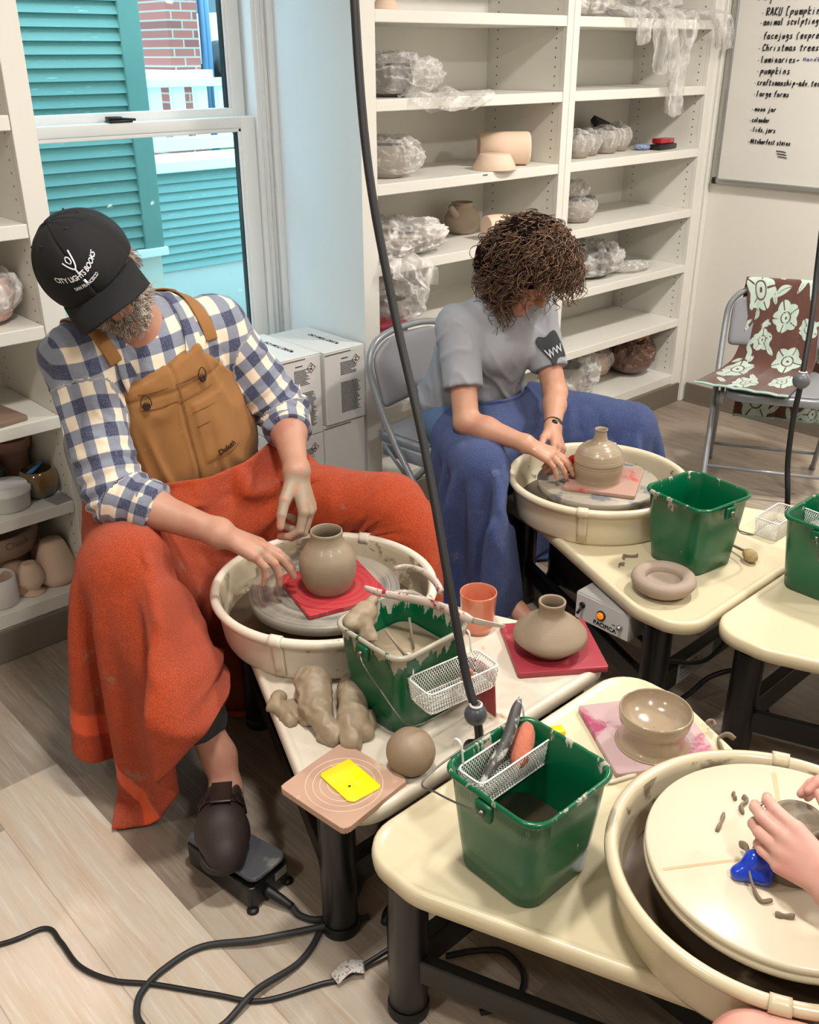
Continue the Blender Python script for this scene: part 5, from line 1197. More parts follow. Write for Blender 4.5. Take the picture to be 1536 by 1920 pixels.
add_hand(S, LW2, hd3, (.55, -.45, .7), 1, [(.4, .5, .3), (.5, .55, .3), (.55, .6, .3), (.6, .6, .3)], thumb=(.7, .5, -.3), sc=.93, wr=.026)
for h, k, a_ in ((RH2, RK2, RA2), (LH2, LK2, LA2)):
    S.add(rc(h, k, .08, .055), .04); S.add(rc(k, a_, .05, .034), .02); S.add(rc(a_, np.array(a_)+np.array((0, -.14, -.06)), .033, .03), .02)
V, Fq = mesh_sdf(S, (1.84, 1.44, .0), (2.74, 2.32, 1.16), .0032)
cl = .55*(1-np.clip((np.linalg.norm(V-(np.array(RW2)+hd2*.08), axis=1)-.09)/.03, 0, 1))
obj('body', (V, Fq), skin_mat('light_tan_skin', (190, 142, 116), (182, 118, 98), (190, 178, 162)), wom, world=True, attrs={'clay': cl})
T2 = SDF(); T2.add(el((2.23, 2.14, .575), (.18, .14, .12)), .03); T2.add(el((2.23, 2.085, .68), (.172, .135, .16)), .06); T2.add(el((2.22, 2.03, .79), (.168, .125, .13)), .06)
for x in (-1, 1): T2.add(el((2.22+x*.065, 1.945, .765), (.058, .045, .055)), .05)
T2.add(rc(RS2, LS2, .058), .05); T2.add(rc((2.14, 1.99, .885), (2.30, 1.985, .885), .05), .03)
cR, cL2 = mid(RS2, RE2, .62), mid(LS2, LE2, .66)
T2.add(rc(RS2, cR, .064, .062), .03); T2.add(rc(LS2, cL2, .062, .058), .03)
T2.add(el(np.array(NEC2)+np.array((0, -.035, .035)), (.062, .062, .045)), .008, -1)
for c_, s_, e in ((cR, RS2, RE2), (cL2, LS2, LE2)):
    ax = nz(np.array(e)-np.array(s_)); pl_ = np.array(c_)
    T2.add((lambda ax, pl_: (lambda P: np.where(np.linalg.norm(P-pl_, axis=1) < .085, (pl_+ax*.012-P) @ ax, 1.)))(ax, pl_), .004, -1)
TV, TF = mesh_sdf(T2, (1.9, 1.75, .42), (2.56, 2.34, 1.0), .005)
N = vnormals(TV, TF); 
if np.mean(np.sum(N*(TV-TV.mean(0)), 1)) < 0: N = -N
TV = TV+N*(.006*(np.abs(fbm(TV*np.array((1.2, 1, .5))+3, 8, 3))-.3)+.009*crease(TV+.5*TV[:, ::-1]*np.array((1, 0, 0)), (12, 12, 5), 5)+.006*crease(TV, (9, 9, 16), 12)*np.clip((.72-TV[:, 2])/.1, 0, 1))[:, None]
grey = fabric('heather_grey_jersey', (150, 152, 158), 700, .08, st=.12)
obj('t_shirt', (TV, TF), grey, wom, world=True)
obj('neck_band', tube(T2.project(spline([np.array(NEC2)+np.array((.06*math.sin(a_), .035-.0-.075*(1-math.cos(a_))/1.2, .015-.012*(1-math.cos(a_)))) for a_ in np.linspace(-3.1, 3.1, 14)], 60), .001), .005, 6), grey, wom, world=True)
def onshirt(pts, c_, e1, e2, n_): return T2.project(np.array([np.array(c_)+e1*a_+e2*b_+n_*.05 for a_, b_ in pts]), .0035, 6)
lc = np.array((2.315, 1.90, .75)); n_ = nz((.25, -.9, .3)); e1 = nz(np.cross((0, 0, 1), n_))*1.0; e1 = e1 if e1 @ np.array(_R) > 0 else -e1; e2 = nz(np.cross(n_, e1)); e2 = e2 if e2[2] > 0 else -e2
ol = np.array([(-.05, .035), (-.035, .05), (-.01, .045), (.02, .055), (.045, .05), (.05, .0), (.045, -.04), (.01, -.035), (-.01, -.055), (-.03, -.06), (-.035, -.03), (-.045, 0)])*.95
gp = []; 
for k in np.linspace(1, 0.02, 8): gp.append(onshirt(spline(np.vstack([ol, ol[:1]])*k, 40)[:-1], lc, e1, e2, n_))
obj('shirt_print', loft(gp, (False, True)), mat('charcoal_print', (44, 46, 50), .8, .03), wom, world=True, smooth=False)
g = text_geo('WW', .036, 0, bold=.0006); P = onshirt([(q[0]-.036, q[1]-.02) for q in np.asarray(g[0])], lc, e1, e2, n_); P += T2.grad(P)*.0022; obj('print_letters', (P, g[1]), mat('pale_print', (190, 192, 196), .8, 0), wom, world=True, smooth=False)
Q = SDF()
for h, k, a_ in ((RH2, RK2, RA2), (LH2, LK2, LA2)): Q.add(rc(h, k, .09, .068), .04); Q.add(rc(k, a_, .062, .046), .03)
Q.add(el((2.23, 2.15, .525), (.175, .135, .12)), .04); QV, QF = mesh_sdf(Q, (1.82, 1.6, .05), (2.74, 2.34, .68), .007); N = vnormals(QV, QF); QV = folds(QV, N, .004, 12, 8, (1, 1, .4))
obj('jeans', (QV, QF), fabric('blue_denim', (84, 108, 142), 500, .12), wom, world=True)
# watch
wc = np.array(mid(LE2, LW2, .93)); ax = nz(np.array(LW2)-np.array(LE2))
wv_ = obj('watch_band', sweep([wc-ax*.009, wc+ax*.009], circ(1, 32), scale=[.0285, .0275], up=(0, 0, 1)), mat('dark_watch_band', (46, 42, 42), .5, .05), wom, world=True)
fc = wc+nz((-.5, -.55, .6))*.027; obj('watch_face', (sv*np.array((.011, .011, .011))+fc, sf), mat('watch_glass', (20, 20, 22), .12, 0), wv_, world=True)
# hair
HC = HD2+MW @ np.array((0, -.02, .03)); WS = SDF(); add_head(WS, HD2, MW, .94)
HB = SDF(); HB.add(el(HC+MW @ np.array((0, -.015, .012)), (.112, .118, .118), MW), .02)
HB.add(el(HC+MW @ np.array((0, -.05, -.06)), (.12, .085, .08), MW), .03)
HB.add(el(HD2+MW @ np.array((0, .10, -.03)), (.070, .075, .085), MW), .02, -1)
BV, BF = mesh_sdf(HB, HC-.24, HC+.24, .006); N = vnormals(BV, BF); BV = BV+N*(.010*fbm(BV, 34, 3))[:, None]
hm = hairmat('dark_brown_curly_hair', (40, 27, 20), (122, 88, 62), .42)
hb = obj('hair', (BV, BF), mat('hair_underlayer', (24, 14, 10), .95, 0, spec=.05), wom, world=True, attrs={'tone': np.zeros(len(BV))})
dn_ = np.array((0, 0, -1.))
def curlfn(rg):
    o_ = nz(rg.normal(size=3)+(MW[:, 2]*1.1-MW[:, 1]*.2)*(rg.rand() < .35)); f_ = o_ @ MW[:, 1]; u_ = o_ @ MW[:, 2]
    if f_ > .42 and u_ < .42: return None
    if u_ < -.75: return None
    P0 = HC+MW @ (np.array((.080, .095, .092))*(MW.T @ o_)); L_ = rg.uniform(.085, .15); k = rg.randint(2, 4)
    t_ = np.linspace(0, 1, 30); drop = (t_**1.7)*L_*rg.uniform(.35, .75); out = np.sin(np.minimum(t_*1.9, 1.57))*rg.uniform(.045, .072)
    c_ = P0+o_*out[:, None]+dn_*drop[:, None]+nz(rg.normal(size=3))*(t_*.012)[:, None]
    a_ = nz(np.cross(o_, rg.normal(size=3))); b_ = nz(np.cross(o_*.3+dn_, a_)); k = rg.uniform(1.4, 2.6); w_ = t_*k*6.283+rg.rand()*6.28; R_h = rg.uniform(.008, .017)*np.minimum(1, t_*4)
    P = c_+(a_*np.cos(w_)[:, None]+b_*np.sin(w_)[:, None])*R_h[:, None]
    q = (P-HD2) @ MW; bad = (np.abs(q[:, 0]) < .052) & (q[:, 1] > .06) & (q[:, 2] < .045) & (q[:, 2] > -.12)
    return None if bad.any() else P
strands(3900, curlfn, .0024, hm, 'curls', hb, 9, sides=4)
eb = mat('dark_brows', (50, 32, 24), .7, 0)
for H_, M_, p_, sc_, m_ in ((HD2, MW, wom, .94, eb), (HD, MH, man, 1, mat('grey_brows', (150, 140, 130), .7, 0))):
    for x in (-1, 1):
        obj('eyebrow', tube([H_+M_ @ (np.array(q)*sc_) for q in ((x*.014, .0845, .026), (x*.032, .083, .032), (x*.050, .068, .026))], [.002, .0028, .0014], 6, sm=12), m_, p_, world=True)
        obj('closed_eyelashes', tube([H_+M_ @ (np.array(q)*sc_) for q in ((x*.022, .0845, -.002), (x*.032, .0872, -.005), (x*.042, .083, -.002))], .0011, 5, sm=10), eb, p_, world=True)
obj('lips', join(*[tube([HD2+MW @ (np.array(q)*.94) for q in ((-.019, .083, -.061), (0, .0885, z_), (.019, .083, -.061))], [.002, .0045, .002], 6, sm=14) for z_ in (-.0585, -.066)]), mat('muted_lips', (190, 108, 96), .45, 0), wom, world=True)
# red kidney in her hand
kid = obj('red_rib', ((sv*np.array((.021, .0045, .034))), sf), mat('glossy_red_rubber', (176, 10, 24), .15, .03, coat=.4)); kid.location = tuple(tips2[0]+np.array((.004, .006, .012))); kid.rotation_euler = (R(12), R(6), R(-35)); tag(kid, 'glossy red kidney-shaped rib pressed to the ribbed vase by the woman', 'pottery tool')
rt_ = obj('red_needle', tube([tR[4]+np.array((-.01, .008, .005)), tR[4]+np.array((.012, -.010, -.008)), tR[4]+np.array((.05, -.032, -.02))], [.0014, .0014, .0009], 6), mat('red_wire', (150, 10, 24), .4, 0), loc=tuple(tR[4])); tag(rt_, 'thin red tool pinched in the man\'s right hand', 'pottery tool')

# ================================================================== THIRD PERSON (mostly out of frame)
p3 = thing('person', 'bare knee and hand of a potter at the bottom right corner', 'person', (1.18, -.32, 0))
S = SDF(); PE3 = (1.18, -.32, .55); LS3 = (1.02, -.16, 1.0); RS3 = (1.36, -.16, 1.0); LE3 = (1.055, .05, .68); RE3 = (1.42, .05, .70); LW3 = (1.098, .318, .555); RW3 = (1.30, .30, .60)
S.add(el(PE3, (.17, .13, .13)), .03); S.add(el((1.18, -.25, .74), (.14, .11, .18)), .06); S.add(el((1.18, -.2, .92), (.15, .1, .13)), .06); S.add(rc(LS3, RS3, .05), .05)
M3 = ortho((0, .75, -.66), (0, .66, .75)); H3 = np.array((1.18, -.06, 1.16)); S.add(rc((1.18, -.16, 1.02), H3-M3 @ np.array((0, .012, .04)), .052, .05), .03); add_head(S, H3, M3, .95)
for s_, e, w in ((LS3, LE3, LW3), (RS3, RE3, RW3)): S.add(rc(s_, e, .048, .042), .03); S.add(rc(e, mid(e, w, .35), .041, .042), .015); S.add(rc(mid(e, w, .35), w, .041, .029), .015)
add_hand(S, LW3, (-.02, .80, .20), (-.80, -.10, .52), 1, [(.35, .55, .4), (.35, .6, .4), (.4, .6, .4), (.45, .6, .4)], spread=(.03, .0, -.02, -.05), thumb=(.55, .75, -.3), sc=1.0, wr=.031)
add_hand(S, RW3, (-.25, .80, .05), (.75, .05, .6), -1, [(.3, .5, .3), (.35, .5, .3), (.35, .5, .3), (.4, .5, .3)], thumb=(.55, .75, -.1), sc=.95, wr=.030)
LK3 = (.895, .305, .398); RK3 = (1.52, .22, .42)
for h, k in (((1.06, -.30, .52), LK3), ((1.28, -.3, .52), RK3)): S.add(rc(h, k, .088, .066), .04); S.add(rc(k, (k[0], k[1]-.05, .1), .055, .036), .02); S.add(rc((k[0], k[1]-.05, .08), (k[0], k[1]+.12, .035), .034, .03), .02)
V, Fq = mesh_sdf(S, (.84, -.5, .0), (1.62, .62, 1.32), .0034)
obj('body', (V, Fq), skin_mat('pink_skin', (214, 162, 146), (206, 132, 120), (150, 136, 116)), p3, world=True, attrs={'clay': np.zeros(len(V))})
Q = SDF(); Q.add(el((1.18, -.32, .56), (.185, .145, .14)), .03); Q.add(el((1.18, -.25, .74), (.16, .13, .19)), .06); Q.add(el((1.18, -.2, .92), (.165, .12, .13)), .06); Q.add(rc(LS3, RS3, .062), .05)
for s_, e in ((LS3, LE3), (RS3, RE3)): Q.add(rc(s_, mid(s_, e, .5), .066, .064), .03)
Q.add(rc((1.08, -.30, .52), (1.02, -.03, .47), .105, .10), .03); Q.add(rc((1.28, -.30, .52), (1.36, -.06, .47), .105, .10), .03)
QV, QF = mesh_sdf(Q, (.84, -.52, .36), (1.6, .15, 1.12), .008); obj('clothing', (QV, QF), fabric('plain_dark_blue_cotton', (60, 70, 92), 500), p3, world=True)
h3 = obj('hair', ((sv*np.array((.080, .098, .092))*(1+.02*fbm(sv*4, 2, 2)[:, None])) @ M3.T+H3+M3 @ np.array((0, -.018, .040)), sf), mat('plain_hair_underlayer', (46, 32, 24), .95, 0, spec=.05), p3, world=True)
def hair3(rg):
    o_ = nz(rg.normal(size=3)+M3[:, 2]*.3); 
    if o_ @ M3[:, 1] > .45 and o_ @ M3[:, 2] < .5: return None
    if o_ @ M3[:, 2] < -.7: return None
    P0 = H3+M3 @ (np.array((0, -.018, .040))+np.array((.079, .097, .091))*(M3.T @ o_)); g_ = nz(dn_-o_*(dn_ @ o_)-M3[:, 1]*.3+rg.normal(size=3)*.12); t_ = np.linspace(0, 1, 8)[:, None]
    return P0+g_*t_*rg.uniform(.05, .09)+o_*(.010*np.sin(t_*2.2))
strands(4200, hair3, .0016, hairmat('plain_brown_hair', (58, 40, 30), (112, 80, 58)), 'hair_strands', h3, 21)
# ================================================================== TOWELS
def terry(name, rgb, spots=(), rgb2=None):
    t = NT(name); c = lin(rgb)
    col = t.mix(t.ramp(t.noise(300, 3, rough=.7), .3, .7), tuple(v*.66 for v in c), tuple(min(1, v*1.18) for v in c)); col = t.mix(t.math('MULTIPLY', t.ramp(t.noise(7, 4), .42, .66), .4), col, tuple(v*.72 for v in c))
    bd = t.attr('band'); col = t.mix(t.math('MULTIPLY', bd, .6), col, tuple(min(1, v*1.25+.02) for v in c))
    for q, sc, a_, b_ in spots: col = t.mix(t.math('MULTIPLY', t.ramp(t.noise(sc, 5, rough=.7), a_, b_), .75), col, lin(q))
    t.bsdf(col, .95, bump=(t.math('MULTIPLY', t.noise(260, 4, rough=.75), t.math('SUBTRACT', 1.0, t.math('MULTIPLY', bd, .9))), 1.0, .006), sheen=.15, spec=.1); return t.m
def box_sdf(c, h):
    c = np.array(c); h = np.array(h)
    def f(P): q = np.abs(P-c)-h; return np.linalg.norm(np.maximum(q, 0), axis=1)+np.minimum(q.max(1), 0)
    return f
def cyl_sdf(c, r, z0, z1):
    def f(P):
        d = np.stack([np.hypot(P[:, 0]-c[0], P[:, 1]-c[1])-r, np.abs(P[:, 2]-(z0+z1)/2)-(z1-z0)/2], 1); return np.linalg.norm(np.maximum(d, 0), axis=1)+np.minimum(d.max(1), 0)
    return f
def minf(*fs):
    def f(P):
        d = fs[0](P)
        for g in fs[1:]: d = np.minimum(d, g(P))
        return d
    return f
def lap_towel(name, label, m, xs, W0, yfs, zs, Lt, segs, hips, basin, pins, steps=260, hsp=.0165, drop_out=.0, seed=1, thick=.013):
    """xs: (x0,x1) of the towel laid across the lap; yfs(x): where the cloth turns down; Lt: depth of towel"""
    n = int((xs[1]-xs[0])/hsp); mrows = int(Lt/hsp); X = np.zeros((mrows, n, 3)); F2 = np.zeros((mrows, n, 3))
    for j in range(n):
        x = xs[0]+(xs[1]-xs[0])*j/(n-1); y0 = W0(x); yf = yfs(x)
        for i in range(mrows):
            s_ = i*hsp; F2[i, j] = (j*(xs[1]-xs[0])/(n-1), s_, 0); k = y0-yf
            if s_ < k: X[i, j] = (x, y0-s_, zs(x))
            else: X[i, j] = (x, yf-.004*(s_-k), zs(x)-(s_-k))
    REST = X.copy(); X += np.random.RandomState(seed).normal(size=X.shape)*.0015
    body = SDF()
    for f in segs: body.add(f, .02)
    col_ = minf(body, cyl_sdf(basin, .272, .34, .476), box_sdf((basin[0], basin[1]-.25, .17), (.30, .28, .18)))
    pm = np.zeros(X.shape[:2], bool)
    for j in range(n):
        x = X[0, j, 0]
        if pins[0][0] <= x <= pins[-1][0]:
            P = np.array(pins); X[0, j] = [x, np.interp(x, P[:, 0], P[:, 1]), np.interp(x, P[:, 0], P[:, 2])]; pm[0, j] = True
    X = cloth_rest(X, REST, steps, 12, col_, pm, thick, .0006)
    m_, n_ = X.shape[:2]; Xi = spline(X, 2*m_-1); Xi = spline(Xi.transpose(1, 0, 2), 2*n_-1).transpose(1, 0, 2)
    Gv, Gf = grid(Xi); Nn = vnormals(Gv, Gf); Gv = Gv+Nn*(.006*crease(Gv, (10, 10, 4), seed, .12)+.0022*fbm(Gv, 60, 2))[:, None]
    nb = Xi.shape[1]; jj = np.tile(np.arange(nb), Xi.shape[0])/(nb-1)*(xs[1]-xs[0]); bnd = ((np.minimum(jj, (xs[1]-xs[0])-jj) > .07) & (np.minimum(jj, (xs[1]-xs[0])-jj) < .125)).astype(float)
    o = obj(name, (Gv, Gf), m, attrs={'band': bnd}); mods(o, .009, 1)
    return tag(o, label, 'towel'), X
def cloth_rest(X, F2, steps, iters, col, pins, thick, g, fric=.55, bend=.12, damp=.97):
    m, n = X.shape[:2]; X = X.copy(); Vv = np.zeros_like(X); pinp = X[pins].copy(); C = []
    I = np.arange(m)[:, None]; J = np.arange(n)[None]
    for di, dj, st in ((0, 1, 1), (1, 0, 1), (1, 1, .35), (1, -1, .35), (0, 2, bend), (2, 0, bend)):
        if dj >= 0: a = (slice(0, m-di), slice(0, n-dj)); b = (slice(di, m), slice(dj, n))
        else: a = (slice(0, m-di), slice(-dj, n)); b = (slice(di, m), slice(0, n+dj))
        L = np.linalg.norm(F2[b]-F2[a], axis=2); Ia = np.arange(L.shape[0])[:, None]+0*np.arange(L.shape[1])[None]; Ja = 0*Ia+np.arange(L.shape[1])[None]
        q = max(di, abs(dj))
        if di and dj: ms = [((Ia % 2) == c1) & ((Ja % 2) == c2) for c1 in (0, 1) for c2 in (0, 1)]
        elif di: ms = [((Ia//q) % 2) == c for c in (0, 1)]
        else: ms = [((Ja//q) % 2) == c for c in (0, 1)]
        C += [(a, b, L, k, st) for k in ms]
    for s in range(steps):
        P0 = X.copy(); X = X+Vv*damp; X[..., 2] -= g
        hit = np.zeros(m*n, bool); near = np.where(col(X.reshape(-1, 3)) < thick+.05)[0]
        for it in range(iters):
            for a, b, L, k, st in C:
                d = X[b]-X[a]; l = np.sqrt(np.einsum('ijk,ijk->ij', d, d))+1e-9; w = (np.where(k, st*.5*(l-L)/l, 0))[..., None]*d
                X[a] += w; X[b] -= w
            X[pins] = pinp
            if it % 3 == 2:
                Q = X.reshape(-1, 3); q = Q[near]; d = col(q)-thick; h = near[d < 0]; d = d[d < 0]
                if len(h):
                    q = Q[h]; gr = np.stack([col(q+e)-col(q-e) for e in np.eye(3)*.002], 1); gr /= np.linalg.norm(gr, axis=1)[:, None]+1e-9
                    q2 = q-d[:, None]*gr; tv = (q2-P0.reshape(-1, 3)[h]); tv -= np.sum(tv*gr, 1)[:, None]*gr; Q[h] = q2-fric*tv; X = Q.reshape(m, n, 3)
        X[..., 2] = np.maximum(X[..., 2], .012)
        Vv = X-P0; sp = np.linalg.norm(Vv, axis=2, keepdims=True); Vv = Vv*np.minimum(1, .02/(sp+1e-9))
    return X
orange = terry('orange_terry', (204, 80, 38), spots=[((170, 134, 108), 8, .62, .72), ((146, 118, 98), 26, .68, .74)])
def sstep(a, b, x): t_ = min(1, max(0, (x-a)/(b-a))); return t_*t_*(3-2*t_)
segs = [rc(RH, RK, .103, .078), rc(LH, LK, .103, .078), rc(RK, RA, .088, .082), rc(LK, LA, .085, .075), el((1.09, 2.11, .70), (.215, .17, .22)), rc(RS, RE, .075, .062), rc(RW, mid(RE, RW, .3), .03, .045)][:5]
lap_towel('towel', 'bright orange clay-spattered terry towel draped over the man\'s lap', orange, (.335, 1.92),
          lambda x: 2.12-.16*math.exp(-((x-1.1)/.25)**2), lambda x: 1.40+.50*sstep(.84, .95, x)-.30*sstep(1.42, 1.54, x), lambda x: .76-.05*sstep(1.3, 1.6, x), .82, segs, None, (1.2, 1.6),
          [(.84, 2.09, .67), (.92, 2.0, .68), (1.0, 1.93, .68), (1.1, 1.905, .675), (1.22, 1.92, .68), (1.36, 1.99, .69), (1.45, 2.05, .66)])
blue = terry('periwinkle_terry', (76, 92, 142), spots=[((140, 142, 152), 8, .62, .72)])
segs = [rc(RH2, RK2, .094, .072), rc(LH2, LK2, .094, .072), rc(RK2, RA2, .065, .05), rc(LK2, LA2, .065, .05), el((2.23, 2.09, .66), (.17, .145, .18)), rc(RH2, RH2, .1)]
lap_towel('towel', 'periwinkle blue terry towel draped over the woman\'s lap', blue, (1.42, 3.0),
          lambda x: 2.08-.12*math.exp(-((x-2.23)/.22)**2), lambda x: 1.55+.30*sstep(1.98, 2.08, x)-.28*sstep(2.36, 2.48, x), lambda x: .64-.03*sstep(2.3, 2.6, x), .82, segs, None, (2.19, 1.55),
          [(2.06, 2.04, .60), (2.15, 1.965, .61), (2.25, 1.955, .61), (2.36, 1.99, .60), (2.42, 2.03, .585)], seed=4)

# ================================================================== FOLDING CHAIRS
gm = mat('grey_chair_steel', (140, 144, 148), .32, .04, 6, metal=.25, coat=.1); gv_ = mat('grey_vinyl_pad', (132, 132, 136), .55, .03, bump=(300, .15, .001)); gc = mat('beige_foot_cap', (150, 150, 144), .6, .05)
def chair(label, loc, rz, group=None):
    """faces local -y; origin on floor under the seat centre"""
    c = thing('folding_chair', label, 'chair', loc, rz, group)
    W2 = .225
    so_ = fillet([(-.19, -.20), (.19, -.20), (.175, .19), (-.175, .19)], [.07, .07, .05, .05], 6)
    obj('seat', slab(so_, .405, .438, .008, 3), gm, c)
    obj('seat_pad', slab(inset(so_, .018), .436, .446, .006, 2), gv_, c)
    # main frame: front foot up to the back, one bent tube
    P = []
    for s in (-1, 1): pass
    path = [(-W2, -.25, .0), (-W2, -.13, .20), (-W2+.002, .045, .44), (-W2+.004, .14, .62), (-W2+.014, .163, .695), (-.165, .176, .745), (-.08, .183, .765), (0, .184, .768)]
    path = path+[(-x, y, z) for x, y, z in path[:-1][::-1]]
    obj('frame', tube(path, .0115, 12, sm=90), gm, c)
    bo = []
    for k in np.linspace(0, 1, 7):
        z = .54+k*.21; w = .205-.0*k if k < .75 else .205-.10*((k-.75)/.25)**2
        bo.append([(x*w, .105+.065*k-.018*(1-x*x)*-1, z) for x in np.linspace(-1, 1, 13)])
    o = obj('backrest', grid(np.array(bo)), gv_, c); mods(o, .022, 1)
    for s in (-1, 1):
        lg = obj('rear_leg', tube([(s*.205, -.10, .405), (s*.207, .05, .24), (s*.21, .24, .0)], .0105, 12, sm=16), gm, c)
        obj('foot_cap', tube([(s*.21, .235, .018), (s*.21, .243, .0)], .0135, 12), gc, lg)
        obj('foot_cap', tube([(s*W2, -.242, .018), (s*W2, -.25, .0)], .0145, 12), gc, c)
        obj('side_link', sweep([(s*.214, .10, .415), (s*.214, .02, .345), (s*.214, -.02, .30)], rrect(.008, .0015, .001, 1)), gm, c)
        obj('seat_bracket', box(min(s*.19, s*.205), max(s*.19, s*.205), -.14, .12, .375, .42, .004), gm, c)
    obj('cross_tube', tube([(-W2, -.175, .128), (W2, -.175, .128)], .0065, 10), gm, c)
    obj('cross_tube', tube([(-.209, .16, .10), (.209, .16, .10)], .0065, 10), gm, c)
    return c
ch = chair('grey folding chair by the whiteboard wall with a floral towel over it', (3.50, 1.68, 0), R(-61))
c2 = dup(ch, (2.20, 2.19, 0), R(6), 'grey folding chair the curly-haired woman sits on')
c3 = dup(ch, (1.165, 2.19, 0), R(4), 'grey folding chair under the man in the plaid shirt')
dup(ch, (1.18, -.36, 0), R(180), 'grey folding chair under the potter at the bottom right')
# floral towel over the far chair: woven pattern carried on the vertices
def floral(u, v):
    """signed mask of mint flowers and leaves on brown; u,v in metres"""
    d = np.full(u.shape, -1.)
    rg = np.random.RandomState(12); fl_ = [(.09, .06, .060), (.27, .13, .034), (.05, .22, .036), (.20, .27, .05), (.30, .36, .055), (.10, .40, .042), (.25, .50, .036), (.06, .56, .05), (.19, .64, .055), (.31, .68, .04), (.10, .74, .04), (.24, .82, .055), (.07, .90, .05), (.29, .95, .04), (.17, .99, .04), (.33, .03, .04), (.18, .12, .026), (.02, .33, .03), (.33, .23, .026), (.15, .50, .024)]
    for x, y, r in fl_:
        a_ = np.arctan2(v-y, u-x)+rg.rand()*6; q = np.hypot(u-x, v-y)/r; r = r*1.22; q = np.hypot(u-x, v-y)/r; R_ = .76+.22*np.abs(np.cos(2.5*a_)); m = R_-q; m = np.minimum(m, np.abs(q-.36)-.045); m = np.where(q > .45, np.minimum(m, np.abs(np.sin(2.5*a_+.0))*q-.10), m); m = np.where(q < .12, -(.12-q), m); d = np.maximum(d, m*r*8)
    for k in range(70):
        x, y, a0 = rg.uniform(0, .36), rg.uniform(0, 1.05), rg.rand()*6.28
        if min(np.hypot(x-f[0], y-f[1])-f[2] for f in fl_) < .004: continue
        c_, s_ = math.cos(a0), math.sin(a0); p = (u-x)*c_+(v-y)*s_; q = -(u-x)*s_+(v-y)*c_; q = q-3.2*p*p; L_ = rg.uniform(.022, .038); w = .010*(1-(p/L_)**2); m = np.minimum(w-np.abs(q), L_-np.abs(p)); m = np.minimum(m, np.abs(q)-.0012); d = np.maximum(d, m*10)
    return d
path = np.array([(3.62, 1.93, .20), (3.635, 1.94, .33), (3.645, 1.93, .5), (3.655, 1.905, .70), (3.655, 1.885, .83), (3.645, 1.868, .868), (3.62, 1.845, .86), (3.60, 1.83, .80), (3.575, 1.81, .66), (3.54, 1.785, .52), (3.48, 1.75, .458), (3.38, 1.72, .455), (3.28, 1.70, .456)])
nn = 200; pp = spline(path, nn); sl = np.r_[0, np.cumsum(np.linalg.norm(np.diff(pp, axis=0), axis=1))]
# chair axes
ca, sa = math.cos(R(-61)), math.sin(R(-61)); CX = np.array((ca, sa, 0)); CF = np.array((sa, -ca, 0)) # local x ; local -y (front)
CO = np.array((3.50, 1.68, 0))
def chp(x, y, z): return CO+CX*x-CF*y+np.array((0, 0, z))
cen = spline(np.array([(.03, .25, .20), (.03, .245, .33), (.02, .225, .5), (.0, .215, .70), (.0, .208, .775), (.0, .188, .797), (.0, .165, .777), (-.005, .145, .70), (-.01, .12, .60), (-.02, .085, .50), (-.05, .03, .462), (-.10, -.10, .458), (-.14, -.21, .457)]), nn)
wd = np.interp(np.linspace(0, 1, nn), [0, .35, .5, .62, .75, 1], [.17, .165, .165, .13, .15, .17]); sk = np.interp(np.linspace(0, 1, nn), [0, .5, .75, 1], [0, 0, .15, .35])
ws = np.linspace(-1, 1, 90); G = np.zeros((nn, 90, 3))
for i in range(nn):
    fold_ = .010*np.sin(ws*7+i*.02)*np.interp(i/nn, [0, .3, .5, .65, 1], [1, .4, .1, 1, .4])
    for j, w in enumerate(ws):
        x, y, z = cen[i]; onseat = max(0, min(1, (i/nn-.72)/.1))
        G[i, j] = chp(x+w*wd[i], y-abs(fold_[j])*(1-onseat)-sk[i]*w*.12, z+onseat*(abs(fold_[j])*.8)-(.05*(1-abs(w))*0)) 
U_ = (ws*.5+.5)[None, :]*.36+0*sl[:, None]; V_ = sl[:, None]/sl[-1]*1.05+0*U_
t = NT('brown_mint_floral_terry'); k = t.attr('pat'); edge = t.attr('hem')
c = t.mix(t.ramp(k, -.010, .010), t.mix(t.noise(50, 4), lin((78, 46, 36)), lin((94, 58, 46))), t.mix(t.noise(50, 4), lin((166, 186, 174)), lin((184, 200, 188)))); c = t.mix(t.ramp(edge, .4, .6), c, lin((150, 180, 168)))
t.bsdf(c, .95, bump=(t.noise(500, 2), .4, .002), sheen=.4)
Gv, Gf = grid(G); patt = floral(U_.ravel(), V_.ravel()); hem = (np.minimum(V_, 1.05-V_).ravel() < .010).astype(float)
ft = obj('floral_towel', (Gv, Gf), t.m, attrs={'pat': patt, 'hem': hem}); mods(ft, .005, 0); tag(ft, 'brown towel with mint flowers draped over the far folding chair', 'towel')

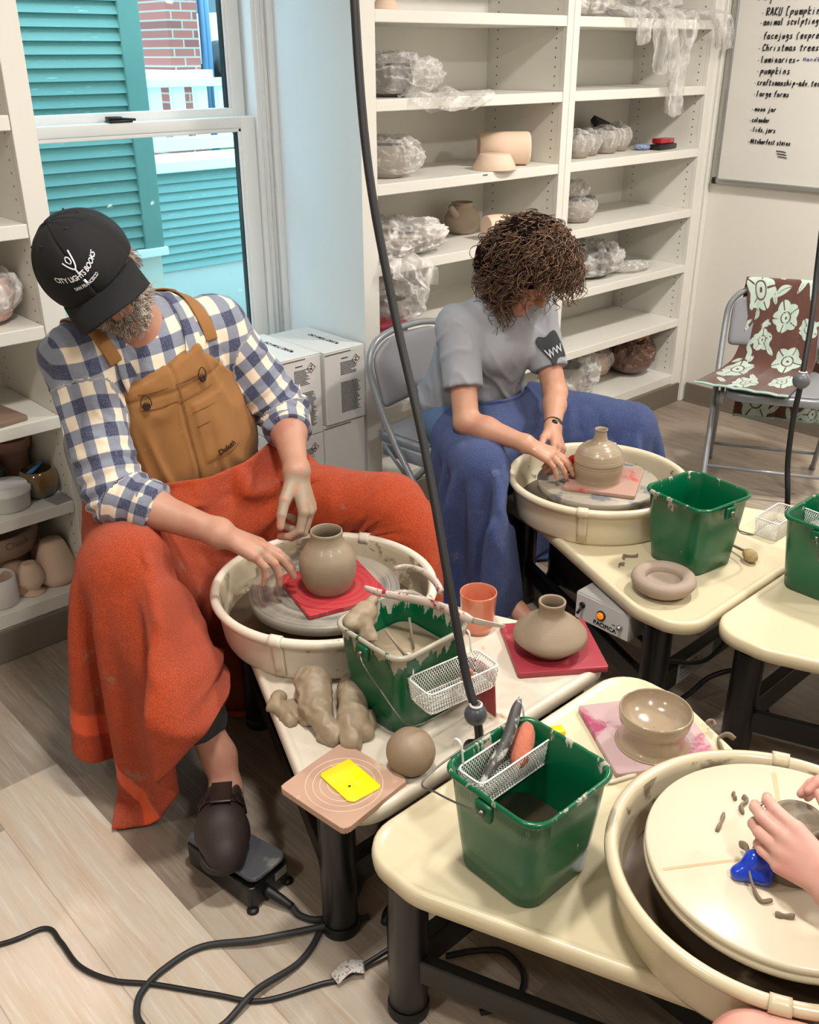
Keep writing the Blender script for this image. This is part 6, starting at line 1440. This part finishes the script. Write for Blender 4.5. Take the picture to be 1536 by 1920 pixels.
# ================================================================== BOXES UNDER THE WINDOW
card = mat('white_carton', (222, 219, 214), .6, .02); prt = mat('faint_black_print', (70, 70, 66), .7, 0); hz = mat('hazard_red', (110, 60, 60), .7, 0)
rgx = random.Random(5)
def carton(label, x0, x1, z0, z1, printed, group=None, yf=2.505, yb=2.83):
    b = thing('carton', label, 'box', ((x0+x1)/2, yf, z0), 0, group); h = (x1-x0)/2; H = z1-z0; D = yb-yf
    obj('body', box(-h, h, 0, D, 0, H-.004, .003), card, b, smooth=False)
    for s in (-1, 1): obj('top_flap', xf(box(-h+.001, h-.001, 0, D/2-.002, 0, .004, .0015), (0, 0 if s < 0 else D/2+.002, H-.004)), card, b, smooth=False)
    obj('painted_flap_shadow', box(-h*.98, h*.3, -.0012, .0, H-.012, H-.008), mat('flap_shadow_line', (120, 108, 100), .8, 0), b, smooth=False)  # dark strip painted as the shadow line below the top flap
    if printed:
        g = text_geo('DO NOT DROP', .024, .0002, bold=.0005, align='CENTER'); v = np.asarray(g[0])
        obj('top_print', (np.c_[h-.055-v[:, 1]*-1*-1, D*.45+0*v[:, 0]+v[:, 0]*-1, np.full(len(v), H+.0008)], g[1]), prt, b, smooth=False)
    if printed:
        z = H-.03; G = [box(-.015, h-.075, -.001, 0, z-.0035, z)]; 
        y0 = H-.045
        while y0 > .035:
            L_ = rgx.uniform(.045, .072) if y0 > H*.58 else rgx.uniform(.07, .088)
            if abs(y0-H*.6) < .012: y0 -= .006; continue
            x_ = -.02
            while x_ < -.02+L_:
                w_ = rgx.uniform(.004, .012); G.append(box(x_, min(x_+w_, -.02+L_), -.0009, 0, y0-.0022, y0)); x_ += w_+.0016
            y0 -= .0043
        up_ = [g for g in G if np.asarray(g[0])[:, 2].min() > H*.6]; lo_ = [g for g in G if np.asarray(g[0])[:, 2].min() <= H*.6]
        obj('print_block', join(*up_), prt, b, smooth=False); obj('print_block', join(*lo_), prt, b, smooth=False)
        q = [(-.017, 0), (0, -.017), (.017, 0), (0, .017)]; fr_ = []
        for i in range(4):
            a_, c_ = q[i], q[(i+1) % 4]; fr_.append(tube([(h-.04+a_[0], -.0008, H-.045+a_[1]), (h-.04+c_[0], -.0008, H-.045+c_[1])], .0012, 4))
        obj('hazard_diamond', join(*fr_), hz, b, smooth=False)
        obj('hazard_symbol', join(box(h-.043, h-.037, -.001, 0, H-.052, H-.045), box(h-.042, h-.036, -.001, 0, H-.042, H-.037), tube([(h-.046, -.0008, H-.053), (h-.034, -.0008, H-.047)], .001, 4), tube([(h-.034, -.0008, H-.053), (h-.046, -.0008, H-.047)], .001, 4)), prt, b, smooth=False)
    return b
carton('white carton with printed hazard diamond, upper right of the stack by the bookcase', 1.922, 2.098, .432, .692, True)
carton('white carton with printed hazard diamond, upper left of the stack behind the plaid sleeve', 1.725, 1.905, .418, .70, True)
carton('plain white carton, lower right of the stack by the bookcase', 1.915, 2.098, .14, .430, False, yf=2.512)
carton('white carton with hazard diamond, lower left of the stack behind the orange towel', 1.725, 1.905, .14, .416, True)
carton('plain white carton at floor level, right one under the stack', 1.915, 2.098, 0, .138, False, yf=2.515)
carton('plain white carton at floor level, left one under the stack', 1.725, 1.905, 0, .138, False, yf=2.515)

# ================================================================== CORDS, PEDAL, FLOOR CABLES
cordm = mat('black_cord_sleeve', (20, 20, 22), .5, .1, 30, spots=[((120, 120, 116), 60, .74, .78)])
def cord(label, P, r, ball, br, bm_):
    c = thing('hanging_cord', label, 'cord', ball)
    obj('cord', tube(P, r, 12, sm=80), cordm, c, world=True)
    obj('ball_stop', (sv*np.array((br, br, br*1.02))+np.array(ball), sf), bm_, c, world=True)
    obj('collar', xf(lathe([(r*1.5, 0), (r*1.5, .003), (r*1.1, .004)], 20), np.array((ball[0], ball[1], ball[2]+br*.94))), mat('pale_ring', (200, 196, 188), .5, 0), c, world=True)
    return c
bmn = mat('speckled_dark_ball', (66, 70, 76), .35, .1, 14, spots=[((140, 142, 144), 40, .62, .7)])
cord('long black cord with a dark ball stop hanging before the slurry bucket', [(1.248, 1.492, 2.748), (1.262, 1.512, 1.92), (1.254, 1.50, 1.67), (1.232, 1.447, 1.41), (1.215, 1.36, 1.16), (1.172, 1.23, .93), (1.115, 1.10, .70), (1.085, 1.025, .56), (1.072, .985, .50), (1.07, .972, .44), (1.08, 1.01, .40), (1.10, 1.02, .30), (1.12, 1.02, .01)], .0085, (1.073, .985, .493), .0215, bmn)
cord('black cord with a grey faceted ball stop hanging before the far chair', [(2.95, 1.40, 2.748), (2.93, 1.37, 1.6), (2.87, 1.315, 1.07), (2.80, 1.27, .90), (2.722, 1.232, .742), (2.715, 1.23, .69), (2.73, 1.24, .58), (2.735, 1.235, .45), (2.72, 1.21, .35), (2.74, 1.20, .2), (2.75, 1.2, .01)], .0085, (2.712, 1.228, .722), .0255, mat('grey_faceted_ball', (96, 98, 104), .35, .08, 14, spots=[((170, 170, 170), 50, .68, .74)]))
ped = thing('foot_pedal', 'black clay-dusted foot pedal under the man\'s brown clog', 'foot pedal', (.775, 1.375, 0), R(9))
obj('base', slab(fillet([(-.055, -.09), (.055, -.09), (.05, .12), (-.05, .12)], [.012]*4, 3), .006, .062, .004, 2), mat('black_cast_metal', (20, 20, 22), .4, .15, 20, spots=[((100, 96, 90), 30, .68, .74)]), ped, smooth=False)
obj('treadle', xf(slab(fillet([(-.05, -.095), (.05, -.095), (.044, .125), (-.044, .125)], [.02, .02, .01, .01], 3), 0, .010, .003, 2), (0, 0, .070), (R(-4), 0, 0)), mat('dusty_rubber_treadle', (74, 76, 80), .6, .12, 12, spots=[((120, 118, 114), 18, .55, .68)]), ped, smooth=False)
for sx_ in (-1, 1): obj('foot_pad', xf(lathe([(.012, 0), (.013, .004), (.009, .008)], 14, True, True), (sx_*.05, -.085, 0)), blackp, ped)
obj('rating_label', box(.012, .046, -.0905, -.0899, .035, .056), mat('silver_sticker', (0, 0, 0)), ped, smooth=False)
obj('cable_gland', tube([(-.012, -.088, .03), (-.006, -.12, .022), (.0, -.15, .012)], [.012, .010, .008], 12, sm=12), blackp, ped)
def floorcable(label, pts, r, name='power_cable', c='cable', m=None, z=None):
    pts = [(p[0], p[1], (p[2] if len(p) > 2 else r+.0005)) for p in pts]; ctr = np.array(pts).mean(0)
    o = obj(name, tube(pts, r, 10, sm=14*len(pts)), m or mat('black_rubber_cable', (24, 24, 25), .45, .08, 20), loc=ctr); return tag(o, label, c)
floorcable('thin black cable snaking across the pale planks from the left edge', [(.10, 1.66), (.32, 1.553), (.403, 1.529), (.412, 1.476), (.414, 1.398), (.445, 1.326), (.50, 1.262), (.57, 1.168), (.628, 1.095), (.73, 1.048), (.768, 1.031), (.858, 1.01, .02), (.90, 1.0, .03)], .0052)
gcab = mat('grey_dusty_cable', (44, 46, 48), .55, .1, 20)
floorcable('dusty grey cable running from the foot pedal past the table leg', [(.798, 1.228, .012), (.80, 1.20), (.825, 1.165), (.892, 1.157), (.97, 1.20), (1.04, 1.25), (1.2, 1.36), (1.3, 1.6)], .0072, m=gcab)
floorcable('dusty grey cable looping over the pale planks at the bottom', [(.90, 1.105), (.82, 1.135, .02), (.70, 1.205, .016), (.612, 1.273), (.533, 1.279), (.479, 1.265), (.452, 1.24), (.440, 1.205), (.45, 1.15), (.49, 1.115, .012), (.548, 1.10), (.628, 1.111, .018), (.729, 1.113), (.80, 1.14), (.86, 1.19), (.93, 1.30)], .0066, m=gcab)
floorcable('black cable looping on the floor beyond the front table leg', [(.95, .93), (1.0, .90), (1.04, .86), (1.03, .80), (.97, .77), (.91, .80)], .006)
floorcable('dark cable rising under the far table beside its label bar', [(1.9, 1.2), (1.97, 1.08, .02), (2.03, 1.02, .10), (2.08, .96, .12), (2.10, .90, .05), (2.06, .85, .01)], .007)
floorcable('black cable sagging between the legs under the right-hand tables', [(1.86, 1.08, .20), (2.0, 1.03, .16), (2.15, 1.02, .20), (2.3, .95, .25), (2.45, .9, .2)], .006)
st_ = thing('power_strip', 'black outlet box with red and yellow lights on the floor by the table legs', 'power strip', (.905, 1.01, 0), R(50))
obj('body', box(-.05, .05, -.028, .028, 0, .04, .006), mat('black_plastic', (0, 0, 0)), st_)
obj('red_light', box(.004, .016, -.0295, -.027, .022, .03, .002), mat('red_lens', (196, 60, 50), .3, 0), st_); obj('yellow_light', box(-.012, 0, -.0295, -.027, .018, .026, .002), mat('yellow_lens', (220, 190, 40), .3, 0), st_)
tg = obj('cable_tag', sweep(spline([(0, 0, 0), (.03, .012, .012), (.06, .01, .006)], 14), rrect(.0004, .014, .0003, 1), up=(0, 0, 1)), mat('white_warning_tag', (214, 208, 204), .6, .05, 90, spots=[((130, 120, 120), 200, .55, .6), ((190, 60, 60), 60, .66, .7)]), None); tg.location = (.755, 1.035, .010); tg.rotation_euler = (0, 0, R(-30)); tag(tg, 'white printed warning tag on the thin black cable', 'tag')
for lab, a_, b_ in (('black plug lying beside the outlet box', (.90, 1.055, .03), (.94, 1.075, .03)), ('black plug hanging down behind the front table leg', (.875, .955, .035), (.862, .93, .012))):
    o = obj('plug', tube([a_, mid(a_, b_, .5), b_], [.008, .013, .011], 10, sm=10), blackp, loc=a_); tag(o, lab, 'plug')
# ================================================================== SHELF CONTENTS
def film(name, tint=(.80, .78, .75), op=.34):
    t = NT(name); a_ = t.n('ShaderNodeBsdfTransparent'); b_ = t.n('ShaderNodeBsdfPrincipled'); b_.inputs['Base Color'].default_value = (*tint, 1); b_.inputs['Roughness'].default_value = .22; b_.inputs['Specular IOR Level'].default_value = .9
    h = t.noise(11, 3, rough=.5, dist=1.6, stretch=(1, 1, .45)); bp = t.n('ShaderNodeBump'); bp.inputs['Strength'].default_value = .6; bp.inputs['Distance'].default_value = .012; t.l(h, bp.inputs['Height']); t.l(bp.outputs[0], b_.inputs['Normal'])
    lw = t.n('ShaderNodeLayerWeight'); lw.inputs[0].default_value = .35
    f = t.math('ADD', t.math('MULTIPLY', lw.outputs['Facing'], .45), t.math('MULTIPLY', t.ramp(h, .42, .62), op)); f = t.math('MINIMUM', t.math('ADD', f, op*.35), .93)
    m_ = t.n('ShaderNodeMixShader'); t.l(f, m_.inputs[0]); t.l(a_.outputs[0], m_.inputs[1]); t.l(b_.outputs[0], m_.inputs[2]); t.l(m_.outputs[0], t.out.inputs[0]); return t.m
filmA = film('clear_crinkled_film'); filmB = film('milky_crinkled_film', (.82, .78, .74), .55)
grnw = mat('greenware_clay', (150, 140, 126), .7, .08, 14); bisq = mat('pale_bisque', (228, 200, 176), .7, .03, 10, bump=(120, .05, .001)); darkc = mat('dark_wet_clay', (84, 76, 70), .5, .12, 12)
bm = bmesh.new(); bmesh.ops.create_icosphere(bm, subdivisions=6, radius=1); iv = np.array([tuple(q.co) for q in bm.verts]); if_ = np.array([[q.index for q in f.verts] for f in bm.faces]); bm.free()
def bag(label, c, s_, seed, m=None, inner=None, group=None, cat='plastic bag', crumple=1., skirt=.0, name='plastic_bag'):
    """crumpled film over an optional pot; s_ = half sizes x, y and height"""
    b = thing(name, label, cat, c, 0, group)
    v = iv.copy(); zz = v[:, 2]*.5+.5; r = np.hypot(v[:, 0], v[:, 1])
    P = np.stack([v[:, 0]*s_[0], v[:, 1]*s_[1], zz*s_[2]], 1)
    P[:, :2] *= (1+skirt*np.clip(.35-zz, 0, 1)*3)[:, None]
    q = v*3+seed; rid = 1-2*np.abs(fbm(q*.55, 1, 2)); rid2 = 1-2*np.abs(fbm(q*np.array((2.2, 2.2, .8))+5, 1, 2)); k = min(s_)*crumple
    P = P*(1+crumple*(.22*(rid-.6)+.07*(rid2-.6)))[:, None]; P[:, 2] = np.maximum(P[:, 2], .0015+.002*pnoise(P*60))
    o = obj('film', (P, if_), m or filmA, b)
    if inner: obj('wrapped_clay', *inner, b)
    return b
def latheat(prof, m, off=(0, 0, 0), n=40, sm=24): return (xf(lathe(prof, n, sm=sm), off), m)
potA = lambda r, h: [(.001, .0), (r*.7, .0), (r*.9, h*.2), (r, h*.5), (r*.9, h*.9), (r*.84, h), (r*.78, h*.95), (r*.8, h*.4), (.001, h*.1)]
G1 = None
bag('large clear bag over dark clay, on the second shelf left of the middle bookcase', (2.40, 2.66, 1.468), (.175, .13, .13), 1, inner=latheat(potA(.085, .10), darkc, (-.04, 0, 0)), skirt=.25)
bag('wrapped pot in pleated film, left on the shelf with the bisque cylinder', (2.37, 2.66, 1.21), (.115, .11, .13), 7, inner=latheat(potA(.075, .105), grnw, (-.02, 0, 0)), skirt=.1)
bag('wide crumpled bag with pinkish clay beside the bisque mug', (2.40, 2.66, .946), (.19, .15, .12), 13, filmB, inner=latheat(potA(.10, .075), grnw), skirt=.3)
bag('small crinkled bag spilling over the shelf edge below the wide crumpled bag', (2.29, 2.60, .946), (.10, .09, .07), 16, filmB, skirt=.2)
bag('tall twisted clear bag on the shelf above the woman\'s chair back', (2.36, 2.66, .692), (.14, .13, .19), 19, inner=latheat(potA(.07, .09), grnw, (.0, 0, 0)), skirt=.2)
bag('low wrapped lump behind the woman\'s folding chair', (2.34, 2.66, .432), (.11, .11, .13), 21, inner=latheat(potA(.08, .1), darkc))
bag('bundle of film and wrapped pots on the top shelf of the corner bookcase', (3.38, 2.68, 1.724), (.16, .13, .15), 25, filmB, inner=latheat(potA(.08, .1), grnw), skirt=.2)
bag('loose pile of clear film on the top shelf above the whiteboard side', (3.80, 2.68, 1.724), (.20, .13, .12), 29, skirt=.3)
bag('big grey wrapped form with torn film in the corner bookcase', (3.56, 2.68, .692), (.19, .13, .15), 33, inner=latheat(potA(.11, .12), darkc), skirt=.25)
bag('flat tail of bunched film right of the big grey wrapped form', (3.80, 2.62, .692), (.13, .07, .035), 37, filmB)
bag('pale clear bag on the bottom shelf beside the woman\'s arm', (3.47, 2.68, .152), (.17, .13, .215), 41, inner=latheat(potA(.09, .14), grnw), skirt=.25)
bag('dim wrapped pot at the back of the bottom shelf beside the brown bag', (3.83, 2.79, .152), (.12, .09, .17), 45, inner=latheat(potA(.08, .12), bisq))
brn = bag('brown paper-topped bag of clay in the bottom corner of the bookcase', (3.965, 2.68, .152), (.115, .12, .20), 49, mat('crumpled_brown_bag', (104, 76, 62), .4, .2, 10, bump=(30, .5, .008), coat=.2), crumple=.8)
obj('paper_top', (np.asarray(iv)*np.array((.085, .06, .03))*(1+.3*fbm(iv*2.2, 1, 3)[:, None])+np.array((.0, -.02, .195)), if_), mat('tan_paper', (186, 146, 104), .7, .08), brn)
for k, (x, y, r, h) in enumerate(((3.36, 2.63, .062, .088), (3.475, 2.66, .052, .085), (3.605, 2.67, .062, .092), (3.735, 2.70, .055, .094))):
    bag(('wrapped small bowl in pleated film, leftmost of four on the shelf with the spray bottle', 'wrapped small bowl, second from the left of the four film-covered bowls', 'wrapped small bowl, third from the left of the four film-covered bowls', 'wrapped small bowl nearest the black eraser, right end of the four')[k], (x, y, 1.21), (r*1.12, r*1.1, h*1.2), 60+k*3, inner=latheat(potA(r, h), grnw), group='film-wrapped bowls on the corner bookcase shelf', crumple=.75)
bag('wrapped round pot with a ball of film on top, shelf below the four small bowls', (3.42, 2.66, .946), (.088, .085, .10), 80, inner=latheat(potA(.075, .088), grnw), crumple=.7)
bag('ball of wadded film resting on the wrapped round pot', (3.43, 2.67, 1.036), (.058, .055, .075), 84, filmB, crumple=1.2)
bag('narrow wrapped cup standing right of the wrapped round pot', (3.56, 2.71, .946), (.052, .05, .095), 88, inner=latheat(potA(.045, .085), grnw), crumple=.6)
bag('clear bag with a pale lump on the left bookcase behind the cap', (.90, 2.66, .957), (.105, .10, .14), 92, filmB, inner=latheat(potA(.085, .11), mat('pinkish_lump', (196, 160, 146), .6, .06)), crumple=.7)
def drape(label, pts, w, seed, m=filmA, cat='plastic film'):
    P = spline(np.array(pts), 60); c = P.mean(0); rows = []; ws = np.linspace(-1, 1, 26)
    for i, p in enumerate(P):
        k = i/59; W_ = np.interp(k, np.linspace(0, 1, len(w)), w); rows.append([p+np.array((x*W_, .022*math.sin(x*5+k*4+seed)+.012*math.sin(x*13+k*9+seed), .008*math.sin(x*7+seed+k*6))) for x in ws])
    Gd = np.array(rows); V_, F_ = grid(Gd); V_ = V_+.014*np.stack([fbm(V_+seed+j*5, 16, 3) for j in range(3)], 1)*np.array((1, .6, 1))
    V_[:, 1] = np.where(V_[:, 2] > 0, V_[:, 1], V_[:, 1]); o = obj('plastic_film', (V_, F_), m, loc=c); return tag(o, label, cat)
drape('long twist of clear film hanging from the top shelf of the corner bookcase', [(3.78, 2.60, 1.75), (3.77, 2.47, 1.745), (3.77, 2.455, 1.66), (3.775, 2.46, 1.55), (3.80, 2.465, 1.46), (3.80, 2.465, 1.36)], [.10, .13, .13, .08, .05, .045], 1)
drape('flap of clear film hanging left of the long twist under the top shelf', [(3.66, 2.60, 1.75), (3.67, 2.48, 1.74), (3.675, 2.46, 1.66), (3.67, 2.46, 1.53)], [.04, .06, .06, .05], 3)
drape('short loop of film drooping over the top shelf, furthest left', [(3.48, 2.62, 1.77), (3.50, 2.48, 1.745), (3.51, 2.465, 1.70), (3.52, 2.465, 1.635)], [.07, .06, .045, .03], 5)
drape('clump of film spilling over the corner trim beside the whiteboard', [(3.98, 2.60, 1.76), (4.03, 2.48, 1.745), (4.09, 2.45, 1.69), (4.11, 2.45, 1.61)], [.08, .09, .075, .05], 7)
drape('crinkled film corner dangling below the shelf beside the black cord', [(2.27, 2.58, .962), (2.28, 2.47, .955), (2.30, 2.455, .91), (2.35, 2.455, .86)], [.10, .10, .09, .025], 9, filmB)
drape('clear film tail lying over the edge of the second shelf', [(2.50, 2.60, 1.485), (2.50, 2.50, 1.478), (2.50, 2.488, 1.455), (2.50, 2.486, 1.43)], [.17, .19, .18, .12], 11)
# bisque ware, middle bookcase
def P_(name, label, loc, prof, m, cat='pot', n=56, sm=50, rot=None, group=None):
    o = obj(name, lathe(prof, n, sm=sm), m); o.location = loc
    if rot: o.rotation_euler = rot
    return tag(o, label, cat, group)
P_('bisque_bowl', 'upturned pale bisque bowl in front of the bisque cylinder', (2.80, 2.565, 1.2095), [(.001, .0), (.082, .0), (.083, .003), (.070, .03), (.058, .052), (.055, .0545), (.001, .0545)], bisq, 'bowl', sm=None)
P_('bisque_cylinder', 'pale bisque cylinder lying on its side, closed end forward', (3.005, 2.575, 1.2705), [(.001, .0), (.052, .0), (.058, .004), (.060, .012), (.060, .10), (.059, .195), (.055, .195), (.055, .02), (.001, .016)], bisq, 'pot', sm=None, rot=(R(-90), 0, R(50)))
jug = thing('jug', 'unglazed jug with a pouring spout at the back of the shelf by the mug', 'jug', (2.865, 2.79, .9455), R(200))
obj('body', lathe([(.001, 0), (.045, 0), (.068, .03), (.072, .06), (.055, .09), (.042, .105), (.045, .118), (.041, .118), (.038, .1), (.06, .06), (.001, .01)], 48, sm=40), mat('buff_bisque', (176, 158, 138), .75, .05), jug)
obj('spout', tube([(.05, 0, .07), (.08, 0, .09), (.11, 0, .115)], [.018, .013, .010], 12, sm=14), _MC['buff_bisque'], jug); obj('handle', tube([(-.045, 0, .105), (-.085, 0, .09), (-.085, 0, .05), (-.06, 0, .03)], .007, 8, sm=20), _MC['buff_bisque'], jug)
mg = thing('mug', 'pale bisque mug tipped on its side behind the woman\'s hair', 'mug', (2.76, 2.62, .9455), R(-15))
mb = xf(lathe([(.001, 0), (.040, 0), (.045, .01), (.047, .05), (.043, .095), (.040, .095), (.043, .05), (.04, .01), (.001, .008)], 48, sm=40), (.05, 0, .047), (0, R(90), 0)); obj('cup_wall', mb, bisq, mg)
obj('handle', tube([(.06, -.035, .045), (.062, -.075, .05), (.105, -.08, .05), (.12, -.04, .045)], .006, 8, sm=24), bisq, mg)
P_('bisque_cone', 'pale bisque cone shape on the top shelf near the cord', (2.30, 2.60, 1.7235), [(.001, .0), (.045, .0), (.040, .015), (.012, .05), (.001, .052)], bisq)
P_('dark_dish', 'dark green glazed dish on the top shelf beside the bisque cone', (2.255, 2.72, 1.7235), [(.001, .0), (.05, .0), (.07, .03), (.072, .04), (.068, .038), (.05, .008), (.001, .006)], mat('dark_green_glaze', (30, 42, 36), .15, .1, coat=.4), 'dish')
for k, (lab, col) in enumerate((('dark patterned tile at the bottom of the thin stack behind the chair back', (64, 52, 54)), ('dull red bat in the middle of the thin stack behind the chair back', (120, 44, 56)), ('crimson bat on top of the thin stack behind the chair back', (150, 50, 66)))):
    sq_bat(lab, (2.265, 2.615, .6905+.0135*k), R(4*k), .15, .012, mat('stack_bat_%d' % k, col, .5, .12, 30, spots=[((190, 180, 176), 50, .62, .7)] if k == 0 else ()))
# corner bookcase small things
sb_ = thing('spray_bottle', 'small bottle with white pump cap and black label behind the wrapped bowls', 'bottle', (3.50, 2.80, 1.21))
obj('bottle', lathe([(.001, 0), (.030, 0), (.033, .004), (.033, .12), (.028, .14), (.014, .155), (.014, .165), (.001, .165)], 36), mat('translucent_white_bottle', (206, 208, 208), .3, .03), sb_); obj('label', lathe([(.0335, .015), (.0335, .105)], 36, False), mat('black_label', (26, 28, 34), .4, .1), sb_)
obj('pump_cap', lathe([(.015, .160), (.016, .18), (.009, .183), (.008, .20), (.012, .202), (.012, .212), (.001, .214)], 24), mat('white_pump', (226, 226, 224), .4, 0), sb_)
er = thing('whiteboard_eraser', 'dark felt eraser with a pale back tilted on the clutter by the bowls', 'eraser', (3.78, 2.80, 1.298), R(-12))
obj('felt', xf(box(-.075, .075, -.028, .028, -.012, .018, .004), rot=(R(35), R(20), 0)), mat('grey_felt', (64, 62, 66), .9, .1, 60), er); obj('back', xf(box(-.07, .07, -.026, .026, -.022, -.012, .003), rot=(R(35), R(20), 0)), mat('cream_eraser_back', (206, 196, 176), .5, .03), er)
o = obj('marker_box', box(-.11, .11, -.05, .05, 0, .065, .008), mat('navy_black_box', (30, 32, 44), .5, .2, 30, spots=[((200, 196, 120), 40, .74, .78)])); o.location = (3.74, 2.82, 1.21); tag(o, 'dark box of markers under the tilted eraser', 'box')
tr_ = thing('eraser_tray', 'flat black tray with a red packet on it, right end of the shelf', 'tray', (3.945, 2.60, 1.21), R(6))
obj('tray', box(-.075, .075, -.03, .03, 0, .022, .005), blk, tr_); o = obj('red_packet', box(-.045, .06, -.02, .03, 0, .022, .004), mat('red_packet', (170, 30, 44), .25, .1, 30, spots=[((220, 190, 190), 40, .66, .72)], coat=.5)); o.location = (3.95, 2.605, 1.2325); tag(o, 'shiny red packet lying on the flat black tray', 'packet')
o = obj('blue_cloth', ((iv*np.array((.045, .03, .012)))*(1+.3*fbm(iv*2.5, 1, 3)[:, None])+np.array((0, 0, .012)), if_), mat('blue_white_wrapper', (150, 166, 200), .4, .2, 30)); o.location = (3.845, 2.64, 1.2105); tag(o, 'crumpled blue and white wrapper left of the black tray', 'wrapper')
# left bookcase
P_('glazed_jar', 'dark glazed narrow-necked jar on the left bookcase', (.835, 2.74, .431), [(.001, .0), (.045, .0), (.068, .03), (.074, .055), (.06, .09), (.03, .11), (.022, .118), (.026, .132), (.022, .132), (.018, .12), (.05, .085), (.06, .05), (.001, .008)], mat('dark_slate_glaze', (44, 50, 52), .12, .15, 14, spots=[((84, 78, 66), 20, .56, .68)], coat=.5), 'jar')
P_('clay_planter', 'terracotta-pink tall cup behind the amber bowl', (.945, 2.80, .431), [(.001, .0), (.045, .0), (.048, .004), (.05, .08), (.062, .108), (.064, .135), (.058, .135), (.055, .112), (.044, .08), (.04, .01), (.001, .008)], mat('dusky_terracotta', (176, 138, 120), .75, .05), 'pot')
ab = P_('amber_bowl', 'round bowl with grey and amber drip glaze holding a blue clip', (.955, 2.64, .431), [(.001, .0), (.034, .0), (.05, .015), (.058, .04), (.054, .066), (.046, .080), (.042, .080), (.049, .064), (.052, .04), (.044, .015), (.001, .01)], mat('amber_drip_glaze', (110, 84, 44), .12, .2, 12, spots=[((104, 106, 92), 9, .46, .56)], coat=.6), 'bowl')
o = obj('blue_clip', join(*[tube([(-.03+.006*k, .0, .0), (.0+.006*k, .01, .012), (.03, .012+.004*k, .02)], .004, 6) for k in range(3)]), mat('sky_blue_plastic', (50, 120, 180), .4, .03)); o.location = (.957, 2.64, .503); tag(o, 'sky blue plastic clip lying in the amber bowl', 'clip')
P_('plastic_tub', 'white plastic tub with a wide lid wrapped in film', (.855, 2.615, .431), [(.001, .0), (.052, .0), (.056, .004), (.060, .045), (.064, .048), (.064, .058), (.058, .060), (.056, .070), (.052, .072), (.001, .070)], mat('white_tub', (218, 218, 216), .35, .03), 'tub', sm=None)
o = sq_bat('small grey card lying at the shelf edge beside the amber bowl', (.985, 2.572, .4305), R(10), .07, .0015, mat('grey_card', (150, 146, 150), .6, .05), cat='card')
pl_ = P_('incised_planter', 'wide clay planter with scratched letters on its rim, bottom shelf', (.83, 2.75, .151), [(.001, .0), (.085, .0), (.092, .01), (.10, .10), (.125, .112), (.132, .15), (.13, .178), (.12, .178), (.118, .15), (.095, .11), (.08, .012), (.001, .01)], mat('dusty_planter_clay', (160, 136, 118), .75, .06), 'planter', sm=None)
g = text_geo('Chuck', .03, .0, bold=-.0003, shear=.1); v = np.asarray(g[0]); a_ = -v[:, 0]/.133; a0 = -math.pi/2-.25+.15
inc = obj('scratched_letters', (np.c_[.1325*np.cos(a0+v[:, 0]/.1325), .1325*np.sin(a0+v[:, 0]/.1325), .148+v[:, 1]], g[1]), mat('incised_dark', (86, 70, 60), .8, 0), pl_, smooth=False)
P_('bisque_planter', 'tall upturned pale bisque funnel shape, bottom right of the left bookcase', (.955, 2.625, .151), [(.001, .0), (.050, .0), (.055, .004), (.057, .010), (.068, .022), (.066, .034), (.048, .09), (.038, .122), (.034, .126), (.031, .134), (.001, .134)], bisq, 'pot', sm=None)
P_('bisque_goblet', 'small pale bisque egg form on a foot, bottom shelf', (.868, 2.60, .151), [(.001, .0), (.032, .0), (.033, .005), (.022, .014), (.034, .03), (.040, .045), (.034, .072), (.022, .094), (.017, .098), (.001, .098)], bisq, 'pot')
P_('bisque_cup', 'white bisque cylinder cup with a pink spot, bottom left shelf', (.775, 2.60, .151), [(.001, .0), (.044, .0), (.048, .004), (.048, .088), (.045, .089), (.044, .086), (.044, .008), (.001, .006)], mat('white_bisque', (214, 208, 202), .6, .02), 'cup', sm=None)
P_('bisque_dome', 'tan dome-shaped pot behind the egg form, bottom shelf', (.84, 2.645, .151), [(.001, .0), (.05, .0), (.056, .03), (.045, .07), (.02, .092), (.001, .096)], mat('tan_dome', (176, 148, 126), .75, .05), 'pot')
P_('small_bisque_jar', 'little pale jar half hidden behind the tall bisque funnel', (.935, 2.74, .151), [(.001, .0), (.03, .0), (.033, .03), (.03, .09), (.001, .092)], bisq, 'jar')
o = sq_bat('brown chipped tile lying on the left bookcase shelf', (.845, 2.62, .6905), R(8), .15, .014, mat('brown_tile', (136, 112, 94), .7, .08)); o['category'] = 'tile'
o = obj('dark_red_tool', box(-.05, .045, -.012, .012, 0, .012, .004), mat('dark_red_handle', (120, 40, 48), .35, .08)); o.location = (.835, 2.67, .705); o.rotation_euler = (0, 0, R(-10)); tag(o, 'dark red tool lying on the brown tile', 'pottery tool')
o = sq_bat('pale sheet of plaster on the shelf behind the dark jar', (.80, 2.86, .431), 0, .08, .12, mat('pale_block', (196, 192, 186), .7, .03)); o['category'] = 'block'
